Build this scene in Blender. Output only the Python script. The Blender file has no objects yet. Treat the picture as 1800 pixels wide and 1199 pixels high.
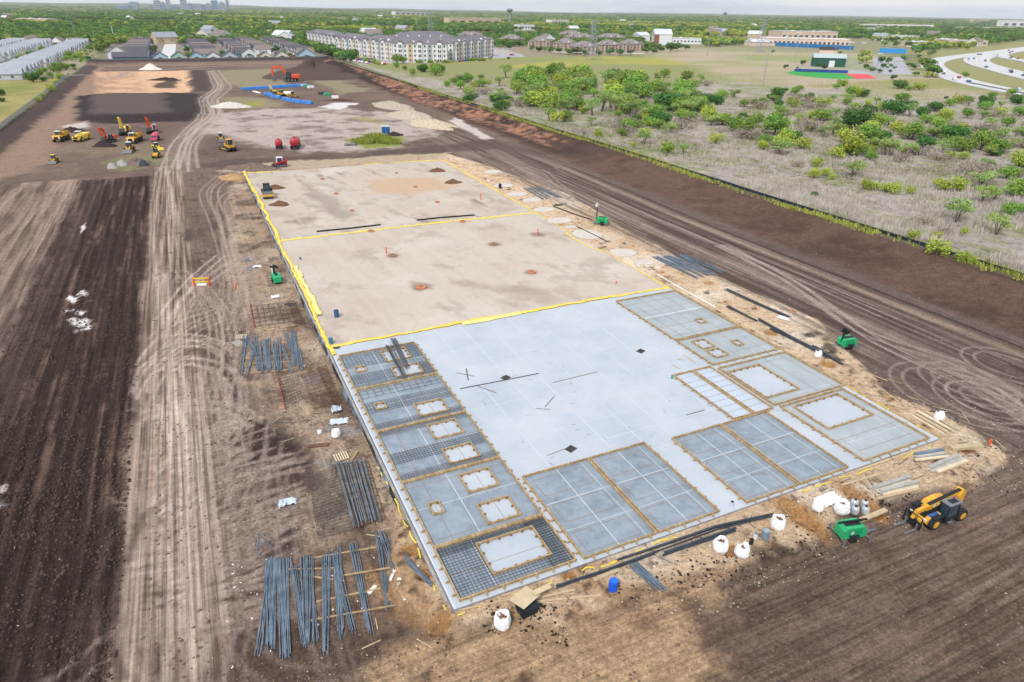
import bpy, math, random
import numpy as np
from mathutils import Vector
random.seed(7); RNG = np.random.default_rng(7)
sc = bpy.context.scene
COL = sc.collection

# ---------------- camera ----------------
CAM_F, CAM_H = 1170.0, 43.0                      # focal length in pixels of an 1800 px wide frame, height in metres
ROLL, PITCH = math.atan(27/1800), math.atan(579.5/CAM_F)
cF = np.array([0, math.cos(PITCH), -math.sin(PITCH)])
_R0 = np.array([1.0, 0, 0]); _U0 = np.array([0, math.sin(PITCH), math.cos(PITCH)])
cR = _R0*math.cos(ROLL) + _U0*math.sin(ROLL); cU = -_R0*math.sin(ROLL) + _U0*math.cos(ROLL)
cam = bpy.data.cameras.new('camera'); cam.sensor_width = 36; cam.lens = 36*CAM_F/1800
cam.clip_start = 1; cam.clip_end = 80000
camo = bpy.data.objects.new('camera', cam); COL.objects.link(camo)
from mathutils import Matrix
camo.matrix_world = Matrix(((cR[0], cU[0], -cF[0], 0), (cR[1], cU[1], -cF[1], 0), (cR[2], cU[2], -cF[2], CAM_H), (0, 0, 0, 1)))
sc.camera = camo

# ---------------- light ----------------
SUN_EL, SUN_AZ = math.radians(48), math.radians(205)     # azimuth measured clockwise from +Y: behind the camera, a little left
world = bpy.data.worlds.new('World'); sc.world = world; world.use_nodes = True
wn = world.node_tree.nodes; wl = world.node_tree.links; wn.clear()
out = wn.new('ShaderNodeOutputWorld'); mixs = wn.new('ShaderNodeMixShader')
sky = wn.new('ShaderNodeTexSky'); sky.sky_type = 'NISHITA'; sky.sun_disc = False
sky.sun_elevation = SUN_EL; sky.sun_rotation = SUN_AZ; sky.air_density = 1.0; sky.dust_density = 1.0
b1 = wn.new('ShaderNodeBackground'); b1.inputs[1].default_value = 0.06
wl.new(sky.outputs[0], b1.inputs[0])
tc = wn.new('ShaderNodeTexCoord'); mp = wn.new('ShaderNodeMapping'); mp.inputs['Scale'].default_value = (1, 1, 5)
n1 = wn.new('ShaderNodeTexNoise'); n1.inputs['Scale'].default_value = 3.2; n1.inputs['Detail'].default_value = 7; n1.inputs['Roughness'].default_value = .62
wl.new(tc.outputs['Generated'], mp.inputs[0]); wl.new(mp.outputs[0], n1.inputs['Vector'])
rc = wn.new('ShaderNodeValToRGB'); e = rc.color_ramp.elements
e[0].position = .30; e[0].color = (.56, .67, .84, 1); e[1].position = .60; e[1].color = (1.0, 1.0, 1.0, 1)
wl.new(n1.outputs['Fac'], rc.inputs[0])
b2 = wn.new('ShaderNodeBackground'); b2.inputs[1].default_value = 0.52
wl.new(rc.outputs[0], b2.inputs[0])
rf = wn.new('ShaderNodeMapRange'); rf.inputs[1].default_value = .22; rf.inputs[2].default_value = .5
rf.inputs[3].default_value = .72; rf.inputs[4].default_value = .98
wl.new(n1.outputs['Fac'], rf.inputs[0]); wl.new(rf.outputs[0], mixs.inputs[0])
wl.new(b1.outputs[0], mixs.inputs[1]); wl.new(b2.outputs[0], mixs.inputs[2]); wl.new(mixs.outputs[0], out.inputs['Surface'])
sl = bpy.data.lights.new('sun', 'SUN'); sl.energy = 1.5; sl.angle = math.radians(10.0); sl.color = (1, .95, .88)
so = bpy.data.objects.new('sun', sl); COL.objects.link(so)
_sd = Vector((math.sin(SUN_AZ)*math.cos(SUN_EL), math.cos(SUN_AZ)*math.cos(SUN_EL), math.sin(SUN_EL)))
so.rotation_euler = _sd.to_track_quat('Z', 'Y').to_euler(); so.location = (0, 0, 30)
sc.view_settings.view_transform = 'Standard'; sc.view_settings.look = 'None'
sc.view_settings.exposure = 1.0; sc.view_settings.gamma = 1
cy = sc.cycles
cy.max_bounces = 5; cy.diffuse_bounces = 2; cy.glossy_bounces = 2; cy.transmission_bounces = 2; cy.transparent_max_bounces = 6
cy.volume_bounces = 0; cy.use_denoising = True
try: cy.denoiser = 'OPENIMAGEDENOISE'
except Exception: pass
cy.use_adaptive_sampling = True; cy.adaptive_threshold = .01

# ---------------- frames: photograph ray -> ground, building grid (s, t) ----------------
def unproj(u, v, z=0.0):
    d = cF + cR*(u-900)/CAM_F + cU*(599.5-v)/CAM_F
    k = (z-CAM_H)/d[2]
    return d[0]*k, d[1]*k
ORI = np.array(unproj(800, 1070)); E1 = np.array([.9038, .428]); E2 = np.array([-.428, .9038])
TH = math.atan2(.428, .9038)
def st2xy(s, t): return ORI[0]+E1[0]*s+E2[0]*t, ORI[1]+E1[1]*s+E2[1]*t
def xy2st(x, y): return (x-ORI[0])*E1[0]+(y-ORI[1])*E1[1], (x-ORI[0])*E2[0]+(y-ORI[1])*E2[1]
def px2st(u, v, z=0.0): return xy2st(*unproj(u, v, z))

# ---------------- mesh builder ----------------
class MB:
    def __init__(s): s.v = []; s.f = []
    def add(s, vs, fs):
        n = len(s.v); s.v += [tuple(p) for p in vs]; s.f += [tuple(i+n for i in q) for q in fs]; return s
    def box(s, c, d, rz=0, ry=0, rx=0):
        hx, hy, hz = d[0]/2, d[1]/2, d[2]/2
        vs = [(x, y, z) for x in (-hx, hx) for y in (-hy, hy) for z in (-hz, hz)]
        if rx or ry or rz:
            m = Matrix.Rotation(rz, 3, 'Z') @ Matrix.Rotation(ry, 3, 'Y') @ Matrix.Rotation(rx, 3, 'X')
            vs = [tuple(m @ Vector(q)) for q in vs]
        vs = [(x+c[0], y+c[1], z+c[2]) for x, y, z in vs]
        return s.add(vs, [(0, 1, 3, 2), (4, 6, 7, 5), (0, 4, 5, 1), (2, 3, 7, 6), (0, 2, 6, 4), (1, 5, 7, 3)])
    def bar(s, p, q, w, h=None, up=(0, 0, 1)):                       # square bar between two points
        h = h or w; p = Vector(p); q = Vector(q); d = (q-p)
        if d.length < 1e-6: return s
        d.normalize(); a = d.cross(Vector(up))
        if a.length < 1e-3: a = d.cross(Vector((1, 0, 0)))
        a.normalize(); b = a.cross(d); a *= w/2; b *= h/2
        vs = [p-a-b, p+a-b, p+a+b, p-a+b, q-a-b, q+a-b, q+a+b, q-a+b]
        return s.add(vs, [(0, 1, 2, 3), (7, 6, 5, 4), (0, 4, 5, 1), (1, 5, 6, 2), (2, 6, 7, 3), (3, 7, 4, 0)])
    def cyl(s, p, q, r, r2=None, n=10, cap=True):
        r2 = r if r2 is None else r2; p = Vector(p); q = Vector(q); d = (q-p).normalized()
        a = d.cross(Vector((0, 0, 1)));  a = a if a.length > 1e-3 else Vector((1, 0, 0)); a.normalize(); b = d.cross(a)
        vs = []
        for i in range(n):
            k = 2*math.pi*i/n; o = a*math.cos(k)+b*math.sin(k); vs += [p+o*r, q+o*r2]
        fs = [(2*i, 2*i+1, (2*i+3) % (2*n), (2*i+2) % (2*n)) for i in range(n)]
        if cap: fs += [tuple(2*i for i in range(n)), tuple(2*i+1 for i in reversed(range(n)))]
        return s.add(vs, fs)
    def prism(s, prof, y0, y1, top=None):                            # XZ outline extruded along Y; top = inset of the outline at y1 side
        n = len(prof); vs = [(x, y0, z) for x, z in prof]+[(x, y1, z) for x, z in prof]
        fs = [tuple(range(n)), tuple(reversed(range(n, 2*n)))]+[(i, n+i, n+(i+1) % n, (i+1) % n) for i in range(n)]
        return s.add(vs, fs)
    def poly(s, pts, z0, z1):                                        # XY outline extruded in Z
        n = len(pts); vs = [(x, y, z0) for x, y in pts]+[(x, y, z1) for x, y in pts]
        fs = [tuple(reversed(range(n))), tuple(range(n, 2*n))]+[(i, (i+1) % n, n+(i+1) % n, n+i) for i in range(n)]
        return s.add(vs, fs)
    def lathe(s, prof, n=12, c=(0, 0, 0)):
        vs = []
        for i in range(n):
            k = 2*math.pi*i/n; vs += [(c[0]+r*math.cos(k), c[1]+r*math.sin(k), c[2]+z) for r, z in prof]
        m = len(prof); fs = []
        for i in range(n):
            j = (i+1) % n
            fs += [(i*m+a, j*m+a, j*m+a+1, i*m+a+1) for a in range(m-1)]
        fs += [tuple(i*m+m-1 for i in range(n)), tuple(i*m for i in reversed(range(n)))]
        return s.add(vs, fs)
    def mesh(s, name, mat, smooth=False):
        me = bpy.data.meshes.new(name); me.from_pydata(s.v, [], s.f)
        if mat: me.materials.append(mat)
        if smooth: me.polygons.foreach_set('use_smooth', [True]*len(me.polygons))
        me.update(); return me
def npmesh(name, V, Fq, mat, smooth=False):                          # V (n,3), Fq (m,k) uniform faces
    V = np.asarray(V, 'f4'); Fq = np.asarray(Fq, 'i4'); k = Fq.shape[1]
    me = bpy.data.meshes.new(name); me.vertices.add(len(V)); me.vertices.foreach_set('co', V.ravel())
    me.loops.add(Fq.size); me.loops.foreach_set('vertex_index', Fq.ravel())
    me.polygons.add(len(Fq)); me.polygons.foreach_set('loop_start', np.arange(0, Fq.size, k, dtype='i4'))
    if smooth: me.polygons.foreach_set('use_smooth', np.ones(len(Fq), bool))
    if mat: me.materials.append(mat)
    me.update(calc_edges=True); me.validate(); return me
def link(name, me, parent=None, loc=(0, 0, 0), rz=0, kind=None):
    o = bpy.data.objects.new(name, me); COL.objects.link(o); o.location = loc; o.rotation_euler = (0, 0, rz)
    if parent: o.parent = parent
    if kind: o['kind'] = kind
    return o
def tag(o, label, cat, group=None):
    o['label'] = label; o['category'] = cat
    if group: o['group'] = group
    return o
class Proto:
    def __init__(s): s.parts = []
    def add(s, name, mb, mat=None, loc=(0, 0, 0), sub=None, smooth=False, kind=None, rz=0):
        me = mb.mesh(name, mat, smooth) if isinstance(mb, MB) else mb
        s.parts.append((name, me, loc, sub, kind, rz)); return len(s.parts)-1
def place(pr, name, label, cat, loc, rz=0, scale=1.0, group=None, mats=None, tilt=(0, 0)):
    r = bpy.data.objects.new(name, None); COL.objects.link(r); r.empty_display_size = .5
    r.location = loc; r.rotation_euler = (tilt[0], tilt[1], rz); r.scale = (scale,)*3 if not hasattr(scale, '__len__') else scale
    tag(r, label, cat, group); objs = []
    for nm, me, lc, sub, kind, prz in pr.parts:
        o = bpy.data.objects.new(nm, me); COL.objects.link(o); o.location = lc; o.rotation_euler = (0, 0, prz)
        o.parent = objs[sub] if sub is not None else r
        if kind: o['kind'] = kind
        if mats and me.materials and me.materials[0].name in mats:
            o.material_slots[0].link = 'OBJECT'; o.material_slots[0].material = mats[me.materials[0].name]
        objs.append(o)
    return r

# ---------------- materials ----------------
def lin(c):
    return tuple((x/255/12.92 if x/255 <= .04045 else ((x/255+.055)/1.055)**2.4) for x in c)
MATS = {}
def mat(name, rgb, rough=.8, var=.25, scale=3.0, metal=0.0, k=.9, bump=0.0, rnd=0.0, spec=.3, coord='Object', rgb2=None, det=4):
    """principled material; base colour from photographed sRGB value, broken up by noise"""
    if name in MATS: return MATS[name]
    m = bpy.data.materials.new(name); m.use_nodes = True; N = m.node_tree.nodes; L = m.node_tree.links
    b = N['Principled BSDF']; c = tuple(min(.85, x*k) for x in lin(rgb))
    b.inputs['Roughness'].default_value = rough; b.inputs['Metallic'].default_value = metal
    b.inputs['Specular IOR Level'].default_value = spec
    tcn = N.new('ShaderNodeTexCoord'); nz = N.new('ShaderNodeTexNoise'); nz.inputs['Scale'].default_value = scale; nz.inputs['Detail'].default_value = det
    nz.inputs['Roughness'].default_value = .65
    L.new(tcn.outputs[coord], nz.inputs['Vector'])
    mx = N.new('ShaderNodeMix'); mx.data_type = 'RGBA'
    c2 = tuple(min(.85, x*k) for x in lin(rgb2)) if rgb2 else tuple(min(.9, x*(1+var)) for x in c)
    mx.inputs[6].default_value = (*[x*(1-var) for x in c], 1); mx.inputs[7].default_value = (*c2, 1)
    mr = N.new('ShaderNodeMapRange'); mr.inputs[1].default_value = .3; mr.inputs[2].default_value = .7
    L.new(nz.outputs['Fac'], mr.inputs[0]); L.new(mr.outputs[0], mx.inputs[0]); last = mx.outputs[2]
    if rnd:
        oi = N.new('ShaderNodeObjectInfo'); hs = N.new('ShaderNodeHueSaturation')
        r1 = N.new('ShaderNodeMapRange'); r1.inputs[3].default_value = 1-rnd; r1.inputs[4].default_value = 1+rnd*1.1
        r2 = N.new('ShaderNodeMapRange'); r2.inputs[3].default_value = .5-rnd*.09; r2.inputs[4].default_value = .5+rnd*.06
        ml = N.new('ShaderNodeMath'); ml.operation = 'MULTIPLY'; ml.inputs[1].default_value = 7.31; fr = N.new('ShaderNodeMath'); fr.operation = 'FRACT'
        L.new(oi.outputs['Random'], r1.inputs[0]); L.new(oi.outputs['Random'], ml.inputs[0]); L.new(ml.outputs[0], fr.inputs[0]); L.new(fr.outputs[0], r2.inputs[0])
        L.new(last, hs.inputs['Color']); L.new(r1.outputs[0], hs.inputs['Value']); L.new(r2.outputs[0], hs.inputs['Hue']); last = hs.outputs[0]
    L.new(last, b.inputs['Base Color'])
    if bump:
        bp = N.new('ShaderNodeBump'); bp.inputs['Strength'].default_value = bump; bp.inputs['Distance'].default_value = .05
        L.new(nz.outputs['Fac'], bp.inputs['Height']); L.new(bp.outputs[0], b.inputs['Normal'])
    MATS[name] = m; return m
# ---------------- ground sheet: one tensor grid in the building frame ----------------
def axis(lo, hi, d, reach, g1, g2, mid):
    a = list(np.arange(lo, hi+1e-6, d)); st = d; x = a[-1]; up = []
    while x < reach:
        st *= g1 if x < mid else g2; x += st; up.append(x)
    st = d; x = a[0]; dn = []
    while x > -reach:
        st *= g1 if x > -mid else g2; x -= st; dn.append(x)
    return np.array(dn[::-1]+a+up)
sA = axis(-46, 98, .27, 20000, 1.022, 1.09, 260)
tt = list(np.arange(-48, 18, .27)); x = tt[-1]
while x < 20000:
    x += max(.27, .0046*(x+42)) if x < 660 else .05*(x+42)*.8; tt.append(x)
tA = np.array([-3000, -1200, -500, -250, -140, -90, -65]+tt)
S, T = np.meshgrid(sA, tA)                       # rows = t
_tab = [np.random.default_rng(100+i).random((256, 256)) for i in range(8)]
def vn(x, y, sd=0):
    xi = np.floor(x).astype(int); yi = np.floor(y).astype(int); fx = x-xi; fy = y-yi
    fx = fx*fx*(3-2*fx); fy = fy*fy*(3-2*fy); tb = _tab[sd % 8]
    a = tb[xi & 255, yi & 255]; b = tb[(xi+1) & 255, yi & 255]; c = tb[xi & 255, (yi+1) & 255]; d = tb[(xi+1) & 255, (yi+1) & 255]
    return (a*(1-fx)+b*fx)*(1-fy)+(c*(1-fx)+d*fx)*fy
def fbm(x, y, o=4, sd=0, g=.55):
    r = 0; a = 1; w = 0
    for i in range(o):
        r = r+a*vn(x*2**i+17.3*i, y*2**i+9.1*i, sd+i); w += a; a *= g
    return r/w
def sstep(x, a, b):
    k = np.clip((x-a)/(b-a), 0, 1); return k*k*(3-2*k)
N8 = fbm(S/9, T/9, 4, 0)-.5; N8b = fbm(S/9+50, T/9+31, 4, 2)-.5
N2 = fbm(S/2.2, T/2.2, 4, 1)-.5; N1 = vn(S/.55, T/.55, 3)-.5; N40 = fbm(S/45, T/45, 4, 4)-.5
NS = fbm(S/1.3, T/26, 4, 5)-.5; NS2 = fbm(S/.62, T/18, 3, 6)-.5     # streaks along the building axis
GC = np.zeros(S.shape+(3,)); Z = np.zeros(S.shape); RM = np.ones(S.shape); RU = np.zeros(S.shape+(3,))          # RM: how cloddy the surface is
def L3(c): return np.array(lin(c))*.9
def blk(s0, s1, t0, t1):
    i0, i1 = np.searchsorted(tA, [t0, t1]); j0, j1 = np.searchsorted(sA, [s0, s1])
    return slice(max(i0-1, 0), i1+1), slice(max(j0-1, 0), j1+1)
def pmask(poly, feather=1.0, warp=1.0):
    p = np.array(poly, float); m = warp+feather+1
    B = blk(p[:, 0].min()-m, p[:, 0].max()+m, p[:, 1].min()-m, p[:, 1].max()+m)
    wk = warp*1.7
    x = S[B]+wk*(N8[B]*1.6+N2[B]*.7); y = T[B]+wk*(N8b[B]*1.6-N2[B]*.7)
    ins = np.zeros(x.shape, bool); dm = np.full(x.shape, 1e9)
    for i in range(len(p)):
        a = p[i-1]; b = p[i]; e = b-a; l2 = (e@e) or 1e-9
        k = np.clip(((x-a[0])*e[0]+(y-a[1])*e[1])/l2, 0, 1)
        dm = np.minimum(dm, np.hypot(x-a[0]-k*e[0], y-a[1]-k*e[1]))
        if a[1] != b[1]:
            ins ^= ((a[1] > y) != (b[1] > y)) & (x < e[0]*(y-a[1])/(b[1]-a[1])+a[0])
    sd = np.where(ins, dm, -dm)
    return B, sstep(sd, -feather, feather)
def pxp(pts, z=-.5): return [px2st(u, v, z) for u, v in pts]
def paint(B, m, rgb, a=1.0):
    m = (m*a)[..., None]; GC[B] = GC[B]*(1-m)+L3(rgb)*m
def region(poly, rgb, feather=1.0, warp=1.0, a=1.0, px=True, tex=None):
    B, m = pmask(pxp(poly) if px else poly, feather, warp)
    if tex is not None: m = m*tex[B]
    paint(B, m, rgb, a); return B, m
def rect(s0, s1, t0, t1): return [(s0, t0), (s1, t0), (s1, t1), (s0, t1)]
def smooth(pts, n=10):
    p = [pts[0]]+list(pts)+[pts[-1]]; r = []
    for i in range(1, len(p)-2):
        a, b, c, d = (np.array(q, float) for q in p[i-1:i+3])
        for k in range(n):
            t = k/n; r.append(.5*((2*b)+(c-a)*t+(2*a-5*b+4*c-d)*t*t+(3*b-a-3*c+d)*t**3))
    r.append(np.array(pts[-1], float)); return np.array(r)
def ldist(P, m):
    B = blk(P[:, 0].min()-m, P[:, 0].max()+m, P[:, 1].min()-m, P[:, 1].max()+m)
    x = S[B]; y = T[B]; dm = np.full(x.shape, 1e9)
    for a, b in zip(P[:-1], P[1:]):
        # only the neighbourhood of this segment
        e = b-a; l2 = (e@e) or 1e-9
        k = np.clip(((x-a[0])*e[0]+(y-a[1])*e[1])/l2, 0, 1)
        dm = np.minimum(dm, np.hypot(x-a[0]-k*e[0], y-a[1]-k*e[1]))
    return B, dm
def line(pts, w, rgb, a=1.0, px=True, soft=.5, brk=.0, dz=0.0, n=6):
    P = smooth(pxp(pts) if px else pts, n)
    B, d = ldist(P, w*1.6+.5)
    if d.size == 0: return
    m = 1-sstep(d, w*.5*(1-soft), w*.5*(1+soft)+.12)
    if brk: m = m*np.clip(1-brk+brk*2.2*(N2[B]+.5)+brk*N1[B], 0, 1)
    paint(B, m, rgb, a)
    if dz: Z[B] += m*dz
def twin(pts, gauge, w, rgb, a=1.0, px=True, brk=.3):
    P = smooth(pxp(pts) if px else pts, 6); d = np.gradient(P, axis=0); d /= np.linalg.norm(d, axis=1)[:, None]+1e-9
    nrm = np.stack([-d[:, 1], d[:, 0]], 1)
    for k in (-.5, .5):
        line([tuple(q) for q in P+nrm*gauge*k][::2], w, rgb, a, False, .5, brk, n=2)

# ---- heights ----
SL, SW_, TL1, TL2 = 50.2, 58.6, 103.0, 172.0          # slab depth, width, end of middle pad, end of rear pad
base = -.55+.35*N40+.10*N8
inside = (S > -76) & (S < 119) & (T < 648)
Z[:] = np.where(inside, base, base+.2)
left = sstep(-S, -.05, .25)*sstep(T, -2, 0.0)*(1-sstep(T, 168, 178))   # lower yard left of the building
Z -= left*.85*(1-sstep(-S, 14, 30))
# shelf of pale fill round the slab and its cut bank
shelf = pxp([(690, 1035), (790, 1105), (905, 1080), (985, 1098), (1110, 1040), (1215, 1010), (1330, 985), (1425, 960), (1480, 905), (1600, 872), (1725, 850), (1778, 800),
             (1660, 728), (1560, 690), (1430, 560), (1240, 478), (1100, 402), (1000, 343), (850, 288), (780, 268), (600, 560), (700, 800)], -.2)
B, msh = pmask(shelf, .45, .8); Z[B] = Z[B]*(1-msh)+(-.16+.10*N8[B]+.06*N2[B])*msh
B, m = pmask(rect(-.15, SW_+.3, -.3, TL2), .16, 0); Z[B] = Z[B]*(1-m)+(-.055)*m          # formation under slab and pads
B, m = pmask(rect(.3, SW_, SL+.6, TL2-.3), .4, 0); Z[B] += m*(.03*N8[B]+.012*N2[B])
# earth banks along the side fences
def bank(sa, sb, h, t0, t1):
    B = blk(sa-2, 140 if sb > 0 else sb+2, t0, t1)
    k = sstep(S[B]+3*N8[B], sa, sb)*sstep(T[B], t0, t0+20)*(1-sstep(T[B], t1-20, t1)) if sb > sa else 0
    Z[B] += h*k*(1-sstep(S[B], 119, 140))
bank(96, 117, 1.2, -40, 648)
B = blk(98, 119, -40, 640); Z[B] += (1.1*np.exp(-((S[B]-112.5-2*N8[B])/3.2)**2)*(.75+1.6*N8[B]+.8*N2[B])+.35*N2[B]*sstep(S[B], 98, 101))*(1-sstep(S[B], 116.5, 118.5))*sstep(T[B], -38, -10)
B = blk(-100, -55, 60, 648); Z[B] += 1.2*sstep(-S[B]+2*N8[B], 66, 73)*(1-sstep(-S[B], 76, 84))
B = blk(-80, 119, 600, 660); Z[B] += 2.4*sstep(T[B]+3*N8[B], 618, 634)*(1-sstep(T[B], 648, 658))
# ploughed strip, furrows and clods
B = blk(-90, -20, -60, 200)
pl = sstep(S[B]+.8*N8[B], -41.5, -39.5)*(1-sstep(S[B]+.8*N8[B], -25.2, -24.2))*(1-sstep(T[B], 176, 182))
Z[B] += pl*(.13*np.sin(S[B]*2*math.pi/1.55+1.5*N8[B])+.22*N2[B]+.12*N1[B]+.35*NS[B])
l2_ = (1-sstep(S[B], -43, -40))*(1-sstep(T[B], 172, 182))*sstep(S[B], -78, -74); Z[B] += l2_*(.9*NS[B]+.15*N2[B])
rd = sstep(S[B], -25, -24)*(1-sstep(S[B], -18, -16.5)); Z[B] += rd*(.18*NS2[B]-.08)
B = blk(60, 92, -50, 200); Z[B] += .16*NS[B]+.10*NS2[B]
out_b = (T > -40) & (T < 250) & (S < -.3) & (S > -24); Z[out_b] += (.16*N2+.10*N1)[out_b]*1.0
fr_b = (T < -1.2) & (T > -40); Z[fr_b] += (.22*N2+.12*N1)[fr_b]*(1-.7*sstep(S, 30, 50))[fr_b]
# pit and raised pad at the rear of the site, excavated slots beside the slab
for poly, h, fe in (([(170, 128), (330, 126), (335, 160), (250, 167), (172, 165)], -2.8, 5), ([(150, 170), (300, 167), (355, 170), (358, 205), (325, 211), (160, 212)], 1.8, 4)):
    B, m = pmask(pxp(poly), fe, 3); Z[B] += h*m
SLOTS = [(1405, 905, 2.6, .9), (1515, 880, 2.2, .9), (775, 1092, 1.6, 1.2), (1000, 1012, 1.0, .7), (1355, 585, 1.6, .5), (1160, 478, 1.3, .5), (1245, 497, 1.3, .5), (1395, 545, 1.3, .5),
         (1455, 640, 1.6, .6), (1695, 790, 1.5, .5), (1285, 967, 1.2, .5), (745, 1010, 1.3, .9), (722, 968, 1.5, .8)]
for u, v, r, dp in SLOTS:
    s_, t_ = px2st(u, v, -.2); B = blk(s_-5, s_+5, t_-5, t_+5)
    d = np.hypot((S[B]-s_)*(1.0 if r > 2 else .8), (T[B]-t_)*(.42 if r > 2 else .9)); d += .35*N2[B]+.3*N8[B]
    Z[B] -= dp*(1-sstep(d, .35*r*.5, .5*r))
far = sstep(np.hypot(S, T), 900, 6000); Z += far*N40*6
Z += 95*sstep(np.hypot(S+2000, T), 9000, 20000)*np.clip(.35+fbm(S/4200+3, T/4200, 3, 2)*1.0-.42*sstep(S, -1000, 12000), 0, 1)   # low hills on the horizon

# ---- colours ----
GC[:] = L3((92, 108, 66)); paint(slice(None), np.clip(.5+1.8*N40, 0, 1), (120, 124, 84))
# scrub beyond the right fence
SCR = [(596, 104), (870, 203), (1240, 318), (1560, 418), (1800, 495), (2500, 700), (3200, 500), (2300, 230), (1800, 172), (1560, 150), (1250, 128), (1000, 112), (700, 106)]
region(SCR, (173, 164, 158), 2, 2)
B, m = pmask(pxp(SCR), 2, 2)
paint(B, m*np.clip((N8[B]+.05+.5*N40[B])*5, 0, 1), (136, 144, 88), .75); paint(B, m*np.clip((N2[B]-.06)*5, 0, 1), (190, 178, 166), .7); paint(B, m*np.clip((-N2[B]-.08)*5, 0, 1), (112, 100, 88), .75)
region([(640, 118), (700, 101), (880, 93), (1000, 98), (1200, 92), (1330, 100), (1340, 140), (1180, 150), (1000, 150), (800, 148), (720, 132)], (146, 146, 100), 6, 5)
region([(880, 118), (1040, 98), (1240, 104), (1250, 116), (1050, 112), (950, 122)], (172, 166, 88), 5, 5, .8)
region([(1090, 88), (1300, 82), (1560, 98), (1640, 138), (1760, 160), (1640, 176), (1480, 160), (1300, 146), (1210, 112)], (178, 164, 142), 4, 4)
region([(1400, 152), (1640, 158), (1700, 150), (1660, 145), (1600, 138)], (150, 146, 88), 4, 4, .8)
region([(1300, 96), (1480, 100), (1470, 112), (1300, 106)], (150, 158, 112), 4, 4, .8)
region([(1480, 96), (1560, 112), (1620, 135), (1540, 140), (1400, 130), (1400, 120)], (168, 162, 150), 4, 3)
region([(1100, 60), (1320, 62), (1640, 68), (1700, 84), (1600, 96), (1240, 90), (1130, 76)], (150, 146, 118), 8, 8, .8)
region([(1610, 92), (1810, 70), (2400, 60), (2400, 330), (1800, 178), (1650, 150)], (150, 148, 104), 6, 5)
B, m = pmask(pxp([(640, 118), (700, 101), (880, 93), (1130, 90), (1300, 84), (1560, 98), (1640, 138), (1760, 160), (1640, 176), (1480, 160), (1300, 150), (1000, 150), (800, 148)]), 4, 4); paint(B, m*np.clip((N40[B]+.6*N8[B]+.05)*5, 0, 1), (140, 148, 92), .55)
# left meadow, streets of the estates
region([(-600, 138), (100, 138), (114, 150), (0, 242), (-600, 700)], (168, 156, 104), 2, 2)
region([(-600, 138), (100, 138), (114, 150), (0, 242), (-600, 700)], (128, 134, 74), 2, 2, .8, True, np.clip((N40+N8*.5+.02)*4, 0, 1))
region([(-500, 66), (165, 62), (175, 96), (118, 138), (-500, 140)], (160, 150, 128), 6, 3)
region([(190, 66), (580, 62), (596, 103), (180, 111)], (140, 132, 122), 4, 2)
region([(545, 76), (880, 84), (925, 96), (880, 103), (690, 113), (600, 100)], (176, 172, 168), 4, 3)
region([(880, 80), (1130, 78), (1130, 98), (920, 100)], (150, 140, 118), 4, 3)
# the bare site
region(rect(-76, 119, -400, 648), (114, 99, 92), 1.2, 1.5, 1, False)
B = blk(-76, 119, -60, 648); ins_m = np.ones(S[B].shape)*(S[B] > -75)*(S[B] < 118)
paint(B, ins_m*np.clip((N8[B]+.5*N40[B])*3, 0, 1), (84, 71, 66), .6); paint(B, ins_m*np.clip((N8b[B])*3.0, 0, 1), (142, 124, 114), .45)
# left: striped fallow, ploughed strip, haul road
region(rect(-75, -40.5, -40, 183), (142, 125, 116), 1.0, 1.5, 1, False)
region(rect(-75, -40.5, -40, 183), (92, 77, 71), 1.0, 1.5, .75, False, np.clip(NS*6.5+N8*1.4-.1, 0, 1))
region(rect(-75, -40.5, -40, 183), (168, 150, 140), 1.0, 1.5, .6, False, np.clip(-NS*6-.15, 0, 1))
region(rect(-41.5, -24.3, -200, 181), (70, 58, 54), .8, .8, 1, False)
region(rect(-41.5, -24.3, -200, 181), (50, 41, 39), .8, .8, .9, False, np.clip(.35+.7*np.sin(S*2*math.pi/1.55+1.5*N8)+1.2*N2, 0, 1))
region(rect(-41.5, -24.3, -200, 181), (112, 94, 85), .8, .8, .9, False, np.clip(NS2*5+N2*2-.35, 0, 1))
region([(0, 640), (60, 500), (110, 420), (165, 310), (185, 310), (140, 430), (90, 560), (40, 700), (0, 760)], (96, 82, 76), 1.2, 1, .5)
region(rect(-24.4, -16.6, -60, 193), (130, 113, 103), .9, .8, 1, False)
region(rect(-24.4, -16.6, -60, 193), (158, 142, 132), .9, .8, .7, False, np.clip(NS2*6-.05, 0, 1))
region(rect(-24.4, -16.6, -60, 193), (92, 79, 73), .9, .8, .85, False, np.clip(-NS2*6-.1, 0, 1))
for s_, a_, w_ in ((-22.9, .75, .45), (-21.3, .7, .4), (-20.1, .85, .5), (-18.6, .6, .35), (-22.1, .5, .3), (-17.3, .5, .35), (-23.6, .5, .3), (-19.4, .6, .35)):
    line([(s_+.7*math.sin(k*.7+s_), -45+k*14) for k in range(18)], w_, (178, 163, 153), a_*.85, False, .5, .45, -.05)
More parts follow.
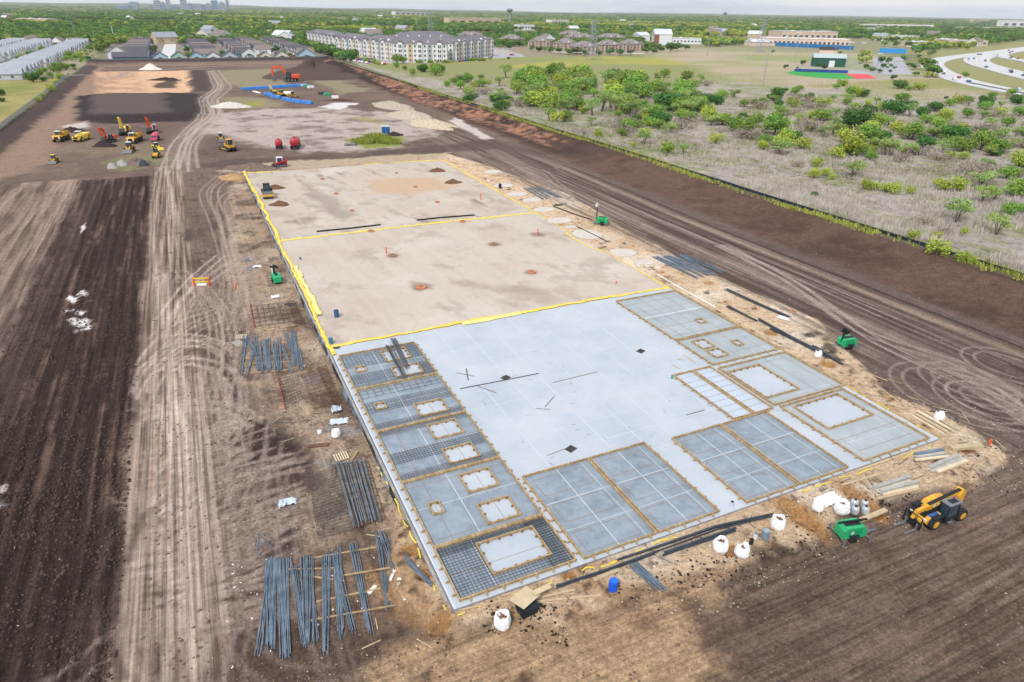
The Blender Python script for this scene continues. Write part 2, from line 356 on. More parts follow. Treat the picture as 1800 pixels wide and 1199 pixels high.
# yard between road and building
region(rect(-16.8, -.2, -60, 190), (120, 105, 98), 1, 1, .8, False)
region(rect(-16.8, -3, -10, 150), (88, 74, 69), 1.2, 1, .8, False, np.clip(N8*3.2+NS*2+.1, 0, 1))
region([(470, 660), (500, 760), (535, 800), (545, 960), (520, 1000), (430, 1010), (330, 1199), (470, 1199), (400, 1100), (385, 960), (390, 800), (400, 680)], (80, 67, 62), 1.5, 1.6, .75)
region([(395, 640), (418, 600), (432, 640), (440, 700), (500, 760), (530, 830), (440, 830), (405, 740)], (68, 56, 53), .8, 1.4, .9)
TANZ = [(428, 300), (398, 330), (405, 420), (395, 470), (430, 560), (425, 660), (470, 720), (525, 770), (560, 830), (545, 960), (480, 980), (560, 1000), (640, 1040), (740, 1085), (800, 1072), (580, 610), (500, 430)]
region(TANZ, (172, 152, 133), 1.3, 1.6, .85); region(TANZ, (104, 88, 78), 1.3, 1.2, .8, True, np.clip(N8*4+N2*3+.05, 0, 1)); region(TANZ, (202, 186, 166), 1.3, 1.2, .7, True, np.clip(-N8b*5+N2-.2, 0, 1))
region([(440, 960), (560, 985), (720, 1060), (700, 1140), (600, 1199), (430, 1199), (420, 1060)], (92, 76, 68), 1.5, 1.5, .8)
region([(455, 1000), (680, 985), (720, 1060), (640, 1120), (500, 1040)], (138, 117, 102), 1.2, 1.5, .6)
region([(690, 1060), (750, 1090), (770, 1130), (700, 1150), (650, 1110)], (64, 52, 48), 1, 1.4, .8, True, np.clip(.5+N2*5, 0, 1))
# front cut: tan below the shelf, dark soil to the right
FR = [(560, 1260), (690, 1120), (800, 1100), (1000, 1080), (1110, 1040), (1240, 1000), (1330, 975), (1300, 1030), (1330, 1110), (1290, 1199), (1280, 1320), (700, 1320)]
region(FR, (178, 152, 124), 1.2, 1.4); region(FR, (122, 99, 80), 1.0, 1.2, .8, True, np.clip(N2*3.5+N8*2+fbm(T/.9, S/9, 3, 3)*2-1.2, 0, 1)); region(FR, (62, 50, 45), .8, 1, .9, True, np.clip((N8b+N2*.8-.2)*7, 0, 1))
region([(1330, 1000), (1440, 960), (1490, 915), (1600, 880), (1720, 855), (1800, 800), (2400, 900), (2400, 1500), (1300, 1500), (1290, 1199), (1330, 1110), (1300, 1030)], (126, 108, 97), 3.0, 3.4, .9, True, np.clip(.75+N2*3+N8*3, 0, 1))
region([(1330, 1000), (1440, 960), (1490, 915), (1600, 880), (1720, 855), (1800, 800), (2400, 900), (2400, 1500), (1300, 1500), (1290, 1199), (1330, 1110), (1300, 1030)], (98, 83, 75), 2.5, 3.4, .6, True, np.clip(N8*4+N2*3, 0, 1))
for k in range(60):
    t0 = -2.5-k*.5+random.uniform(-.3, .3); s0 = random.uniform(36, 62); ln = random.uniform(10, 40)
    line([(s0, t0), (s0+ln*.5, t0+random.uniform(-.5, .8)), (s0+ln, t0+random.uniform(-1, 2.0))], random.uniform(.1, .3), random.choice([(152, 138, 130), (140, 126, 118), (70, 58, 54)]), random.uniform(.3, .7), False, .5, .7)
# pale shelf
region([px for px in [(690, 1035), (790, 1105), (905, 1080), (985, 1098), (1110, 1040), (1215, 1010), (1330, 985), (1425, 960), (1480, 905), (1600, 872), (1725, 850), (1778, 800),
        (1660, 728), (1560, 690), (1430, 560), (1240, 478), (1100, 402), (1000, 343), (850, 288), (780, 268), (600, 560), (700, 800)]], (206, 184, 158), .5, .8)
B, m = pmask(shelf, .5, .8)
paint(B, m*np.clip(N2[B]*4+N8[B]*2, 0, 1), (178, 146, 112), .75); paint(B, m*np.clip((-N8b[B]-.05)*6+N2[B]*2, 0, 1), (222, 210, 196), .8); paint(B, m*np.clip((N1[B]*.6+N2[B]-.22)*8, 0, 1), (92, 74, 62), .8)
ring = np.clip(1-np.abs(msh-.4)*2.4, 0, 1); paint(B, ring[:m.shape[0], :m.shape[1]]*np.clip(.2+N8[B]*2.5, 0, 1) if ring.shape == m.shape else m*0, (176, 136, 92), .8)
for u, v, r, dp in SLOTS:
    s_, t_ = px2st(u, v, -.2); B = blk(s_-5, s_+5, t_-5, t_+5)
    d = np.hypot((S[B]-s_)*(1.0 if r > 2 else .8), (T[B]-t_)*(.42 if r > 2 else .9)); d += .35*N2[B]+.3*N8[B]
    paint(B, 1-sstep(d, .4*r, .75*r), (168, 126, 78), .85)
region([(640, 1000), (700, 960), (790, 1085), (760, 1110), (690, 1070)], (170, 138, 104), .8, 1, .7)
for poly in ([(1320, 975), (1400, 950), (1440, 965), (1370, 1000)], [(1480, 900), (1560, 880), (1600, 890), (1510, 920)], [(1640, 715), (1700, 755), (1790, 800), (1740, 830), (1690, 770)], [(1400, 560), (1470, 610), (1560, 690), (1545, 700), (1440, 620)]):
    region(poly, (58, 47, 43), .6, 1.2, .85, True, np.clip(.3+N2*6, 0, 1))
# right: graded soil, haul lines, dark bank
region([(880, 262), (1250, 448), (1440, 560), (1560, 685), (1700, 745), (1800, 800), (2400, 1050), (2400, 760), (1800, 585), (1617, 500), (1250, 352), (1000, 290), (870, 245)], (108, 93, 88), 1.5, 2)
B = blk(60, 92, -60, 260); m_ = sstep(S[B], 66, 70)*(1-sstep(S[B]+2*N8[B], 90, 95))
paint(B, m_*np.clip(NS[B]*6+.0, 0, 1), (142, 127, 120), .7); paint(B, m_*np.clip(-NS[B]*6-.2, 0, 1), (78, 65, 61), .7)
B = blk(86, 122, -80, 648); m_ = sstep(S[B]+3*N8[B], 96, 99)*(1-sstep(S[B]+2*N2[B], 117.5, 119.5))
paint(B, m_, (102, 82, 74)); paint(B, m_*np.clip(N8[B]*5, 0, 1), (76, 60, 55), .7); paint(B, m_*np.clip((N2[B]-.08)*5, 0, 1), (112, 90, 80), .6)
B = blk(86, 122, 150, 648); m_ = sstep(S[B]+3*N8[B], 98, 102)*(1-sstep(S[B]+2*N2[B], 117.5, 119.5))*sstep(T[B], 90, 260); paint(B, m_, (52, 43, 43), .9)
region([(596, 110), (640, 121), (760, 170), (900, 214), (1000, 256), (980, 262), (860, 222), (740, 181), (640, 135)], (184, 138, 114), 1.5, 2.5, .7, True, np.clip(.45+N2*3+N8*2, 0, 1))
region([(800, 206), (870, 244), (850, 244), (790, 212)], (205, 198, 196), 1, 1.5, .85)
for k in range(26):
    s0 = random.uniform(69, 92); a0 = random.uniform(-20, 90); ln = random.uniform(30, 120); sw = random.uniform(-2, 2)
    line([(s0, a0), (s0+sw*.4+.5*random.random(), a0+ln*.5), (s0+sw, a0+ln)], random.uniform(.25, .5), random.choice([(152, 138, 131), (160, 147, 140), (74, 62, 58)]), random.uniform(.35, .75), False, .6, .4)
for s0, w_, c in ((88.5, .9, (78, 64, 60)), (90.5, 1.6, (150, 134, 122)), (86, .5, (66, 55, 52)), (93, .6, (60, 49, 46))):
    line([(s0+.6*math.sin(k), -30+k*22) for k in range(9)], w_, c, .8, False, .6, .6)
for (cu, cv, r) in ((1745, 705, 5.0), (1700, 672, 4.2), (1735, 700, 3.2), (1770, 640, 4.0), (1690, 690, 6.5)):          # turning circles
    c_ = px2st(cu, cv, -.5); twin([(c_[0]+r*math.cos(k*.55), c_[1]+1.25*r*math.sin(k*.55)) for k in range(11)], 1.6, .26, (166, 152, 146), .65, False)
twin([(1000, 340), (930, 305), (905, 298), (925, 296), (960, 305), (990, 330), (1100, 385)], 1.8, .4, (158, 144, 136), .7)
for k in range(9):
    o = random.uniform(-6, 6); twin([(1270+o, 430), (1400+o*2, 500+o), (1530+o*3, 590+o*2), (1700, 660+o*3), (1830, 740+o*3)], 1.8, .28, (162, 149, 142), .5)
# pads
region(rect(0, SW_, SL, TL1), (197, 186, 176), .35, .1, 1, False)
region(rect(0, SW_, TL1, TL2), (193, 181, 170), .35, .2, 1, False)
B = blk(0, SW_, SL, TL2); paint(B, np.clip(N8[B]*4, 0, 1), (184, 170, 158), .5); paint(B, np.clip((-N8b[B]-.1)*5, 0, 1), (208, 199, 190), .6); paint(B, np.clip((N2[B]-.16)*7, 0, 1), (172, 158, 146), .4); RM[B] = .12
B = blk(0, SW_, TL1+2, TL2)
sm = np.clip((fbm(S[B]/2.2+T[B]/14, T[B]/9, 4, 3)-.5)*7-.5, 0, 1)*np.clip(.6+N40[B]*2+N8[B]*3, 0, 1); paint(B, sm, (116, 104, 98), .8)
_sw = fbm(S/1.1+.02*T*T*.02, T/16+S/30, 3, 6)
B = blk(0, SW_, SL, TL2); paint(B, np.clip((_sw[B]-.56)*7, 0, 1), (178, 166, 155), .16); paint(B, np.clip((.44-_sw[B])*7, 0, 1), (210, 201, 192), .14); paint(B, np.clip((fbm(S[B]/5+T[B]/20, T[B]/6, 5, 7, .65)-.56)*8, 0, 1), (162, 148, 137), .5)
region([(650, 318), (760, 312), (800, 330), (740, 345), (650, 345)], (196, 168, 140), 2, 2.5, .8)
region([(545, 330), (620, 380), (600, 395), (540, 345)], (150, 138, 130), 1, 2, .6); region([(800, 500), (900, 520), (960, 540), (1000, 530), (920, 505)], (160, 144, 130), 2, 2, .55); region([(720, 500), (760, 503), (755, 512), (725, 512)], (150, 130, 112), .8, .8, .7)
for u, v in ((740, 505), (934, 478), (868, 429), (690, 449), (945, 412)):
    s_, t_ = px2st(u, v); B = blk(s_-4, s_+4, t_-4, t_+4); d = np.hypot(S[B]-s_, T[B]-t_)+N2[B]*1.4; paint(B, 1-sstep(d, .8, 2.0), (126, 112, 102), .75)
# rear of the site
region([(100, 195), (150, 120), (182, 118), (172, 170), (80, 290), (-40, 330), (-60, 290)], (150, 128, 114), 2.5, 3, .85)
region([(330, 232), (372, 200), (470, 190), (600, 190), (720, 205), (765, 236), (700, 258), (560, 268), (470, 262), (390, 236)], (182, 172, 167), 3, 5, .9)
region([(330, 232), (372, 200), (470, 190), (600, 190), (720, 205), (765, 236), (700, 258), (560, 268), (470, 262), (390, 236)], (120, 108, 102), 3, 4, .8, True, np.clip(N8*5+N2*2, 0, 1))
region([(135, 168), (300, 164), (362, 167), (364, 204), (330, 214), (200, 217), (132, 213)], (60, 53, 55), 2, 2.5); region([(165, 171), (292, 168), (298, 205), (160, 208)], (98, 88, 86), 3, 3, .85)
region([(165, 126), (332, 124), (338, 161), (250, 168), (168, 166)], (204, 170, 142), 2.5, 3); region([(165, 126), (240, 126), (260, 150), (170, 166)], (150, 122, 104), 4, 4, .6, True, np.clip(.4+N8*4, 0, 1))
region([(332, 124), (372, 122), (374, 160), (338, 161)], (74, 65, 66), 3, 3, .9); region([(272, 140), (300, 132), (312, 136), (306, 146), (275, 146)], (60, 52, 54), 2, 3, .9)
for poly in ([(385, 124), (480, 121), (505, 140), (500, 153), (420, 153), (388, 140)], [(545, 140), (600, 141), (645, 158), (600, 166)], [(390, 170), (470, 172), (500, 186), (420, 192), (380, 184)]): region(poly, (142, 136, 112), 4, 4, .85)
region([(430, 180), (462, 178), (458, 186), (435, 186)], (150, 148, 70), 2, 2, .8); region([(556, 188), (590, 180), (632, 182), (600, 193)], (214, 214, 218), 1.5, 2.5, .95)
region([(608, 246), (640, 236), (712, 240), (706, 256), (640, 261)], (128, 142, 62), 1.5, 2, .9); region([(615, 205), (650, 206), (690, 220), (660, 216)], (150, 150, 90), 2, 3, .7)
region([(170, 290), (230, 268), (305, 282), (220, 302)], (132, 132, 98), 3, 4, .75); region([(100, 262), (150, 245), (280, 250), (300, 275), (180, 275)], (134, 124, 106), 3, 4, .6)
region([(112, 222), (150, 214), (165, 222), (130, 228)], (205, 200, 196), 1.5, 3, .8); region([(250, 300), (420, 278), (620, 270), (860, 246), (880, 262), (640, 280), (430, 292)], (88, 76, 72), 3, 3, .75)
region([(380, 300), (480, 284), (700, 272), (790, 268), (790, 284), (425, 302)], (186, 170, 150), 1.5, 2.5, .85)
region(rect(-77, 120, 630, 651), (56, 50, 54), 2, 2.5, .92, False); region(rect(-77.5, -68.5, 150, 640), (70, 61, 62), 1.2, 1.6, .85, False); region(rect(-77, 119, 612, 624), (150, 128, 112), 2.5, 3, .5, False)
_dr = pxp([(372, 124), (385, 142), (388, 155), (366, 176), (372, 200), (345, 225), (318, 255), (312, 300)])
line(_dr, 9, (140, 128, 120), .6, False, .6, .4)
for k_ in range(9):
    o_ = random.gauss(0, 3.0); line([(s_+o_+random.uniform(-1.2, 1.2), t_+random.uniform(-4, 4)) for s_, t_ in _dr[random.choice([0, 0, 2, 3]):]], random.uniform(.5, 1.0), (178, 166, 159), random.uniform(.4, .8), False, .5, .5)
for o in ():
    line([(372, 124), (385, 142), (388, 155), (366, 176), (372, 200), (345, 225), (318, 255), (312, 300)][::1], 1.0, (172, 160, 153), .8, True, .5, .3) if o == .6 else line([(s_+o, t_) for s_, t_ in pxp([(372, 124), (385, 142), (388, 155), (366, 176), (372, 200), (345, 225), (318, 255), (312, 300)])], 1.0, (176, 165, 158), .75, False, .5, .3)
line([(110, 138), (170, 132), (260, 124), (400, 116), (560, 116)], 4, (150, 142, 140), .8); line([(390, 155), (420, 158), (470, 156)], 3, (140, 130, 124), .7)
region([(118, 522), (150, 512), (172, 518), (168, 530), (135, 532)], (236, 234, 238), .25, .9, .95, True, np.clip(.75+N2*8, 0, 1)); region([(120, 545), (140, 542), (165, 552), (160, 580), (135, 585)], (236, 234, 238), .25, .9, .95, True, np.clip(.7+N2*8, 0, 1))
region([(-30, 840), (14, 850), (10, 890), (-30, 900)], (205, 200, 200), .3, .8, .9, True, np.clip(.5+N2*6, 0, 1)); region([(143, 398), (150, 392), (150, 404), (144, 410)], (225, 222, 222), .2, .4, .9)
for poly in ([(418, 445), (440, 440), (448, 450), (428, 458)], [(425, 462), (450, 455), (455, 465), (430, 472)], [(520, 660), (560, 645), (590, 648), (560, 665)], [(545, 745), (600, 735), (640, 742), (600, 760)], [(540, 800), (600, 800), (590, 815), (550, 812)]): region(poly, (150, 148, 150), .5, .7, .75)
# criss-cross tyre tracks in the yard
B = blk(-24, 0, -20, 180); paint(B, sstep(S[B], -24, -22)*(1-sstep(S[B], -1, 0))*np.clip((N1[B]*.5+N2[B]-.12)*6, 0, 1), (78, 65, 60), .55)
for q in ([(245, 690), (270, 640), (330, 625), (390, 640), (410, 680), (400, 730), (370, 780)], [(300, 830), (340, 790), (400, 750), (450, 740)], [(300, 900), (360, 850), (440, 820), (520, 800)], [(300, 940), (380, 900), (450, 880), (530, 850)], [(230, 980), (330, 960), (430, 945), (520, 900)],
          [(320, 1040), (400, 1010), (460, 990)], [(330, 1070), (420, 1050), (470, 1040)], [(310, 640), (330, 760), (345, 880), (350, 1000)], [(345, 640), (365, 760), (380, 880)], [(290, 700), (320, 760), (330, 830)], [(440, 302), (390, 320), (372, 345), (385, 380), (402, 440), (408, 500), (400, 560)],
          [(300, 560), (345, 500), (400, 450)], [(250, 720), (330, 700), (400, 705), (440, 730)], [(260, 640), (300, 600), (360, 590), (395, 610)], [(270, 880), (350, 820), (430, 780)], [(330, 480), (380, 540), (390, 620), (370, 700)], [(285, 600), (330, 560), (420, 530), (500, 520)]):
    for k in range(3):
        j = random.uniform(-14, 14); twin([(u+j+random.uniform(-5, 5), v+j*.6+random.uniform(-6, 6)) for u, v in q], 1.8, random.uniform(.26, .42), random.choice([(186, 171, 163), (176, 160, 151), (166, 150, 141)]), random.uniform(.55, .85), True, .45)
for k in range(60):
    s0 = random.uniform(-24, -9); t0 = random.uniform(-8, 95); r = random.uniform(6, 26); a0 = random.uniform(1.2, 1.9); sg = random.choice([-1, 1])
    pts = [(s0+(sg*(r-r*math.cos(q*.13*12/r*.8)))*.55+q*.05, t0+r*math.sin(q*.13*12/r*.8)) for q in range(9)]
    twin(pts, 1.7, random.uniform(.22, .4), random.choice([(160, 146, 138), (150, 136, 128), (168, 155, 148)]), random.uniform(.3, .65), False, .5)
for k in range(30):
    v = random.choice([random.uniform(770, 900), random.uniform(880, 1100)]); u0 = random.uniform(200, 300); u1 = u0+random.uniform(150, 330)
    twin([(u0, v+30), ((u0+u1)/2, v+random.uniform(-8, 14)), (u1, v-random.uniform(15, 45))], 1.7, .35, (158, 142, 133), random.uniform(.4, .75), True, .5)
twin([(430, 850), (400, 1000), (410, 1100), (480, 1170), (560, 1180)], 1.9, .4, (140, 124, 115), .7); twin([(60, 1230), (120, 1190), (190, 1130), (240, 1100)], 1.9, .5, (140, 126, 118), .75)
twin([(190, 1199), (160, 1100), (200, 980), (230, 900)], 1.9, .6, (92, 78, 72), .7)
B = blk(-46, 74, -48, 30); paint(B, np.clip(N1[B]*1.2, 0, 1)*((S[B] < 0) | (T[B] < -1) | (S[B] > SW_)), (64, 54, 50), .25)

nT, nS = S.shape
ins_ = ((S > -75.5) & (S < 118.5) & (T < 646))[..., None]; lum = GC.mean(-1, keepdims=True)
_pd = ((S > 0) & (S < SW_) & (T > SL) & (T < TL2))[..., None]
GC = np.where(ins_, GC*np.where(_pd, np.array([1.0, .99, .99]), np.array([1.12, 1.07, 1.03])), GC)
X = ORI[0]+E1[0]*S+E2[0]*T; Y = ORI[1]+E1[1]*S+E2[1]*T
V = np.stack([X, Y, Z], -1).reshape(-1, 3)
idx = np.arange(nT*nS).reshape(nT, nS)
Fq = np.stack([idx[:-1, :-1], idx[:-1, 1:], idx[1:, 1:], idx[1:, :-1]], -1).reshape(-1, 4)
gm = bpy.data.materials.new('soil_and_turf'); gm.use_nodes = True; N = gm.node_tree.nodes; L = gm.node_tree.links; b = N['Principled BSDF']
b.inputs['Roughness'].default_value = .95; b.inputs['Specular IOR Level'].default_value = .1
at = N.new('ShaderNodeAttribute'); at.attribute_name = 'earth'
tcn = N.new('ShaderNodeTexCoord')
def nz(scale, det, rough=.6):
    q = N.new('ShaderNodeTexNoise'); q.inputs['Scale'].default_value = scale; q.inputs['Detail'].default_value = det; q.inputs['Roughness'].default_value = rough
    L.new(tcn.outputs['Object'], q.inputs['Vector']); return q.outputs['Fac']
f1 = nz(3.2, 6, .8); f2 = nz(.7, 5, .7)
a1 = N.new('ShaderNodeMapRange'); a1.inputs[1].default_value = .28; a1.inputs[2].default_value = .72; a1.inputs[3].default_value = -.62; a1.inputs[4].default_value = .62; L.new(f1, a1.inputs[0])
a2 = N.new('ShaderNodeMapRange'); a2.inputs[1].default_value = .3; a2.inputs[2].default_value = .7; a2.inputs[3].default_value = -.2; a2.inputs[4].default_value = .2; L.new(f2, a2.inputs[0])
ru = N.new('ShaderNodeAttribute'); ru.attribute_name = 'ruts'; rsep = N.new('ShaderNodeSeparateColor'); L.new(ru.outputs['Color'], rsep.inputs[0])
rotm = N.new('ShaderNodeMapping'); rotm.inputs['Rotation'].default_value = (0, 0, -TH); L.new(tcn.outputs['Object'], rotm.inputs[0])
def streak(src):
    for ch, sc_ in (('Red', (2.6, .035, 1)), ('Green', (.06, 2.4, 1))):
        mpn = N.new('ShaderNodeMapping'); mpn.inputs['Scale'].default_value = sc_; L.new(rotm.outputs[0], mpn.inputs[0])
        q = N.new('ShaderNodeTexNoise'); q.inputs['Scale'].default_value = 1; q.inputs['Detail'].default_value = 3; q.inputs['Roughness'].default_value = .7; q.inputs['Distortion'].default_value = .25; L.new(mpn.outputs[0], q.inputs['Vector'])
        mr = N.new('ShaderNodeMapRange'); mr.inputs[1].default_value = .32; mr.inputs[2].default_value = .68; mr.inputs[3].default_value = -.58; mr.inputs[4].default_value = .52; L.new(q.outputs['Fac'], mr.inputs[0])
        ma = N.new('ShaderNodeMath'); ma.operation = 'MULTIPLY_ADD'; ma.inputs[2].default_value = 1; L.new(mr.outputs[0], ma.inputs[0]); L.new(rsep.outputs[ch], ma.inputs[1])
        mu = N.new('ShaderNodeMath'); mu.operation = 'MULTIPLY'; L.new(src, mu.inputs[0]); L.new(ma.outputs[0], mu.inputs[1]); src = mu.outputs[0]
    return src
mm = N.new('ShaderNodeMath'); mm.operation = 'MULTIPLY'; rmn = N.new('ShaderNodeMapRange'); rmn.inputs[3].default_value = .06; rmn.inputs[4].default_value = 1.0; L.new(at.outputs['Alpha'], rmn.inputs[0])
mq = N.new('ShaderNodeMath'); mq.operation = 'MULTIPLY_ADD'; mq.inputs[2].default_value = 1.0; L.new(a1.outputs[0], mq.inputs[0]); L.new(rmn.outputs[0], mq.inputs[1])
mq2 = N.new('ShaderNodeMath'); mq2.operation = 'MULTIPLY_ADD'; mq2.inputs[2].default_value = 1.0; L.new(a2.outputs[0], mq2.inputs[0]); L.new(rmn.outputs[0], mq2.inputs[1])
L.new(mq.outputs[0], mm.inputs[0]); L.new(mq2.outputs[0], mm.inputs[1])
vm = N.new('ShaderNodeVectorMath'); vm.operation = 'SCALE'; L.new(at.outputs['Color'], vm.inputs[0]); L.new(streak(mm.outputs[0]), vm.inputs['Scale']); L.new(vm.outputs[0], b.inputs['Base Color'])
bp = N.new('ShaderNodeBump'); bp.inputs['Distance'].default_value = .3; L.new(rmn.outputs[0], bp.inputs['Strength']); L.new(f1, bp.inputs['Height']); L.new(bp.outputs[0], b.inputs['Normal'])
gme = npmesh('ground', V, Fq, gm, True)
ca = gme.color_attributes.new('earth', 'FLOAT_COLOR', 'POINT')
B = blk(-24.4, -17, -60, 193); RM[B] = .45
RU[..., 0] = sstep(S+.6*N8, -24.8, -24)*(1-sstep(S+.8*N8, -17.5, -15.5))*(1-sstep(T, 188, 194))*1.0
RU[..., 0] += .62*(1-sstep(S, -25, -24.3))*sstep(S, -75, -74)*(1-sstep(T+2*N8, 176, 184))+.55*sstep(S, 66, 71)*(1-sstep(S, 95, 99))*(T < 260)+.3*sstep(S, -17, -15)*(1-sstep(S, -4, -1))*(T < 190)
B, m = pmask(pxp([(1330, 1000), (1440, 960), (1490, 915), (1600, 880), (1720, 855), (1800, 800), (2400, 900), (2400, 1500), (1300, 1500), (1290, 1199), (1330, 1110), (1300, 1030)]), 1.5, 1.5); RU[..., 1][B] = m*.8
B, m = pmask(pxp(FR), 1, 1); RU[..., 1][B] = np.maximum(RU[..., 1][B], m*.55)
ca.data.foreach_set('color', np.concatenate([GC.reshape(-1, 3), RM.reshape(-1, 1)], 1).astype('f4').ravel())
rt = gme.color_attributes.new('ruts', 'FLOAT_COLOR', 'POINT'); rt.data.foreach_set('color', np.concatenate([RU.reshape(-1, 3), np.ones((nT*nS, 1))], 1).astype('f4').ravel())
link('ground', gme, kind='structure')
def gz(x, y):
    s, t = xy2st(x, y); j = min(max(np.searchsorted(sA, s)-1, 0), nS-2); i = min(max(np.searchsorted(tA, t)-1, 0), nT-2)
    a = (s-sA[j])/(sA[j+1]-sA[j]); c = (t-tA[i])/(tA[i+1]-tA[i])
    return float((Z[i, j]*(1-a)+Z[i, j+1]*a)*(1-c)+(Z[i+1, j]*(1-a)+Z[i+1, j+1]*a)*c)
def G(u, v):                                     # ground point under a photograph pixel
    z = -.4
    for _ in range(5):
        x, y = unproj(u, v, z); z = gz(x, y)
    return x, y, z
def GS(s, t):
    x, y = st2xy(s, t); return x, y, gz(x, y)
# ---------------- concrete slab with its bays ----------------
m_slab = mat('slab_concrete', (196, 209, 226), .75, .07, .35, rgb2=(206, 218, 232), det=6, spec=.2, coord='Generated')
def slab_mat(name, c1, c2, c3, sc1=.12, sc2=1.2, rough=.7):
    m = bpy.data.materials.new(name); m.use_nodes = True; N = m.node_tree.nodes; L = m.node_tree.links; b = N['Principled BSDF']
    b.inputs['Roughness'].default_value = rough; b.inputs['Specular IOR Level'].default_value = .25
    g = N.new('ShaderNodeNewGeometry')
    def n(sv, d, r):
        q = N.new('ShaderNodeTexNoise'); q.inputs['Scale'].default_value = sv; q.inputs['Detail'].default_value = d; q.inputs['Roughness'].default_value = r; L.new(g.outputs['Position'], q.inputs['Vector'])
        mr = N.new('ShaderNodeMapRange'); mr.inputs[1].default_value = .33; mr.inputs[2].default_value = .67; L.new(q.outputs['Fac'], mr.inputs[0]); return mr.outputs[0]
    x1 = N.new('ShaderNodeMix'); x1.data_type = 'RGBA'; x2 = N.new('ShaderNodeMix'); x2.data_type = 'RGBA'
    for nd, i, c in ((x1, 6, c1), (x1, 7, c2), (x2, 7, c3)): nd.inputs[i].default_value = (*[q*.9 for q in lin(c)], 1)
    L.new(n(sc1, 5, .6), x1.inputs[0]); L.new(x1.outputs[2], x2.inputs[6])
    ml = N.new('ShaderNodeMath'); ml.operation = 'MULTIPLY'; ml.inputs[1].default_value = .55; L.new(n(sc2, 8, .7), ml.inputs[0]); L.new(ml.outputs[0], x2.inputs[0])
    L.new(x2.outputs[2], b.inputs['Base Color']); MATS[name] = m; return m
m_slab = slab_mat('slab_concrete', (168, 182, 200), (194, 203, 216), (192, 192, 190))
m_joint = slab_mat('joint_dust', (204, 213, 224), (190, 201, 215), (216, 220, 226))
m_bed = slab_mat('oiled_casting_bed', (112, 124, 138), (142, 154, 168), (168, 180, 192), .25, .9, .5)
m_bed2 = slab_mat('pale_casting_bed', (160, 170, 176), (182, 190, 195), (150, 160, 166), .2, 1.0, .6)
m_bed3 = slab_mat('strip_casting_bed', (186, 198, 214), (200, 210, 224), (172, 186, 204), .2, 1.0, .6)
slab = link('concrete_slab', MB().box((SW_/2, SL/2, -.09), (SW_+.2, SL, .14)).mesh('concrete_slab', m_joint), loc=(*ORI, 0), rz=TH, kind='structure')
BS = 3.9; gap = .10; ns_ = int(round(SW_/BS)); nt_ = int(round(SL/BS)); ds, dt = SW_/ns_, SL/nt_
pan = MB().box((0, 0, -.01), (ds-gap, dt-gap, .02)).mesh('slab_panel', m_slab)
for i in range(ns_):
    for j in range(nt_):
        link('slab_panel', pan, slab, ((i+.5)*ds+random.uniform(-.015, .015), (j+.5)*dt, 0), random.uniform(-.002, .002))
m_wood = mat('form_lumber', (164, 136, 100), .85, .3, 2.2, rgb2=(196, 172, 134)); m_wood2 = mat('weathered_lumber', (190, 170, 140), .85, .2, 1.5)
m_bar = mat('rebar_steel', (74, 78, 84), .6, .25, 2.0, spec=.3); m_rust = mat('rusty_steel', (112, 82, 66), .85, .3, 2.0)
m_chalk = mat('chalk_line', (206, 214, 222), .9, .1); m_rline = mat('rust_layout_line', (150, 130, 112), .9, .15)

def boards(mb, w, h, a, b, z=0):                  # rectangle of boards, outer size w x h, board thickness a, height b
    mb.box((0, h/2-a/2, z+b/2), (w, a, b)); mb.box((0, -h/2+a/2, z+b/2), (w, a, b))
    mb.box((w/2-a/2, 0, z+b/2), (a, h-2*a, b)); mb.box((-w/2+a/2, 0, z+b/2), (a, h-2*a, b)); return mb
brace_me = MB().prism([(-.02, 0), (.34, 0), (.34, .05), (.05, .24), (-.02, .24)], -.07, .07).mesh('brace', m_wood)
inner_brace = MB().box((0, 0, .09), (.17, .14, .18)).mesh('corner_block', mat('block_lumber', (140, 108, 78), .85, .3, 3))
plate_cache = {}
def bd(length, alongx):
    k = (round(length, 2), alongx)
    if k not in plate_cache:
        mb = MB()
        for dx in (0,):
            if alongx: mb.box((0, 0, .14), (length, .11, .25)).box((0, .0, .26), (length, .15, .04))
            else: mb.box((0, 0, .14), (.11, length, .25)).box((0, 0, .26), (.15, length, .04))
        plate_cache[k] = mb.mesh('form_board', m_wood)
    return plate_cache[k]
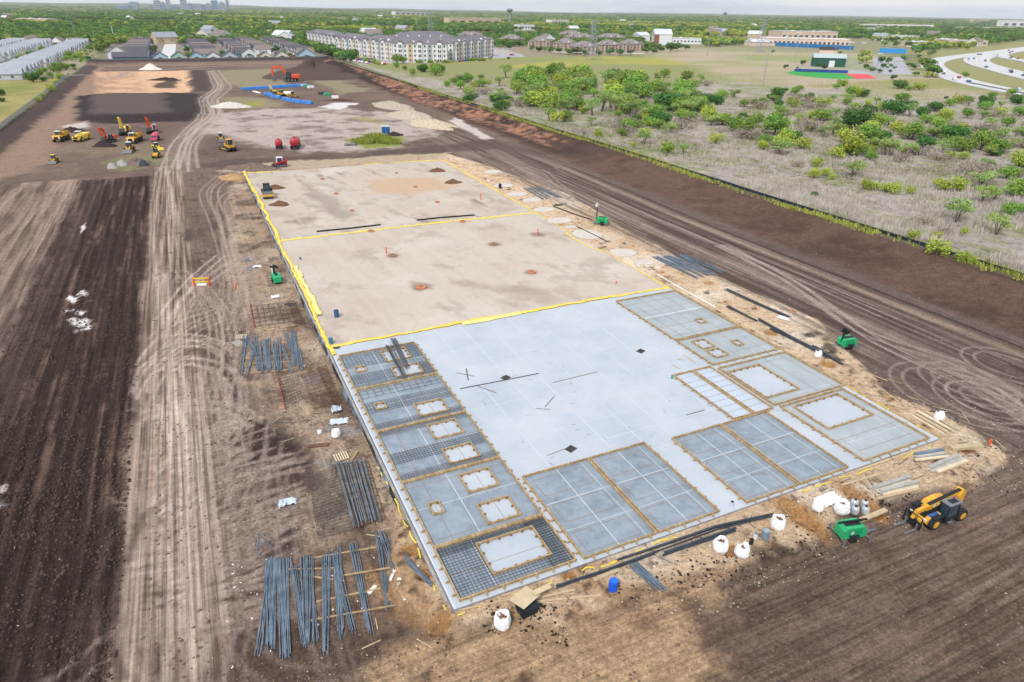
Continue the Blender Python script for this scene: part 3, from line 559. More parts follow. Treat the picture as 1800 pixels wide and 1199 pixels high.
def panel_form(s0, s1, t0, t1, label, bed, openings=(), mats=(), lines=(), sides='lrfb', brace_step=1.5, braces='lrfb', group='tilt-up panel forms on the slab'):
    cs, ct = (s0+s1)/2, (t0+t1)/2; w, h = s1-s0, t1-t0; x, y = st2xy(cs, ct)
    r = bpy.data.objects.new('panel_form', None); COL.objects.link(r); r.location = (x, y, .0); r.rotation_euler = (0, 0, TH)
    tag(r, label, 'formwork', group)
    link('casting_bed', MB().box((0, 0, .006), (w-.1, h-.1, .012)).mesh('casting_bed', bed), r)
    for side, ln, ax, lc in (('l', h, False, (-w/2, 0, 0)), ('r', h, False, (w/2, 0, 0)), ('f', w, True, (0, -h/2, 0)), ('b', w, True, (0, h/2, 0))):
        if side not in sides: continue
        o = link('form_board', bd(ln-.13 if ax else ln+.11, ax), r, lc)
        if side in braces:
            n = max(2, int(ln/brace_step))
            for k in range(n):
                q = -ln/2+(k+.5)*ln/n; rz = {'l': math.pi, 'r': 0, 'f': -math.pi/2, 'b': math.pi/2}[side]
                off = .08
                p_ = (0, q+random.uniform(-.08, .08), .012) if not ax else (q+random.uniform(-.08, .08), 0, .012)
                d_ = {'l': (-off, 0), 'r': (off, 0), 'f': (0, -off), 'b': (0, off)}[side]
                link('brace', brace_me, o, (p_[0]+d_[0], p_[1]+d_[1], .012), rz)
    OPN = []
    for q in openings:                                  # blocked-out openings
        if len(q) == 4 and not hasattr(q[0], '__len__'): a0, a1, b0, b1 = q
        else:
            P4 = [px2st(*p) for p in q]; a0 = (P4[0][0]+P4[3][0])/2; a1 = (P4[1][0]+P4[2][0])/2; b1 = (P4[0][1]+P4[1][1])/2; b0 = (P4[2][1]+P4[3][1])/2
        OPN.append((a0, a1, b0, b1)); ow, oh = a1-a0, b1-b0; lc = ((a0+a1)/2-cs, (b0+b1)/2-ct, .012)
        o = link('opening_form', boards(MB(), ow, oh, .13, .26).mesh('opening_form', m_wood), r, lc)
        link('opening_floor', MB().box((0, 0, .006), (ow-.27, oh-.27, .01)).mesh('opening_floor', m_slab), o)
        for sx in (-1, 1):
            for sy in (-1, 1): link('corner_block', inner_brace, o, (sx*(ow/2-.28), sy*(oh/2-.25), .014))
        if ow > 2:
            for k in range(1, int(ow/1.1)):
                for sy in (-1, 1): link('corner_block', inner_brace, o, (-ow/2+k*ow/int(ow/1.1), sy*(oh/2-.24), .013))
            for k in range(1, int(oh/1.1)):
                for sx in (-1, 1): link('corner_block', inner_brace, o, (sx*(ow/2-.27), -oh/2+k*oh/int(oh/1.1), .013))
    def cut(lo, hi, fix, ax):                           # bar pieces outside the openings
        seg = [(lo, hi)]
        for (p0, p1, q0, q1) in OPN:
            f0, f1, r0, r1 = (p0, p1, q0, q1) if ax else (q0, q1, p0, p1)
            if f0 < fix < f1: seg = [w_ for (x0, x1) in seg for w_ in ((x0, min(x1, r0)), (max(x0, r1), x1)) if w_[1]-w_[0] > .05]
        return seg
    for (a0, a1, b0, b1, ps, pt, zz, thick) in mats:    # steel mats, absolute s/t
        mb = MB(); k = a0
        while k <= a1+1e-3:
            kk = k+random.uniform(-.04, .04)
            for lo, hi in cut(b0+random.uniform(-.1, .1), b1, kk, True): mb.box((kk-cs, (lo+hi)/2-ct, zz), (thick, hi-lo, thick), rz=random.uniform(-.006, .006))
            k += ps
        k = b0
        while k <= b1+1e-3:
            kk = k+random.uniform(-.04, .04)
            for lo, hi in cut(a0, a1+random.uniform(-.1, .1), kk, False): mb.box(((lo+hi)/2-cs, kk-ct, zz+thick), (hi-lo, thick, thick))
            k += pt
        link('rebar_mat', mb.mesh('rebar_mat', m_bar), r, kind='stuff')
    wl_, rl_ = MB(), MB()
    for (c, a0, b0, a1, b1, lw) in lines:
        mb = wl_ if c == 'w' else rl_; lw = lw*.75
        mb.bar((a0-cs, b0-ct, .019 if c == 'w' else .024), (a1-cs, b1-ct, .019 if c == 'w' else .024), lw, .004)
    if wl_.v: link('chalk_lines', wl_.mesh('chalk_lines', m_chalk), r, kind='stuff')
    if rl_.v: link('layout_lines', rl_.mesh('layout_lines', m_rline), r, kind='stuff')
    return r
def mats_band(s0, s1, t0, t1, sp=.3, z=.09, th=.024): return (s0, s1, t0, t1, sp, sp, z, th)
LW = .07
strip_l = lambda t0, t1: [('w', 5.2, t0, 5.2, t1, .09), ('w', .8, (t0+t1)/2+.5, 11.2, (t0+t1)/2+.5, .08), ('r', 2.6, t0+.4, 2.6, t1-.4, LW), ('r', 8.0, t0+.4, 8.0, t1-.4, LW), ('r', .8, t1-.9, 11.2, t1-.9, LW), ('r', .8, t0+.9, 11.2, t0+.9, LW)]
panel_form(.6, 11.4, 37.1, 47.0, 'panel form with rebar mat and long steel bundles laid across its two openings', m_bed,
           [[(668, 620), (712, 612), (724, 630), (680, 638)], [(686, 648), (735, 640), (745, 655), (697, 666)], [(623, 647), (641, 645), (646, 653), (627, 657)]],
           [mats_band(.9, 11.1, 38.4, 41.0, .34), mats_band(.9, 11.1, 43.0, 46.6, .5), mats_band(9.2, 11.2, 37.6, 46.6, .5, .13), mats_band(.9, 11.2, 37.3, 37.9, .3, .2)], strip_l(37.1, 47))
panel_form(.6, 11.4, 26.9, 36.9, 'panel form with one large opening and a square blockout, beside the rebar-bundle form', m_bed,
           [[(727, 712), (777, 703), (790, 723), (738, 734)], [(656, 712), (676, 709), (682, 718), (662, 723)]],
           [mats_band(.9, 11.2, 31.0, 33.4, .34), mats_band(.9, 11.2, 27.2, 28.4, .3), mats_band(.9, 11.2, 34.6, 36.5, .9)], strip_l(26.9, 36.9))
panel_form(.6, 11.4, 17.0, 26.7, 'panel form with two openings divided by a dense rebar band', m_bed,
           [[(749, 748), (800, 739), (817, 762), (764, 774)], [(776, 792), (828, 780), (846, 804), (791, 818)]],
           [mats_band(.9, 11.2, 20.2, 22.4, .32), mats_band(.9, 11.2, 17.2, 18.2, .3, .2), mats_band(.9, 11.2, 25.8, 26.5, .3, .2)], strip_l(17, 26.7))
panel_form(.6, 11.4, 7.0, 16.8, 'panel form with no steel, two equal openings and one small square blockout', m_bed,
           [[(805, 836), (858, 825), (881, 854), (823, 868)], [(837, 888), (893, 875), (919, 908), (857, 923)], [(751, 887), (772, 883), (783, 902), (760, 908)]], [], strip_l(7, 16.8))
panel_form(.6, 11.4, .5, 6.8, 'corner panel form filled with rebar grid round one big opening', m_bed,
           [[(834, 957), (935, 929), (972, 976), (867, 1014)]],
           [(.8, 11.2, .7, 6.6, .33, .33, .09, .024), (9.2, 11.2, .7, 6.6, .2, .3, .17, .03), (.8, 11.2, 5.7, 6.6, .3, .2, .17, .028)], [('w', 4, .6, 4, 6.7, .08), ('r', .8, 3.4, 11, 3.4, LW)])
def yl(s0, s1, t0, t1, n=3):
    r = [('w', s0+(s1-s0)*.5, t0+.1, s0+(s1-s0)*.5, t1-.1, .1), ('w', s0+.1, t0+(t1-t0)*.62, s1-.1, t0+(t1-t0)*.62, .09), ('w', s0+.1, t0+(t1-t0)*.3, s1-.1, t0+(t1-t0)*.3, .07), ('w', s1-.9, t0+.1, s1-.9, t1-.1, .06)]
    for k in range(n):
        a = t0+(t1-t0)*(k+.15)/n; b_ = t0+(t1-t0)*(k+.8)/n
        r += [('r', s0+.8, a, s1-1.2, a, LW), ('r', s0+.8, b_, s1-1.2, b_, LW), ('r', s0+.8, a, s0+.8, b_, LW), ('r', s1-1.2, a, s1-1.2, b_, LW)]
    return r
panel_form(12.2, 19.9, .4, 12.8, 'grey panel form without openings, sharing a rail with the openings strip', m_bed, lines=yl(12.2, 19.9, .4, 12.8), braces='lf')
panel_form(20.2, 27.2, .4, 12.8, 'grey panel form without openings, bordering the bare slab aisle', m_bed, lines=yl(20.2, 27.2, .4, 12.8), braces='rf')
panel_form(30.6, 37.4, .3, 12.2, 'grey panel form without openings, across the aisle from its twin', m_bed, lines=yl(30.6, 37.4, .3, 12.2), braces='lf')
panel_form(37.7, 44.5, .3, 12.2, 'grey panel form without openings, next to the narrow white strip', m_bed, lines=yl(37.7, 44.5, .3, 12.2), braces='f')
panel_form(47.0, 57.6, .4, 12.4, 'front corner panel form with one big white opening, by the lumber stacks', m_bed2, [[(1394, 715), (1473, 694), (1536, 732), (1452, 756)]],
           lines=[('w', 48, .6, 48, 12, .08), ('w', 47.3, 3.6, 57.3, 3.6, .07), ('r', 48.2, 2, 57, 2, LW), ('r', 48.2, .9, 48.2, 4, LW), ('r', 56.4, 1, 56.4, 12, LW), ('r', 47.2, 4.4, 57, 4.4, LW), ('w', 52.5, .6, 52.5, 4.2, .08)], braces='lf')
panel_form(46.6, 58.6, 13.0, 23.2, 'panel form with a big white opening between two ladder-like rails', m_bed2, [[(1276, 656), (1336, 642), (1405, 686), (1347, 701)]],
           lines=[('r', 54.5, 13.2, 54.5, 23, LW), ('r', 57.4, 13.2, 57.4, 23, LW), ('w', 47, 14.1, 58, 14.1, .07), ('r', 47, 22.2, 58, 22.2, LW), ('w', 53.5, 13.2, 53.5, 23, .06)], braces='fb')
panel_form(39.8, 45.9, 12.5, 24.0, 'narrow pair of slatted panel forms split by a middle rail', m_bed3,
           lines=[('r', 39.9, 12.8+k*1.28, 45.8, 12.8+k*1.28, .08) for k in range(9)], braces='lf')
_q = link('form_board', bd(11.4, False), bpy.data.objects['panel_form.011'], (-.05, 0, .0)); _q2 = link('form_board', bd(11.3, False), bpy.data.objects['panel_form.011'], (.22, 0, .0))
for k in range(9): link('brace', inner_brace, _q, (.13, -5+k*1.25, .02))
panel_form(46.6, 58.6, 24.3, 32.3, 'panel form with a stepped pair of openings and a little square blockout', m_bed2,
           [[(1216, 602), (1236, 597), (1257, 610), (1235, 616)], [(1240, 619), (1262, 613), (1282, 625), (1260, 631)], [(1285, 601), (1296, 599), (1307, 606), (1296, 610)]],
           lines=[('r', 49.5+k*2.4, 24.5, 49.5+k*2.4, 32.1, LW) for k in range(4)]+[('r', 46.8, 26.5, 58.4, 26.5, LW), ('w', 46.8, 30.2, 58.4, 30.2, .07)], braces='lf')
panel_form(46.6, 58.6, 32.6, 48.4, 'deep panel form with a single tiny blockout, beside the yellow sheeting', m_bed2, [[(1221, 563), (1232, 561), (1242, 567), (1231, 571)]],
           lines=[('r', 48.6+k*2.3, 33, 48.6+k*2.3, 48, LW) for k in range(5)]+[('r', 46.8, 34+k*3.1, 58.4, 34+k*3.1, LW) for k in range(5)]+[('w', 46.8, 41, 58.4, 41, .35)], braces='l')

# perimeter edge of the slab: outer boards and the yellow crumpled barrier edge
m_edge = mat('edge_board_grey', (120, 132, 150), .7, .2, 1.5); m_yel = mat('yellow_barrier_plastic', (238, 208, 60), .5, .18, 1.2, rgb2=(250, 226, 110), spec=.4)
m_yel2 = mat('translucent_yellow_plastic', (238, 224, 140), .5, .15, 1.0)
tag(link('edge_form', MB().box((SW_/2-.2, -.13, -.12), (SW_+.3, .07, .26)).mesh('edge_form', m_edge), loc=(*ORI, 0), rz=TH), 'long grey edge board along the front of the slab', 'edge board')
tag(link('edge_form', MB().box((-.22, SL/2, -.11), (.07, SL+.1, .26)).mesh('edge_form', m_edge), loc=(*ORI, 0), rz=TH), 'long grey edge board along the slab side above the drop', 'edge board')
tag(link('edge_form', MB().box((SW_+.62, SL/2, -.06), (.07, SL+.1, .22)).mesh('edge_form', m_wood2), loc=(*ORI, 0), rz=TH), 'long timber edge board along the slab side towards the pipes', 'edge board')
def ribbon(name, label, pts, w, mat_, lift=.05, wob=.3, crinkle=.12, z=None, fold=0, tear=0):
    """crumpled strip of sheeting laid along a line in s,t"""
    P = smooth(pts, 3) if len(pts) > 2 else np.array(pts, float); d0 = 0; Q = []
    for a, b in zip(P[:-1], P[1:]):
        n = max(1, int(np.hypot(*(b-a))/.55))
        for k in range(n): Q.append(a+(b-a)*k/n)
    Q.append(P[-1]); Q = np.array(Q); D = np.gradient(Q, axis=0); D /= np.linalg.norm(D, axis=1)[:, None]+1e-9; Nn = np.stack([-D[:, 1], D[:, 0]], 1)
    V, Fc = [], []; m = 5; wv = 0; w = w*.72
    for i, q in enumerate(Q):
        wv = .75*wv+random.gauss(0, wob*.35); ww = w*(.7+.6*vn(np.array(i*.23), np.array(3.3+w), 2)); 
        for j in range(m):
            f_ = j/(m-1)-.5; p = q+Nn[i]*(wv+f_*ww); x, y = st2xy(*p)
            zz = (gz(x, y) if z is None else z)+lift+(0 if j in (0, 4) else abs(random.gauss(0, crinkle)))
            V.append((x, y, zz))
        if i and not (tear and (vn(np.array(i*.45), np.array(8.8+w), 4) < tear or random.random() < .42)):
            Fc += [((i-1)*m+j, (i-1)*m+j+1, i*m+j+1, i*m+j) for j in range(m-1)]
    o = tag(link(name, npmesh(name, V, Fc, mat_)), label, 'plastic sheeting')
    if tear: o['kind'] = 'stuff'; o.name = 'sheeting_shreds'
    return o
ribbon('barrier_sheeting', 'bright yellow sheeting edge between the blue-grey slab and the tan pad', [(-.3, SL+.3), (14, SL+.5), (26, SL+.6), (34, SL+.5), (46, SL+.4), (58.6, SL+.1)], .95, m_yel, .06, .22, .10, .0)
ribbon('barrier_sheeting', 'wide pale yellow flap of sheeting folded over the slab edge', [(20, SL+.2), (24, SL+.1), (30, SL+.2)], 1.5, m_yel2, .1, .1, .06, .0)
ribbon('barrier_sheeting', 'yellow sheeting strip dividing the two tan pads', [(.4, TL1), (16, TL1+.3), (32, TL1+.5), (48, TL1-.2), (59, TL1-.6)], 1.1, m_yel, .05, .3, .10)
ribbon('barrier_sheeting', 'thin yellow sheeting edge at the far end of the rear pad', [(0, TL2+2.5), (20, TL2+.5), (40, TL2-.5), (59, TL2-2.5)], 1.3, m_yel, .05, .4, .1)
ribbon('barrier_sheeting', 'yellow sheeting along the wall top beside the middle pad', [(.1, SL-2.5), (.2, 62), (.3, 80), (.1, TL1+1)], .8, m_yel, .07, .2, .10, .0)
ribbon('barrier_sheeting', 'ragged wide yellow sheeting bulging over the wall top', [(.8, 62), (.9, 70), (.8, 78), (.9, 86)], 1.0, m_yel2, .16, .25, .08, .02)
ribbon('barrier_sheeting', 'yellow sheeting along the wall top beside the rear pad', [(.3, TL1+1), (.2, 130), (-.1, 155), (-.2, TL2+2.6)], 1.0, m_yel, .07, .25, .12, .0)
ribbon('barrier_sheeting', 'narrow yellow strip along the pipe side of the middle pad', [(58.6, SL), (58.9, 66), (59, 72), (57.6, 74), (57.6, 85), (59.1, 86), (59.1, TL1)], .55, m_yel, .05, .08, .05)
ribbon('barrier_sheeting', 'narrow yellow strip along the pipe side of the rear pad', [(59.1, TL1), (59.3, 130), (59.4, 155), (59.5, TL2-2)], .8, m_yel, .05, .1, .06)
ribbon('barrier_sheeting', 'yellow shreds of sheeting poking out along the front slab edge', [(0, -.62), (16, -.66), (30, -.7), (44, -.7), (56.5, -.6)], .2, m_yel, .05, .28, .06, None, 0, .45)
ribbon('barrier_sheeting', 'yellow shreds of sheeting poking out beside the openings strip', [(-.75, .2), (-.85, 9), (-.8, 18), (-.75, 33)], .2, m_yel, .06, .28, .06, -.12, 0, .45)
ribbon('barrier_sheeting', 'yellow shreds of sheeting along the corner form by the lumber', [(58.9, -.4), (59.0, 6), (59.0, 13)], .28, m_yel, .05, .15, .05, None, 0, .5)
# foundation wall facing the lower yard: overlapping dark drainage boards
wall = bpy.data.objects.new('foundation_wall', None); COL.objects.link(wall); wall.location = (*ORI, 0); wall.rotation_euler = (0, 0, TH)
tag(wall, 'dark blue-grey boarded foundation wall below the pad edge', 'wall')
m_drn = mat('drain_board', (70, 84, 104), .6, .35, .8, rgb2=(120, 136, 156)); m_drn2 = mat('drain_board_light', (128, 142, 160), .6, .3, .8); m_drn3 = mat('drain_board_black', (44, 50, 60), .6, .3, .8)
t_ = 4.0
while t_ < 170:
    ln = random.uniform(1.6, 3.4); h_ = random.uniform(.75, 1.15)
    link('wall_board', MB().box((0, 0, -h_/2), (.05, ln+.1, h_), ry=random.uniform(.02, .2)).mesh('wall_board', random.choice([m_drn, m_drn, m_drn2, m_drn3])), wall, (-.42-random.random()*.15, t_+ln/2, -.04+random.uniform(-.1, .04)), random.uniform(-.02, .02))
    t_ += ln
link('wall_cap', MB().box((-.34, 87, -.09), (.3, 172, .1)).mesh('wall_cap', mat('wall_cap_grey', (168, 160, 150), .9, .25, .8)), wall)
# ---------------- loose steel, timber and pipes ----------------
m_stl = mat('blue_grey_rebar', (92, 112, 134), .55, .3, .8, rgb2=(122, 138, 154), spec=.4); m_pipe = mat('black_pipe', (62, 70, 80), .55, .35, .8, spec=.4); m_wht = mat('white_plastic', (236, 238, 242), .7, .06, 2.0, k=.95)
def zf(x0, y0, f): return lambda *pts: [(x0+p[0]*f, y0+p[1]*f) for p in pts]
z3 = zf(400, 800, .33284); z8 = zf(400, 480, .1501); zr = zf(850, 280, .27778); z6 = zf(1050, 480, .25016); z7 = zf(1100, 680, .25016); z4 = zf(700, 780, .28355); zt = zf(1380, 560, .33360); z2 = zf(400, 560, .25016); z5 = zf(750, 560, .27778)
def bars(name, label, cat, path, n, w0, w1, mt, r=.03, group=None, lift=.12, z=None, jit=.5, layers=2):
    """bundle of long bars following a picture path on the ground; w0, w1 spread at both ends"""
    P = [Vector(G(*q)) if z is None else Vector((*unproj(*q, z), z)) for q in path]; mb = MB()
    d = (P[-1]-P[0]); d.z = 0; d.normalize(); nr = Vector((-d.y, d.x, 0))
    for k in range(n):
        a = random.uniform(-1, 1); b = a*.6+random.uniform(-.5, .5); e0 = random.uniform(-jit, jit)*.5; e1 = random.uniform(-jit, jit); zz = lift+r*2*(k % layers)
        pts = [p+nr*((a*w0*(1-i/(len(P)-1))+b*w1*i/(len(P)-1))*.5)+Vector((0, 0, zz)) for i, p in enumerate(P)]
        pts[0] = pts[0]-d*e0; pts[-1] = pts[-1]+d*e1
        for p, q in zip(pts[:-1], pts[1:]): mb.bar(p, q, r*1.9)
    o = link(name, mb.mesh(name, mt), kind=None); return tag(o, label, cat, group)
for i, (p, n, a, b, lb) in enumerate([
    ([(228, 552), (216, 1012)], 20, 1.0, 1.2, 'rebar bundle at the road end of the front stack, crossed by stray bars'), ([(236, 556), (160, 1062)], 4, .5, .6, 'few stray rebars splayed out past the wide bundle by the road'),
    ([(290, 550), (306, 1058)], 20, 1.1, 1.0, 'wide rebar bundle second from the haul road, white tags on one end'), ([(330, 556), (372, 768)], 3, .2, .4, 'two short stray rebars beside the second wide bundle'),
    ([(352, 600), (412, 992)], 8, .6, .7, 'slanting rebar bundle crossing the middle pair on timber skids'), ([(400, 545), (416, 992)], 8, .7, .8, 'rebar bundle on skids beside the slanting bundle'), ([(437, 538), (434, 994)], 9, .6, .7, 'straight rebar bundle on skids next to the gap in the stack'),
    ([(446, 640), (478, 984)], 2, .2, .3, 'pair of stray rebars leaning off the straight bundle'), ([(525, 528), (521, 1036)], 14, .9, .7, 'thick rebar bundle on skids after the gap in the stack'), ([(568, 514), (598, 966)], 8, .8, .9, 'loose rebar bundle on skids spreading at its end'),
    ([(594, 492), (606, 940)], 5, .5, .5, 'thin rebar bundle overlapping the spreading one'), ([(575, 560), (664, 922)], 7, .6, 1.0, 'fanned rebar bundle slanting across the skids'), ([(664, 468), (758, 932)], 9, .9, .6, 'lone slanting rebar bundle across four skids'),
    ([(792, 408), (842, 818)], 5, .6, .5, 'sparse rebars lying near the corner of the trench'), ([(812, 414), (886, 612)], 6, .5, .9, 'short fan of rebars by the crumbling bank'), ([(806, 430), (876, 800)], 3, .4, .4, 'three loose rebars across the skid ends'),
    ([(852, 452), (960, 575), (1068, 686)], 10, .9, .5, 'bent rebar bundle hanging over the bank at the slab corner')]):
    bars('rebar_bundle', lb, 'rebar', z3(*p), n, a, b, m_stl, group='rebar bundles in the front stack')
for i, p in enumerate([[(210, 745), (165, 1195)], [(225, 760), (312, 930)], [(312, 930), (232, 1195)], [(320, 742), (366, 1142)], [(365, 812), (402, 1165)], [(415, 802), (470, 1152)], [(485, 770), (496, 1152)], [(545, 812), (570, 1152)], [(600, 762), (622, 1142)], [(638, 862), (752, 1162)], [(668, 702), (742, 905)], [(748, 690), (772, 1088)], [(792, 792), (824, 1092)], [(778, 700), (800, 1060)], [(832, 892), (882, 1132)], [(545, 900), (600, 1150)], [(440, 780), (452, 1100)]]):
    bars('rebar_bundle', 'blue-grey rebar bundle laid on skids beside the foundation wall', 'rebar', z8(*p), 8, .55, .5, m_stl, group='rebar bundles by the foundation wall')
for i, p in enumerate([[(258, 185), (378, 256)], [(285, 183), (405, 252)], [(310, 182), (425, 244)], [(335, 180), (470, 242)], [(362, 184), (490, 244)]]):
    bars('rebar_bundle', 'blue-grey rebar bundle in the small pile beside the rear pad', 'rebar', zr(*p), 9, .8, .7, m_stl, group='rebar pile beside the rear pad')
for i in range(11):
    k = i/10; p = [(1070+200*k+random.uniform(-12, 12), 622-14*k), (1328+190*k+random.uniform(-15, 15), 762-30*k-random.uniform(0, 22))]
    bars('rebar_bundle', 'blue-grey rebar bundle in the large pile beside the middle pad', 'rebar', zr(*p), 9, .55, .5, m_stl, group='rebar pile beside the middle pad')
for lb, p, n, w, r in (('pair of black pipes lying beyond the pale footings', [(440, 300), (560, 345), (684, 386)], 2, .5, .07), ('short black pipe end near the small rebar pile', [(452, 294), (505, 292)], 2, .4, .1), ('long dark pipe on the stepped footing', [(580, 422), (782, 522)], 1, .1, .09)):
    bars('black_pipe', lb, 'pipe', zr(*p), n, w, w, m_pipe, r, lift=.1)
for lb, p, n, w, r in (('twin dark bars running past a white sheet', [(905, 120), (1130, 225), (1350, 320)], 6, .7, .05), ('dark bar bundle ending in the pipe pile', [(915, 240), (1110, 338)], 6, .7, .06), ('thick black pipes in a row beside the timber slab edge', [(1130, 330), (1360, 460), (1596, 582)], 4, .8, .1), ('second run of black pipes under the thick row', [(1222, 395), (1545, 552)], 3, .5, .08)):
    bars('black_pipe', lb, 'pipe', z6(*p), n, w, w*1.1, m_pipe, r, lift=.12)
bars('black_pipe', 'dark pipe ending near a pale sack on the shelf', 'pipe', zt((150, 150), (310, 250)), 3, .6, .6, m_pipe, .09)
bars('black_pipe', 'long dark trough of pipes along the front slab edge', 'pipe', z7((-60, 1240), (300, 1120), (640, 1000), (1015, 918)), 4, .55, .55, m_pipe, .06)
bars('black_pipe', 'dark pipe over the muddy puddle between two sacks', 'pipe', z7((262, 1182), (520, 1095), (782, 1006)), 3, .5, .5, m_pipe, .09)
bars('black_pipe', 'dark steel beam lying near the plywood sheet', 'pipe', z4((985, 892), (1290, 790), (1590, 682)), 3, .4, .4, m_pipe, .06)
bars('rebar_bundle', 'grey rebar stack by the blue barrel', 'rebar', [(1112, 994), (1135, 1014), (1160, 1038)], 10, 1.0, 1.0, m_stl, .05)
for lb, p in (('long steel bundle lying over both openings of the panel form', [(1165, 145), (1215, 245), (1262, 345)]), ('shorter steel bundle lying beside it over one opening', [(1130, 195), (1186, 310), (1242, 420)])):
    bars('steel_bundle', lb, 'rebar', z2(*p), 12, .8, .7, mat('mill_grey_steel', (104, 108, 114), .5, .2), .04, z=.22, lift=.12)
for lb, p, r in (('long dark bar lying across the open slab', [(215, 445), (460, 398), (712, 348)], .045), ('faint thin bar lying on the slab beyond the long one', [(800, 405), (1080, 338)], .025), ('pair of thin sticks leaning from the long bar', [(322, 428), (440, 470)], .03), ('thin stick with a bent end on the slab', [(750, 560), (808, 490)], .03), ('thin crossed stick on the slab by the floor box', [(760, 868), (880, 822)], .02), ('thin stick near the slatted forms', [(1640, 612), (1760, 578)], .03), ('short bar across another near the yellow edge', [(190, 345), (300, 365)], .025), ('pale stick standing out on the slab', [(250, 320), (262, 388)], .05), ('short thin stick beside bent one', [(690, 570), (782, 576)], .02)):
    bars('loose_bar', lb, 'bar', z5(*p), 1, .05, .05, m_bar if r > .03 else m_rust, r, z=.004, lift=r, jit=.1)
# skids, planks
def plank(path, w, h, label, mt=None, name='timber_plank', group=None, z=None, lift=0.0, cat='timber'):
    P = [Vector(G(*q)) if z is None else Vector((*unproj(*q, z), z)) for q in path]; mb = MB()
    for p, q in zip(P[:-1], P[1:]): mb.bar(p+Vector((0, 0, h/2+lift)), q+Vector((0, 0, h/2+lift)), w, h)
    return tag(link(name, mb.mesh(name, mt or m_wood2)), label, cat, group)
for p in ([(455, 545), (790, 488)], [(325, 606), (560, 600)], [(455, 645), (560, 660)], [(600, 640), (862, 596)], [(470, 776), (812, 706)], [(430, 876), (888, 790)]):
    plank(z3(*p), .14, .1, 'timber skid under the rebar bundles of the front stack', m_wood, 'timber_skid', 'skids under the front rebar stack')
for p in ([(130, 872), (700, 815)], [(140, 1010), (720, 960)], [(150, 1068), (760, 1040)], [(170, 1180), (700, 1140)]):
    plank(z8(*p), .14, .1, 'timber skid under the rebar bundles beside the foundation wall', m_wood, 'timber_skid', 'skids under the rebar by the wall')
def stack(label, rows, w, h, mt, cat='lumber', name='lumber_stack'):
    pr = Proto(); c = Vector(G(*rows[0][0]))
    for k, (p, q, lift) in enumerate(rows):
        a = Vector(G(*p))-c; b = Vector(G(*q))-c; z0 = h/2+.02+lift*h; a.z = a.z+z0; b.z = b.z+z0
        pr.add('board', MB().bar(a, b, w, h*.92), mt if not isinstance(mt, list) else mt[k % len(mt)])
    return place(pr, name, label, cat, c)
mg = mat('grey_board', (172, 170, 166), .85, .2, 1.2); m_pale = mat('pale_board', (214, 198, 172), .85, .15, 1.2)
stack('stack of tan boards lying beside a tied white sack', [(*zt((668+k*14, 512-k*3), (838+k*9, 612-k*6)), k % 2) for k in range(6)]+[(*zt((690, 500), (872, 600)), 2), (*zt((700, 498), (890, 604)), 0)], .32, .14, [m_pale, m_wood2])
stack('grey boards stacked at the slab corner near the telehandler', [(*zt((683, 716+k*8), (822+k*8, 690+k*9)), k % 2) for k in range(6)], .36, .16, [mg, m_stl, m_pale])
stack('three long beams side by side on the pale shelf', [(*zt((752, 800), (918, 726)), 0), (*zt((765, 808), (938, 740)), 0), (*zt((800, 812), (958, 752)), 0), (*zt((758, 796), (905, 730)), 1)], .42, .2, [m_pale, mg])
stack('wide stack of grey beams near the yellow telehandler', [(*zt((462+k*10, 905+k*5), (640+k*12, 845+k*9)), 0) for k in range(6)]+[(*zt((470, 902), (655, 842)), 1), (*zt((500, 920), (690, 872)), 1)], .4, .2, [mg, mg, m_pale])
for p, w, h, lb in (([(868, 690), (1032, 676)], .7, .35, 'heavy beam over the pit at the far corner'), ([(398, 1066), (530, 1012)], .5, .2, 'pale beam on dark soil behind the green generator'), ([(485, 952), (704, 900)], .3, .14, 'long pale board lying alone below the beam stack'), ([(185, 965), (332, 935)], .3, .05, 'grey plank bridging the slot between white sacks'), ([(740, 868), (830, 830)], .3, .05, 'thin board beside the beams on the shelf'),
                    ([(300, 880), (520, 815)], .25, .12, 'long board following the front slab corner'), ([(390, 800), (680, 700)], .22, .1, 'board running past the slab corner in the wire scraps'), ([(640, 470), (480, 350)], .16, .06, 'thin plank on the shelf beyond the corner form'), ([(345, 250), (540, 330)], .16, .06, 'thin plank lying near the edge of the haul road'), ([(400, 345), (500, 345)], .08, .04, 'thin stick on the shelf near the wooden edge'), ([(555, 455), (600, 448)], .4, .06, 'short grey board at the shelf corner')):
    plank(zt(*p), w, h, lb)
for p, w, h, lb in (([(700, 945), (1060, 845)], .3, .12, 'long board beside the dark beam on the front shelf'), ([(640, 945), (840, 895)], .18, .1, 'board reaching the plywood sheet'), ([(840, 965), (1095, 908)], .18, .1, 'board running out from under the plywood'), ([(850, 980), (1255, 940)], .2, .06, 'pale batten on the front shelf'), ([(380, 1032), (700, 965)], .12, .06, 'thin brown lath parallel to the slab front'), ([(1212, 848), (1370, 782)], .36, .14, 'pale beam by the blue barrel'), ([(850, 985), (1010, 988)], .1, .05, 'short lath by the plywood sheet'), ([(0, 862), (40, 960)], .3, .06, 'board on the churned soil by the trench')):
    plank(z4(*p), w, h, lb)
for p, lb in (([(862, 665), (885, 605)], 'short white board among the loose rebar'), ([(745, 733), (782, 690)], 'short pale board lying on a skid'), ([(905, 650), (940, 760)], 'grey board at the foot of the bank')):
    plank(z3(*p), .35, .06, lb, mat('white_board', (226, 222, 212), .8, .1))
for p, lb in (([(430, 625), (690, 540)], 'board on slab near green bucket'),): pass
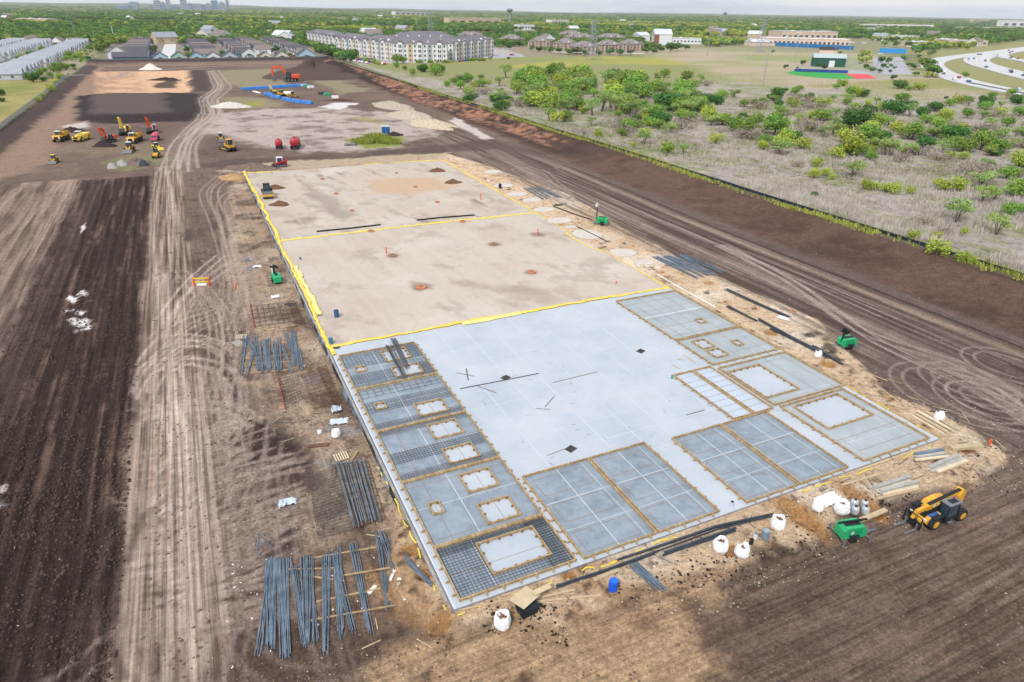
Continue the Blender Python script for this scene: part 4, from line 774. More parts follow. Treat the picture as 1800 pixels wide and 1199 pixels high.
for p, lb in (([(1625, 232), (1700, 280)], 'wooden lath dropped on the slab near the stepped openings'), ([(1550, 288), (1600, 320)], 'short wooden offcut on the slab near the lath'), ([(1585, 258), (1630, 264)], 'small dark offcut on the slab near the lath')):
    plank(z5(*p), .14, .05, lb, m_wood2, z=0.0, lift=.002)
# timber walers along the pipe side
for p, lb in (([(420, 10), (640, 140), (830, 240)], 'white pvc pipe along the timber edge by the yellow strip'), ([(600, 120), (900, 290), (1170, 440)], 'long pale batten along the timber slab edge')):
    plank(z6(*p), .16, .12, lb, m_wht if 'pvc' in lb else m_pale)
plank(z8((850, 90), (958, 198)), .1, .08, 'thin pale pole lying on the pad near the yellow sheeting', m_wht); plank(z8((480, 670), (830, 605)), .12, .08, 'pale batten between the wire mat and the rebar', m_wood2)
# pallets
def pallet(loc, rz, label):
    pr = Proto()
    for k in range(3): pr.add('runner', MB().box((0, -.5+k*.5, .06), (1.3, .1, .1)), m_wood)
    for k in range(6): pr.add('slat', MB().box((-.58+k*.232, 0, .125), (.13, 1.2, .025)), m_pale)
    place(pr, 'pallet', label, 'pallet', loc, rz, 1.15)
pallet(G(600, 804), .5, 'wooden pallet tilted near the loaded wire mats'); pallet(G(424, 593), .2, 'wooden pallet at the end of the rebar skids')
plank([(615, 815), (628, 795)], .35, .05, 'yellow-brown board leaning by the pallet', m_wood, lift=.15); stack('small pile of short grey planks near the pallet', [((408+k*3, 602-k*1.5), (419+k*4, 610-k*1.5), 0) for k in range(4)], .2, .08, mg)
# wire mats laid on the yard
def wiremat(corners, n, m_, label, mt, r=.03, lift=.12):
    c = [Vector(G(*q))+Vector((0, 0, lift)) for q in corners]; mb = MB()
    for k in range(n+1):
        a = c[0].lerp(c[1], k/n); b = c[3].lerp(c[2], k/n); mb.bar(a, b, r)
    for k in range(m_+1):
        a = c[0].lerp(c[3], k/m_)+Vector((0, 0, r)); b = c[1].lerp(c[2], k/m_)+Vector((0, 0, r)); mb.bar(a, b, r)
    return tag(link('wire_mat', mb.mesh('wire_mat', mt)), label, 'wire mat')
wiremat(z3((430, 120), (570, 60), (660, 400), (480, 445)), 16, 22, 'fine dark wire mat lying flat by the white sheet', m_bar, .028)
wiremat(z3((565, 60), (740, 40), (830, 345), (672, 390)), 10, 8, 'rusty mat of heavy bars stacked at the wall foot', m_rust, .06, .2)
for k in range(7):
    bars('rebar_bundle', 'dark bar bundle resting on the rusty mat at the wall foot', 'rebar', z3((575+k*24, 48-k*2), (672+k*22, 392-k*7)), 3, .25, .25, m_stl, .035, 'bars on the rusty mat', .32)
wiremat(z8((280, 400), (780, 340), (880, 560), (310, 640)), 8, 5, 'sparse steel mat on the tan ground above the rebar', m_bar, .05)
wiremat(z8((690, 350), (800, 335), (900, 600), (800, 620)), 6, 9, 'dense small mat leaning near the wall', m_rust, .045, .25)
wiremat(z2((360, 430), (490, 400), (545, 560), (410, 640)), 7, 9, 'pale wire mat on the bare tan ground', m_bar, .03)
wiremat(z2((520, 400), (640, 360), (760, 600), (605, 640)), 9, 10, 'brown wire mat beside the wall boards', m_rust, .035)
wiremat(z2((635, 362), (690, 345), (800, 600), (740, 610)), 4, 10, 'stacked rusty ladder mat at the wall foot', m_rust, .06, .25)
for k, (a, b) in enumerate((((265, 370), (318, 640)),)): bars('red_rail', 'red painted bar standing at the end of the sparse steel mat', 'bar', z8(a, b), 2, .1, .1, mat('red_paint', (150, 60, 58), .7, .2), .05)
bars('red_rail', 'red painted bar at the end of the pale wire mat', 'bar', z2((358, 425), (408, 645)), 2, .1, .1, MATS['red_paint'], .05)
tag(link('steel_plate', MB().box((0, 0, .1), (2.3, .55, .12)).mesh('steel_plate', m_rust), loc=G(559, 784), rz=.2), 'rusty steel plate lying on the tan ground', 'plate')

# ---------------- sacks, drums, sheets ----------------
def bag(label, u, v, sc=1.0, fill=True, rz=0, flop=.0, name='bulk_bag', group='white bulk bags on the front shelf'):
    n, pr = 14, Proto(); V = []; prof = [(.40, 0), (.56, .08), (.63, .35), (.60, .7), (.52, .95), (.44, 1.1), (.36, 1.0), (.30, .82)]
    for i in range(n):
        k = 2*math.pi*i/n; sq = 1+.12*abs(math.cos(2*k))**.5
        for j, (r, z) in enumerate(prof):
            rr = r*sq*(1+random.uniform(-.06, .06)); zz = z*(1+random.uniform(-.06, .08)*(j > 2))+(.14*max(0, math.cos(2*k)) if 4 <= j <= 6 else 0)-flop*z*max(0, math.sin(k))*.6
            V.append((rr*math.cos(k), rr*math.sin(k), max(0, zz)))
    m = len(prof); Fc = [(i*m+j, ((i+1) % n)*m+j, ((i+1) % n)*m+j+1, i*m+j+1) for i in range(n) for j in range(m-1)]+[tuple(i*m for i in reversed(range(n))), tuple(i*m+m-1 for i in range(n))]
    pr.add('sack', MB().add(V, Fc), m_wht)
    for q in range(4):
        a = q*math.pi/2+.6; c = Vector((.5*math.cos(a), .5*math.sin(a), .98)); d_ = Vector((-math.sin(a), math.cos(a), 0))*.16
        mb = MB(); mb.bar(c-d_, c+Vector((0, 0, .22)), .05); mb.bar(c+d_, c+Vector((0, 0, .22)), .05); pr.add('lifting_loop', mb, m_wht)
    if fill:
        mb = MB()
        for q in range(12):
            a = random.uniform(0, 6.3); d_ = random.uniform(0, .26); mb.box((d_*math.cos(a), d_*math.sin(a), .9+random.uniform(-.06, .12)), (random.uniform(.15, .4), .08, .06), rz=random.uniform(0, 3), ry=random.uniform(-.5, .5))
        pr.add('scrap_wood', mb, mat('scrap_wood', (132, 92, 66), .9, .35, 4), kind='stuff')
    place(pr, name, label, 'bag', G(u, v), rz, sc*.78, group)
bag('white bulk bag full of wood scraps standing by the long slot', 1366, 926, 1.3, rz=.3); bag('white bulk bag full of wood scraps beside the muddy puddle', 1265, 966, 1.3, rz=.9)
bag('slumped white bulk bag of scraps on the edge of the dark soil', 1303, 975, 1.25, rz=.4, flop=.35); bag('white bulk bag knotted half empty near the slab front', 1436, 895, 1.15, False, .2, .3); bag('fat white bulk bag of scraps beside the silver tanks', 1478, 900, 1.35, rz=1.0)
bag('white bulk bag of dirt alone near the plywood sheet', 883, 1099, 1.35, rz=.5); bag('round white sack near the wall beside wrapped sheet', 591, 767, 1.0, False, .3, .1, 'white_sack', None); bag('white sack tied shut near the tan board stack', 1649, 737, 1.1, False, .3, .3, 'white_sack', None)
bag('low grey sack lying by the black pipes', 1437, 627, 1.0, False, .3, .55, 'white_sack', None); bag('tiny white bag beside the round sack on tan ground', 562, 762, .5, False, .1, .3, 'white_sack', None)
def sheet(u, v, w, h, rz, label, mt, bumps=.15, thick=.03, name='plastic_sheet', cat='sheet', hz=0):
    n = 9; V = []; 
    for i in range(n):
        for j in range(n):
            e = 1-.25*random.random()*(i in (0, n-1) or j in (0, n-1)); V.append(((i/(n-1)-.5)*w*e, (j/(n-1)-.5)*h*e, hz+.04+bumps*random.random()*(1-.5*(i in (0, n-1)))))
    Fc = [(i*n+j, (i+1)*n+j, (i+1)*n+j+1, i*n+j+1) for i in range(n-1) for j in range(n-1)]
    return tag(link(name, MB().add(V, Fc).mesh(name, mt), loc=G(u, v), rz=rz), label, cat)
m_poly = mat('clear_poly', (200, 212, 224), .35, .15, 1.5, spec=.5)
sheet(506, 886, 2.0, 1.1, .5, 'crumpled white-blue sheet dropped on the dark soil', m_poly, .5); sheet(592, 723, 1.4, 1.2, .2, 'heap of clear wrapping against the wall', m_poly, .6); sheet(596, 742, 2.4, 1.4, .2, 'flattened pale wrapping below the clear heap', m_poly, .2)
sheet(484, 523, 1.6, 1.2, .3, 'white wrap lying above the sparse steel mat', m_wht, .3); sheet(452, 470, 1.8, .9, .2, 'white wrap with yellow cord by the grey blinding', m_wht, .3); sheet(1457, 878, 3.0, 1.6, .45, 'flat white sheet between two white bulk bags', m_wht, .06)
sheet(1377, 559, 2.0, 1.6, -.5, 'small white board on the tan shelf', m_wht, .02); sheet(510, 536, 2.0, .9, -.2, 'black tarp against the wall foot', m_pipe, .25); sheet(589, 612, 1.6, .9, .1, 'dark scrap sheet on the slab corner', m_pipe, .12)
m_ply = mat('plywood', (206, 186, 154), .8, .12, 1.0)
tag(link('plywood_sheet', MB().box((0, 0, 0), (2.2, 1.5, .05), rz=.9, ry=.12).box((1.4, .8, .05), (1.6, .5, .04), rz=.55).mesh('plywood_sheet', m_ply), loc=(lambda g: (g[0], g[1], g[2]+.95))(G(922, 1065))), 'square plywood sheet lying over a black skip', 'plywood')
sk = Proto(); sk.add('tub', MB().prism([(-.8, .1), (.7, .1), (1.0, .85), (-1.0, .85)], -.55, .55), mat('black_plastic', (38, 42, 50), .5, .3, 2))
for sx in (-.75, .75): sk.add('rail', MB().bar((sx, -.65, .9), (sx, .65, .9), .06).bar((sx, -.65, .9), (sx*1.2, -.8, .2), .06), MATS['black_plastic'])
place(sk, 'rubble_skip', 'black rubble skip half hidden below the plywood sheet', 'skip', G(927, 1076), .5, .9)
def drum(label, u, v, c, lid=None, sc=1.0, name='barrel', tiltx=0, z=None):
    pr = Proto(); m1 = mat('drum_%d_%d_%d' % c, c, .5, .12, 1.0, spec=.4)
    i0 = pr.add('shell', MB().lathe([(.26, 0), (.30, .03), (.30, .28), (.315, .30), (.30, .32), (.30, .58), (.315, .60), (.30, .62), (.30, .86), (.27, .9)], 16), m1)
    pr.add('lid', MB().cyl((0, 0, .9), (0, 0, .93), .26, n=16), mat('lid_%s' % (lid,), lid or c, .5, .1), sub=i0)
    g = G(u, v); place(pr, name, label, 'barrel', g if z is None else (*g[:2], z), 0, sc, tilt=(tiltx, 0))
drum('bright blue plastic barrel on the front shelf', 1077, 1036, (22, 92, 226), (30, 110, 240), 1.25, tiltx=.1); drum('grey-blue steel drum between two bulk bags', 1344, 947, (120, 140, 154), (150, 168, 180), 1.1); drum('dark blue drum standing on the tan middle pad', 592, 557, (38, 92, 140), (30, 60, 96), 1.25)
drum('dark purple barrel beside the rear pad', 879, 331, (40, 36, 62), (24, 22, 40), 1.35); drum('teal barrel at the corner of the yellow sheeting', 582, 604, (60, 122, 160), None, 1.0)
drum('small black bucket near the grey drum', 1320, 956, (40, 44, 50), (16, 16, 18), .62, 'bucket'); drum('small white bucket near the grey drum', 1327, 946, (220, 224, 228), None, .6, 'bucket'); drum('small bucket with dark contents on the slab aisle', 1286, 890, (190, 204, 220), (30, 34, 40), .62, 'bucket'); drum('tiny green bucket beside the slatted forms', 1181, 666, (70, 160, 130), None, .5, 'bucket', z=.005)
drum('small dark drum lying near light mast footings', 1097, 428, (60, 96, 124), None, .8, tiltx=1.2); drum('thin blue post standing on the middle pad', 528, 456, (40, 92, 130), None, .5, 'pipe_stub')
m_tank = mat('silver_tank', (196, 204, 212), .3, .1, 1.0, metal=.3, spec=.5)
for u, v in ((1500, 891), (1518, 892), (1501, 903), (1519, 903)):
    pr = Proto(); i0 = pr.add('shell', MB().lathe([(.1, 0), (.34, .05), (.36, .2), (.36, .6), (.3, .78), (.15, .86)], 14), m_tank, smooth=True); pr.add('valve_collar', MB().cyl((0, 0, .84), (0, 0, .98), .14, .12, 8), mat('dark_metal', (50, 52, 56), .6, .2), sub=i0)
    place(pr, 'gas_tank', 'round silver gas tank in the cluster of four by the bulk bag', 'gas tank', G(u, v), 0, 1.05, 'cluster of silver tanks')
# floor boxes on the slab
for q, lb in (((500, 375), 'dark floor box cut into the slab near the long bar'), ((912, 826), 'dark floor box full of rubble near the grey forms'), ((1355, 207), 'dark double floor box in the middle of the slab')):
    x, y = unproj(*z5(q)[0]); pr = Proto(); pr.add('frame', boards(MB(), 1.1, .9, .12, .06), mat('brown_steel', (88, 72, 64), .8, .3)); pr.add('cover', MB().box((-.21, 0, .02), (.36, .64, .03)).box((.21, 0, .02), (.36, .64, .03)), mat('dark_metal', (50, 52, 56), .6, .2))
    place(pr, 'floor_box', lb, 'floor box', (x, y, .006), TH+.4)
# orange blockouts and pipe stubs on the pads
m_or = mat('orange_form', (190, 124, 92), .8, .25, 3); m_orp = mat('orange_pvc', (232, 98, 48), .5, .1)
for i, (u, v, r, lb) in enumerate([(740, 506, .95, 'orange column ring on the middle pad near the yellow slab edge'), (934, 479, .85, 'orange column ring on the middle pad amid dark scuffs'), (868, 430, .8, 'brown column ring by the far side of the middle pad'), (690, 450, .8, 'brown column ring beside the orange pipe stub'),
    (567, 315, .6, None), (591, 341, .65, None), (619, 371, .6, None), (769, 356, .6, None), (730, 329, .6, None), (697, 305, .5, None), (652, 407, .7, 'orange column ring on the yellow strip between pads'), (813, 390, .7, 'small orange ring at the yellow strip near the black tube')]):
    pr = Proto(); c_ = m_or if not (lb and 'brown' in lb) else mat('brown_form', (150, 116, 92), .8, .2)
    i0 = pr.add('ring', MB().lathe([(r*.62, .0), (r, 0), (r, .22), (r*.62, .22)], 12), c_); pr.add('hole', MB().cyl((0, 0, .0), (0, 0, .15), r*.6, n=12), mat('dark_hole_soil', (60, 46, 40), .95, .3))
    for k in range(4): pr.add('anchor_bolt', MB().cyl((.3*r*math.cos(k*1.57), .3*r*math.sin(k*1.57), .1), (.3*r*math.cos(k*1.57), .3*r*math.sin(k*1.57), .42), .04, n=6), m_rust)
    place(pr, 'column_blockout', lb or 'orange column ring on the rear pad', 'column base', G(u, v), .4, 1, None if lb else 'column rings on the rear pad')
for u, v, h, lb in ((679, 446, 1.3, 'orange pipe stub standing on the middle pad'), (945, 413, 1.3, 'orange pipe stub near the pipe side of the middle pad'), (845, 351, 1.6, 'tall orange pipe stub on the rear pad'), (1083, 498, .35, 'red cap lying on the middle pad'), (413, 510, 1.2, 'orange stake leaning in the yard soil'), (735, 283, 1.0, 'orange stake at the far yellow edge'), (1738, 783, .8, 'orange stake at the shelf corner')):
    pr = Proto(); i0 = pr.add('pipe', MB().cyl((0, 0, 0), (0, 0, h), .12, n=8), m_orp); pr.add('cap', MB().cyl((0, 0, h), (0, 0, h+.05), .14, n=8), m_orp, sub=i0); place(pr, 'pipe_stub', lb, 'pipe stub', G(u, v), tilt=(0, .35 if 'lean' in lb else .04))
for p, lb in (([(557, 408), (620, 402), (669, 396)], 'black corrugated tube on the rear pad near the wall side'), ([(733, 388), (770, 384), (834, 379)], 'black corrugated tube on the rear pad near its twin rings')):
    P = [Vector(G(*q)) for q in p]; mb = MB()
    for a, b in zip(P[:-1], P[1:]): mb.cyl(a+Vector((0, 0, .16)), b+Vector((0, 0, .16)), .17, n=8)
    tag(link('black_tube', mb.mesh('black_tube', mat('black_rubber', (30, 32, 36), .6, .2))), lb, 'pipe')
def mound(label, u, v, rx, ry, h, c, rz=0, name='dirt_pile', cat='dirt pile', c2=None, group=None, sharp=1.4, n=26, rough=.25):
    mt = mat('pile_%d_%d_%d' % c, c, .95, .3, 1.2, rgb2=c2, bump=.6, spec=.1); V = []; m = 12; ph = random.uniform(0, 99)
    for i in range(n):
        k = 2*math.pi*i/n
        for j in range(m):
            q = 1-j/(m-1); ns = float(vn(np.array(ph+2.2*math.cos(k)*(1.2-.5*q)+j*.3), np.array(ph+2.2*math.sin(k)+j*.25), 1))
            rr = q*(1+.35*(ns-.5)); V.append((rx*rr*math.cos(k), ry*rr*math.sin(k), h*(1-q**sharp)*(1-rough+2*rough*ns*(1-q*.4))-.12*(j == 0)))
    Fc = [(i*m+j, ((i+1) % n)*m+j, ((i+1) % n)*m+j+1, i*m+j+1) for i in range(n) for j in range(m-1)]
    g = G(u, v); return tag(link(name, MB().add(V, Fc).mesh(name, mt, True), loc=(g[0], g[1], g[2]-.03), rz=rz), label, cat, group)
for u, v, lb in ((484, 331, 'brown dirt pile behind the yellow roller'), (491, 360, 'brown dirt pile in front of the yellow roller'), (769, 301, 'brown dirt pile near the far corner of the rear pad'), (796, 321, 'brown dirt pile near the pipe side of the rear pad')): mound(lb, u, v, 2.6, 1.9, .95, (112, 84, 66))
mound('large dark spoil heap beyond the orange excavator', 556, 137, 34, 20, 10, (92, 78, 74), .3, n=40, rough=.35); mound('white sand pile at the rear of the site', 265, 122, 9, 6, 4, (222, 212, 200), sharp=1.1); mound('flat white sand heap beside the dirt road', 405, 188, 11, 6, 2.2, (206, 198, 192)); mound('small dark pile in front of the orange excavator', 185, 257, 4.5, 2.5, 1.8, (62, 50, 50)); mound('small dark pile behind the yellow haulers', 127, 231, 5, 3, 1.6, (58, 50, 54))
mound('grey-tan rubble windrow start near the dirt road', 690, 188, 17, 8, 2.6, (176, 164, 152), -.9, 'rubble_pile', 'rubble', (200, 188, 172)); mound('pale rubble windrow middle with a dark hollow', 722, 205, 18, 8, 2.8, (184, 172, 156), -.9, 'rubble_pile', 'rubble', (206, 194, 176)); mound('pale tan rubble windrow end by the haul loop', 762, 220, 15, 8, 2.4, (196, 180, 158), -.9, 'rubble_pile', 'rubble')
mound('churned grey soil heap by the small skid loader', 440, 296, 9, 4, 1.6, (120, 104, 96)); mound('low dark heap beside the blue toilets', 694, 238, 4, 2.4, 1.3, (60, 48, 48)); mound('tan soil bank at the corner of the rear pad', 410, 312, 5, 3, 1.3, (176, 142, 106)); mound('dark soil heap on the pale end of the pipe yard', 598, 177, 8, 3, 1.0, (88, 66, 60)); mound('heap of broken brush in the machine yard', 243, 288, 5.5, 2.6, 1.4, (120, 106, 104), rough=.6); mound('dark mud heap inside the tan pit', 292, 141, 14, 5, 1.6, (64, 56, 58), rough=.5)
# pale blinding slabs beside the pads
mb_c = mat('blinding_concrete', (204, 196, 188), .85, .12, .9)
for i, (u, v, w, h) in enumerate([(866, 302, 5.5, 5), (886, 326, 5.5, 5), (908, 342, 6, 4.5), (935, 352, 5.5, 4), (956, 369, 6, 4.5), (985, 388, 6.5, 5), (1004, 399, 3.5, 1.8), (1032, 412, 6.5, 7), (1095, 445, 6.0, 5), (1134, 462, 4, 3)]):
    pts = [(math.cos(k*.785+.39)*w*.5*random.uniform(.9, 1.12), math.sin(k*.785+.39)*h*.5*random.uniform(.85, 1.1)) for k in range(8)]
    g = G(u, v); tag(link('blinding_slab', MB().poly(pts, -.1, .1+.02*(i % 3)).mesh('blinding_slab', mb_c), loc=(g[0], g[1], g[2]), rz=TH), 'pale blinding slab poured beside the tan pads', 'concrete slab', 'blinding slabs beside the pads')
# ---------------- machines ----------------
m_yl = mat('machine_yellow', (226, 168, 46), .5, .22, 2.5, spec=.5, rgb2=(238, 184, 66)); m_yl2 = mat('machine_yellow_faded', (240, 204, 84), .5, .12, 1.5, spec=.4); m_blk = mat('machine_black', (36, 38, 42), .6, .25, 2); m_tyre = mat('tyre_rubber', (46, 47, 50), .85, .25, 2); m_gls = mat('cab_glass', (50, 72, 88), .12, .2, 1, spec=.8); m_gry = mat('machine_grey', (120, 124, 130), .5, .15, 1.5)
m_ord = mat('machine_orange', (220, 84, 48), .5, .12, 1.5); m_red = mat('machine_red', (176, 42, 60), .45, .12, 1.5, spec=.5); m_grn = mat('generator_green', (40, 170, 110), .45, .18, 2.5, spec=.5); m_wmt = mat('white_metal', (226, 230, 234), .5, .05); m_stlb = mat('bucket_steel', (104, 108, 112), .5, .2, 1.5, metal=.3)
_wc = {}
def wheel(pr, x, y, r, w, rim=None):
    k = (r, w, rim)
    if k not in _wc:
        a = MB().lathe([(r*.55, -w/2), (r*.9, -w/2), (r, -w*.36), (r, w*.36), (r*.9, w/2), (r*.55, w/2)], 18); a.v = [(q[0], q[2], q[1]) for q in a.v]
        b_ = MB().cyl((0, -w*.515, 0), (0, w*.515, 0), r*.55, n=14); b_.cyl((0, -w*.56, 0), (0, w*.56, 0), r*.2, n=8)
        _wc[k] = (a.mesh('wheel', m_tyre), b_.mesh('rim', rim or m_yl))
    i = pr.add('wheel', _wc[k][0], loc=(x, y, r)); pr.add('rim', _wc[k][1], sub=i)
def track(pr, y, x0, x1, h, w):
    r = h/2; prof = [(x1-r+r*math.cos(k), r+r*math.sin(k)) for k in np.linspace(-math.pi/2, math.pi/2, 7)]+[(x0+r-r*math.cos(k), r+r*math.sin(k)) for k in np.linspace(math.pi/2, -math.pi/2, 7)]
    i = pr.add('crawler_track', MB().prism([(float(a), float(b)) for a, b in prof], y-w/2, y+w/2), m_blk)
    for q in range(4): pr.add('track_roller', MB().cyl((x0+r+(x1-x0-2*r)*q/3, y-w*.53, r), (x0+r+(x1-x0-2*r)*q/3, y+w*.53, r), r*.55, n=10), m_gry, sub=i)
def cabin(pr, x0, x1, y0, y1, z0, z1, frame, roof=None, tp=.12):
    mb = MB(); xs = (x0, x1); ys = (y0, y1)
    for x in xs:
        for y in ys: mb.bar((x, y, z0), (x+(tp if x == x0 else -tp), y+(.06 if y == y0 else -.06), z1), .1)
    i = pr.add('cab_frame', mb, frame)
    pr.add('cab_glass', MB().box(((x0+x1)/2, (y0+y1)/2, (z0+z1)/2), (x1-x0-tp*1.2, y1-y0-.1, z1-z0-.05)), m_gls, sub=i)
    pr.add('cab_roof', MB().box(((x0+x1)/2, (y0+y1)/2, z1+.06), (x1-x0+.05, y1-y0+.08, .12)), roof or frame, sub=i)
def excavator(c, cabc, pose=0):
    pr = Proto(); track(pr, 1.15, -2.1, 2.1, 1.0, .65); track(pr, -1.15, -2.1, 2.1, 1.0, .65)
    pr.add('undercarriage', MB().box((0, 0, .65), (2.6, 1.7, .5)).cyl((0, 0, .8), (0, 0, 1.15), .8, n=12), m_blk)
    pr.add('engine_house', MB().prism([(-2.7, 1.15), (1.1, 1.15), (1.1, 1.7), (.2, 2.0), (-2.3, 2.25), (-2.8, 1.9)], -1.4, .55).prism([(-2.7, 1.15), (-.5, 1.15), (-.5, 2.1), (-2.4, 2.2)], .56, 1.4), c)
    pr.add('counterweight', MB().box((-2.75, 0, 1.6), (.5, 2.75, .95)), m_blk if pose == 2 else c)
    cabin(pr, -.35, 1.2, .62, 1.42, 1.15, 2.75, cabc)
    B = [((.8, 1.6), (3.0, 4.6)), ((3.0, 4.6), (5.6, 4.1)), ((5.6, 4.1), (5.9, 1.4))] if pose != 1 else [((.8, 1.6), (2.0, 4.9)), ((2.0, 4.9), (3.7, 5.2)), ((3.9, 5.2), (2.9, 2.2))]
    mb = MB()
    for (a, b) in B[:2]: mb.bar((a[0], -.3, a[1]), (b[0], -.3, b[1]), .5, .62)
    i = pr.add('boom', mb, c); pr.add('boom_cylinder', MB().cyl((1.3, -.3, 1.6), (B[0][1][0]-.4, -.3, B[0][1][1]-.8), .13, n=8), m_gry, sub=i)
    a, b = B[2]; pr.add('stick', MB().bar((a[0], -.3, a[1]+.3), (b[0], -.3, b[1]), .42, .5), c)
    pr.add('bucket', MB().prism([(b[0]-.3, b[1]+.3), (b[0]+.5, b[1]), (b[0]+.3, b[1]-1.0), (b[0]-.7, b[1]-1.2), (b[0]-.9, b[1]-.6)], -1.0, .4), m_stlb)
    return pr
def hauler(c, rim):                                 # articulated dump truck
    pr = Proto()
    for x in (3.0, -1.1, -2.9):
        for y in (-1.2, 1.2): wheel(pr, x, y, .9, .7, rim)
    pr.add('frame', MB().box((0, 0, 1.05), (7.8, .9, .5)), m_blk)
    pr.add('hood', MB().prism([(2.4, 1.0), (4.5, 1.0), (4.6, 1.4), (4.2, 2.1), (2.4, 2.25)], -1.1, 1.1), c); pr.add('fender', MB().box((3.0, 1.25, 1.9), (1.9, .75, .12)).box((3.0, -1.25, 1.9), (1.9, .75, .12)), c)
    pr.add('grille', MB().box((4.58, 0, 1.5), (.12, 1.3, .8)), m_blk); cabin(pr, 1.2, 2.7, -.8, .8, 1.5, 3.3, c, m_wmt)
    pr.add('dump_body', MB().prism([(.9, 1.7), (.9, 3.0), (.4, 3.2), (-3.6, 2.9), (-4.6, 2.2), (-3.4, 1.4), (.2, 1.4)], -1.45, 1.45), c)
    pr.add('load_bed', MB().prism([(.5, 3.22), (-3.5, 2.93), (-3.4, 2.97), (.4, 3.26)], -1.2, 1.2), m_blk)
    for y in (-.8, .8): pr.add('headlight', MB().box((4.5, y, 1.25), (.2, .35, .22)), m_wmt)
    return pr
def loader(c, bucket=True, canopy=False):
    pr = Proto()
    for x in (1.6, -1.4):
        for y in (-1.05, 1.05): wheel(pr, x, y, .78, .6, c)
    pr.add('rear_hood', MB().prism([(-2.9, .8), (-.5, .8), (-.5, 2.1), (-2.4, 1.95), (-3.0, 1.5)], -.85, .85), c); pr.add('front_frame', MB().box((1.1, 0, 1.1), (1.8, .9, .8)), c)
    cabin(pr, -.75, .75, -.7, .7, 1.45, 3.1, m_blk, m_wmt if not canopy else m_yl2)
    mb = MB()
    for y in (-.55, .55): mb.bar((.9, y, 1.9), (2.7, y, .8), .2, .35)
    pr.add('lift_arm', mb, c)
    pr.add('bucket', MB().prism([(2.7, .25), (3.7, .12), (3.9, .2), (3.1, 1.2), (2.7, 1.25)], -1.4, 1.4), m_stlb if bucket else c)
    return pr
def dozer(c):
    pr = Proto(); track(pr, .95, -1.9, 1.7, 1.1, .55); track(pr, -.95, -1.9, 1.7, 1.1, .55)
    pr.add('hood', MB().prism([(.1, .9), (1.9, .9), (1.9, 1.9), (.1, 2.05)], -.6, .6), c); pr.add('body', MB().box((-.9, 0, 1.2), (1.9, 1.5, .9)), c); cabin(pr, -1.3, .2, -.75, .75, 1.6, 3.0, c, c)
    i = pr.add('blade', MB().prism([(2.6, .05), (2.85, .1), (2.7, .7), (2.9, 1.35), (2.7, 1.35), (2.45, .7)], -1.9, 1.9), m_stlb); pr.add('push_arm', MB().bar((-.6, 1.35, .6), (2.6, 1.35, .5), .15, .25).bar((-.6, -1.35, .6), (2.6, -1.35, .5), .15, .25), c, sub=i)
    pr.add('ripper', MB().box((-2.3, 0, .9), (.5, 1.4, .5)).bar((-2.5, 0, .9), (-2.6, 0, .2), .15), m_blk); pr.add('exhaust', MB().cyl((1.2, .3, 1.9), (1.2, .3, 2.7), .07, n=8), m_blk); return pr
def roller(c):
    pr = Proto()
    for y in (-.85, .85): wheel(pr, -1.3, y, .75, .55, c)
    pr.add('drum', MB().cyl((1.5, -1.05, .78), (1.5, 1.05, .78), .78, n=20), m_stlb)
    pr.add('drum_frame', MB().box((1.5, 1.14, .85), (2.0, .12, .45)).box((1.5, -1.14, .85), (2.0, .12, .45)).box((.55, 0, .9), (.14, 2.4, .4)).box((2.5, 0, .85), (.14, 2.4, .4)), c)
    pr.add('engine_hood', MB().prism([(-2.5, .9), (-.6, .9), (-.6, 1.75), (-2.2, 1.6), (-2.55, 1.3)], -.75, .75), c); pr.add('platform', MB().box((-.1, 0, 1.05), (1.0, 1.3, .25)), m_blk); cabin(pr, -.55, .6, -.65, .65, 1.2, 2.7, m_blk, m_blk); return pr
def skidsteer(c, cw):
    pr = Proto(); track(pr, .75, -1.2, 1.1, .75, .4); track(pr, -.75, -1.2, 1.1, .75, .4)
    pr.add('body', MB().prism([(-1.4, .4), (1.0, .4), (1.0, .9), (-.2, 1.1), (-1.4, 1.5)], -.55, .55), c); cabin(pr, -.5, .85, -.5, .5, .9, 2.05, cw, cw)
    pr.add('lift_arm', MB().bar((-1.3, .8, 1.6), (1.3, .8, .8), .14, .25).bar((-1.3, -.8, 1.6), (1.3, -.8, .8), .14, .25), c); pr.add('bucket', MB().prism([(1.3, .1), (2.1, .08), (2.1, .16), (1.5, .8), (1.3, .8)], -.95, .95), m_blk); return pr
def watertruck(c):
    pr = Proto()
    for x in (2.6, -1.0, -2.3):
        for y in (-1.0, 1.0): wheel(pr, x, y, .52, .4, m_gry)
    pr.add('chassis', MB().box((0, 0, .85), (7.0, .9, .3)), m_blk); a = MB().lathe([(1.15, -2.3), (1.28, -2.1), (1.28, 2.1), (1.15, 2.3)], 18); a.v = [(q[2]-1.1, q[0], q[1]*.92+2.1) for q in a.v]
    i = pr.add('tank', a, c, smooth=True); pr.add('manhole', MB().cyl((-1.1, 0, 3.2), (-1.1, 0, 3.45), .32, n=10), m_blk, sub=i); pr.add('tail_bar', MB().box((-3.6, 0, .9), (.2, 2.3, .5)), m_blk)
    pr.add('cab', MB().prism([(1.7, .7), (4.0, .7), (4.0, 1.6), (3.0, 1.75), (2.7, 2.6), (1.7, 2.6)], -1.1, 1.1), c); pr.add('windscreen', MB().box((2.95, 0, 2.15), (.25, 1.9, .65), ry=-.25), m_gls); return pr
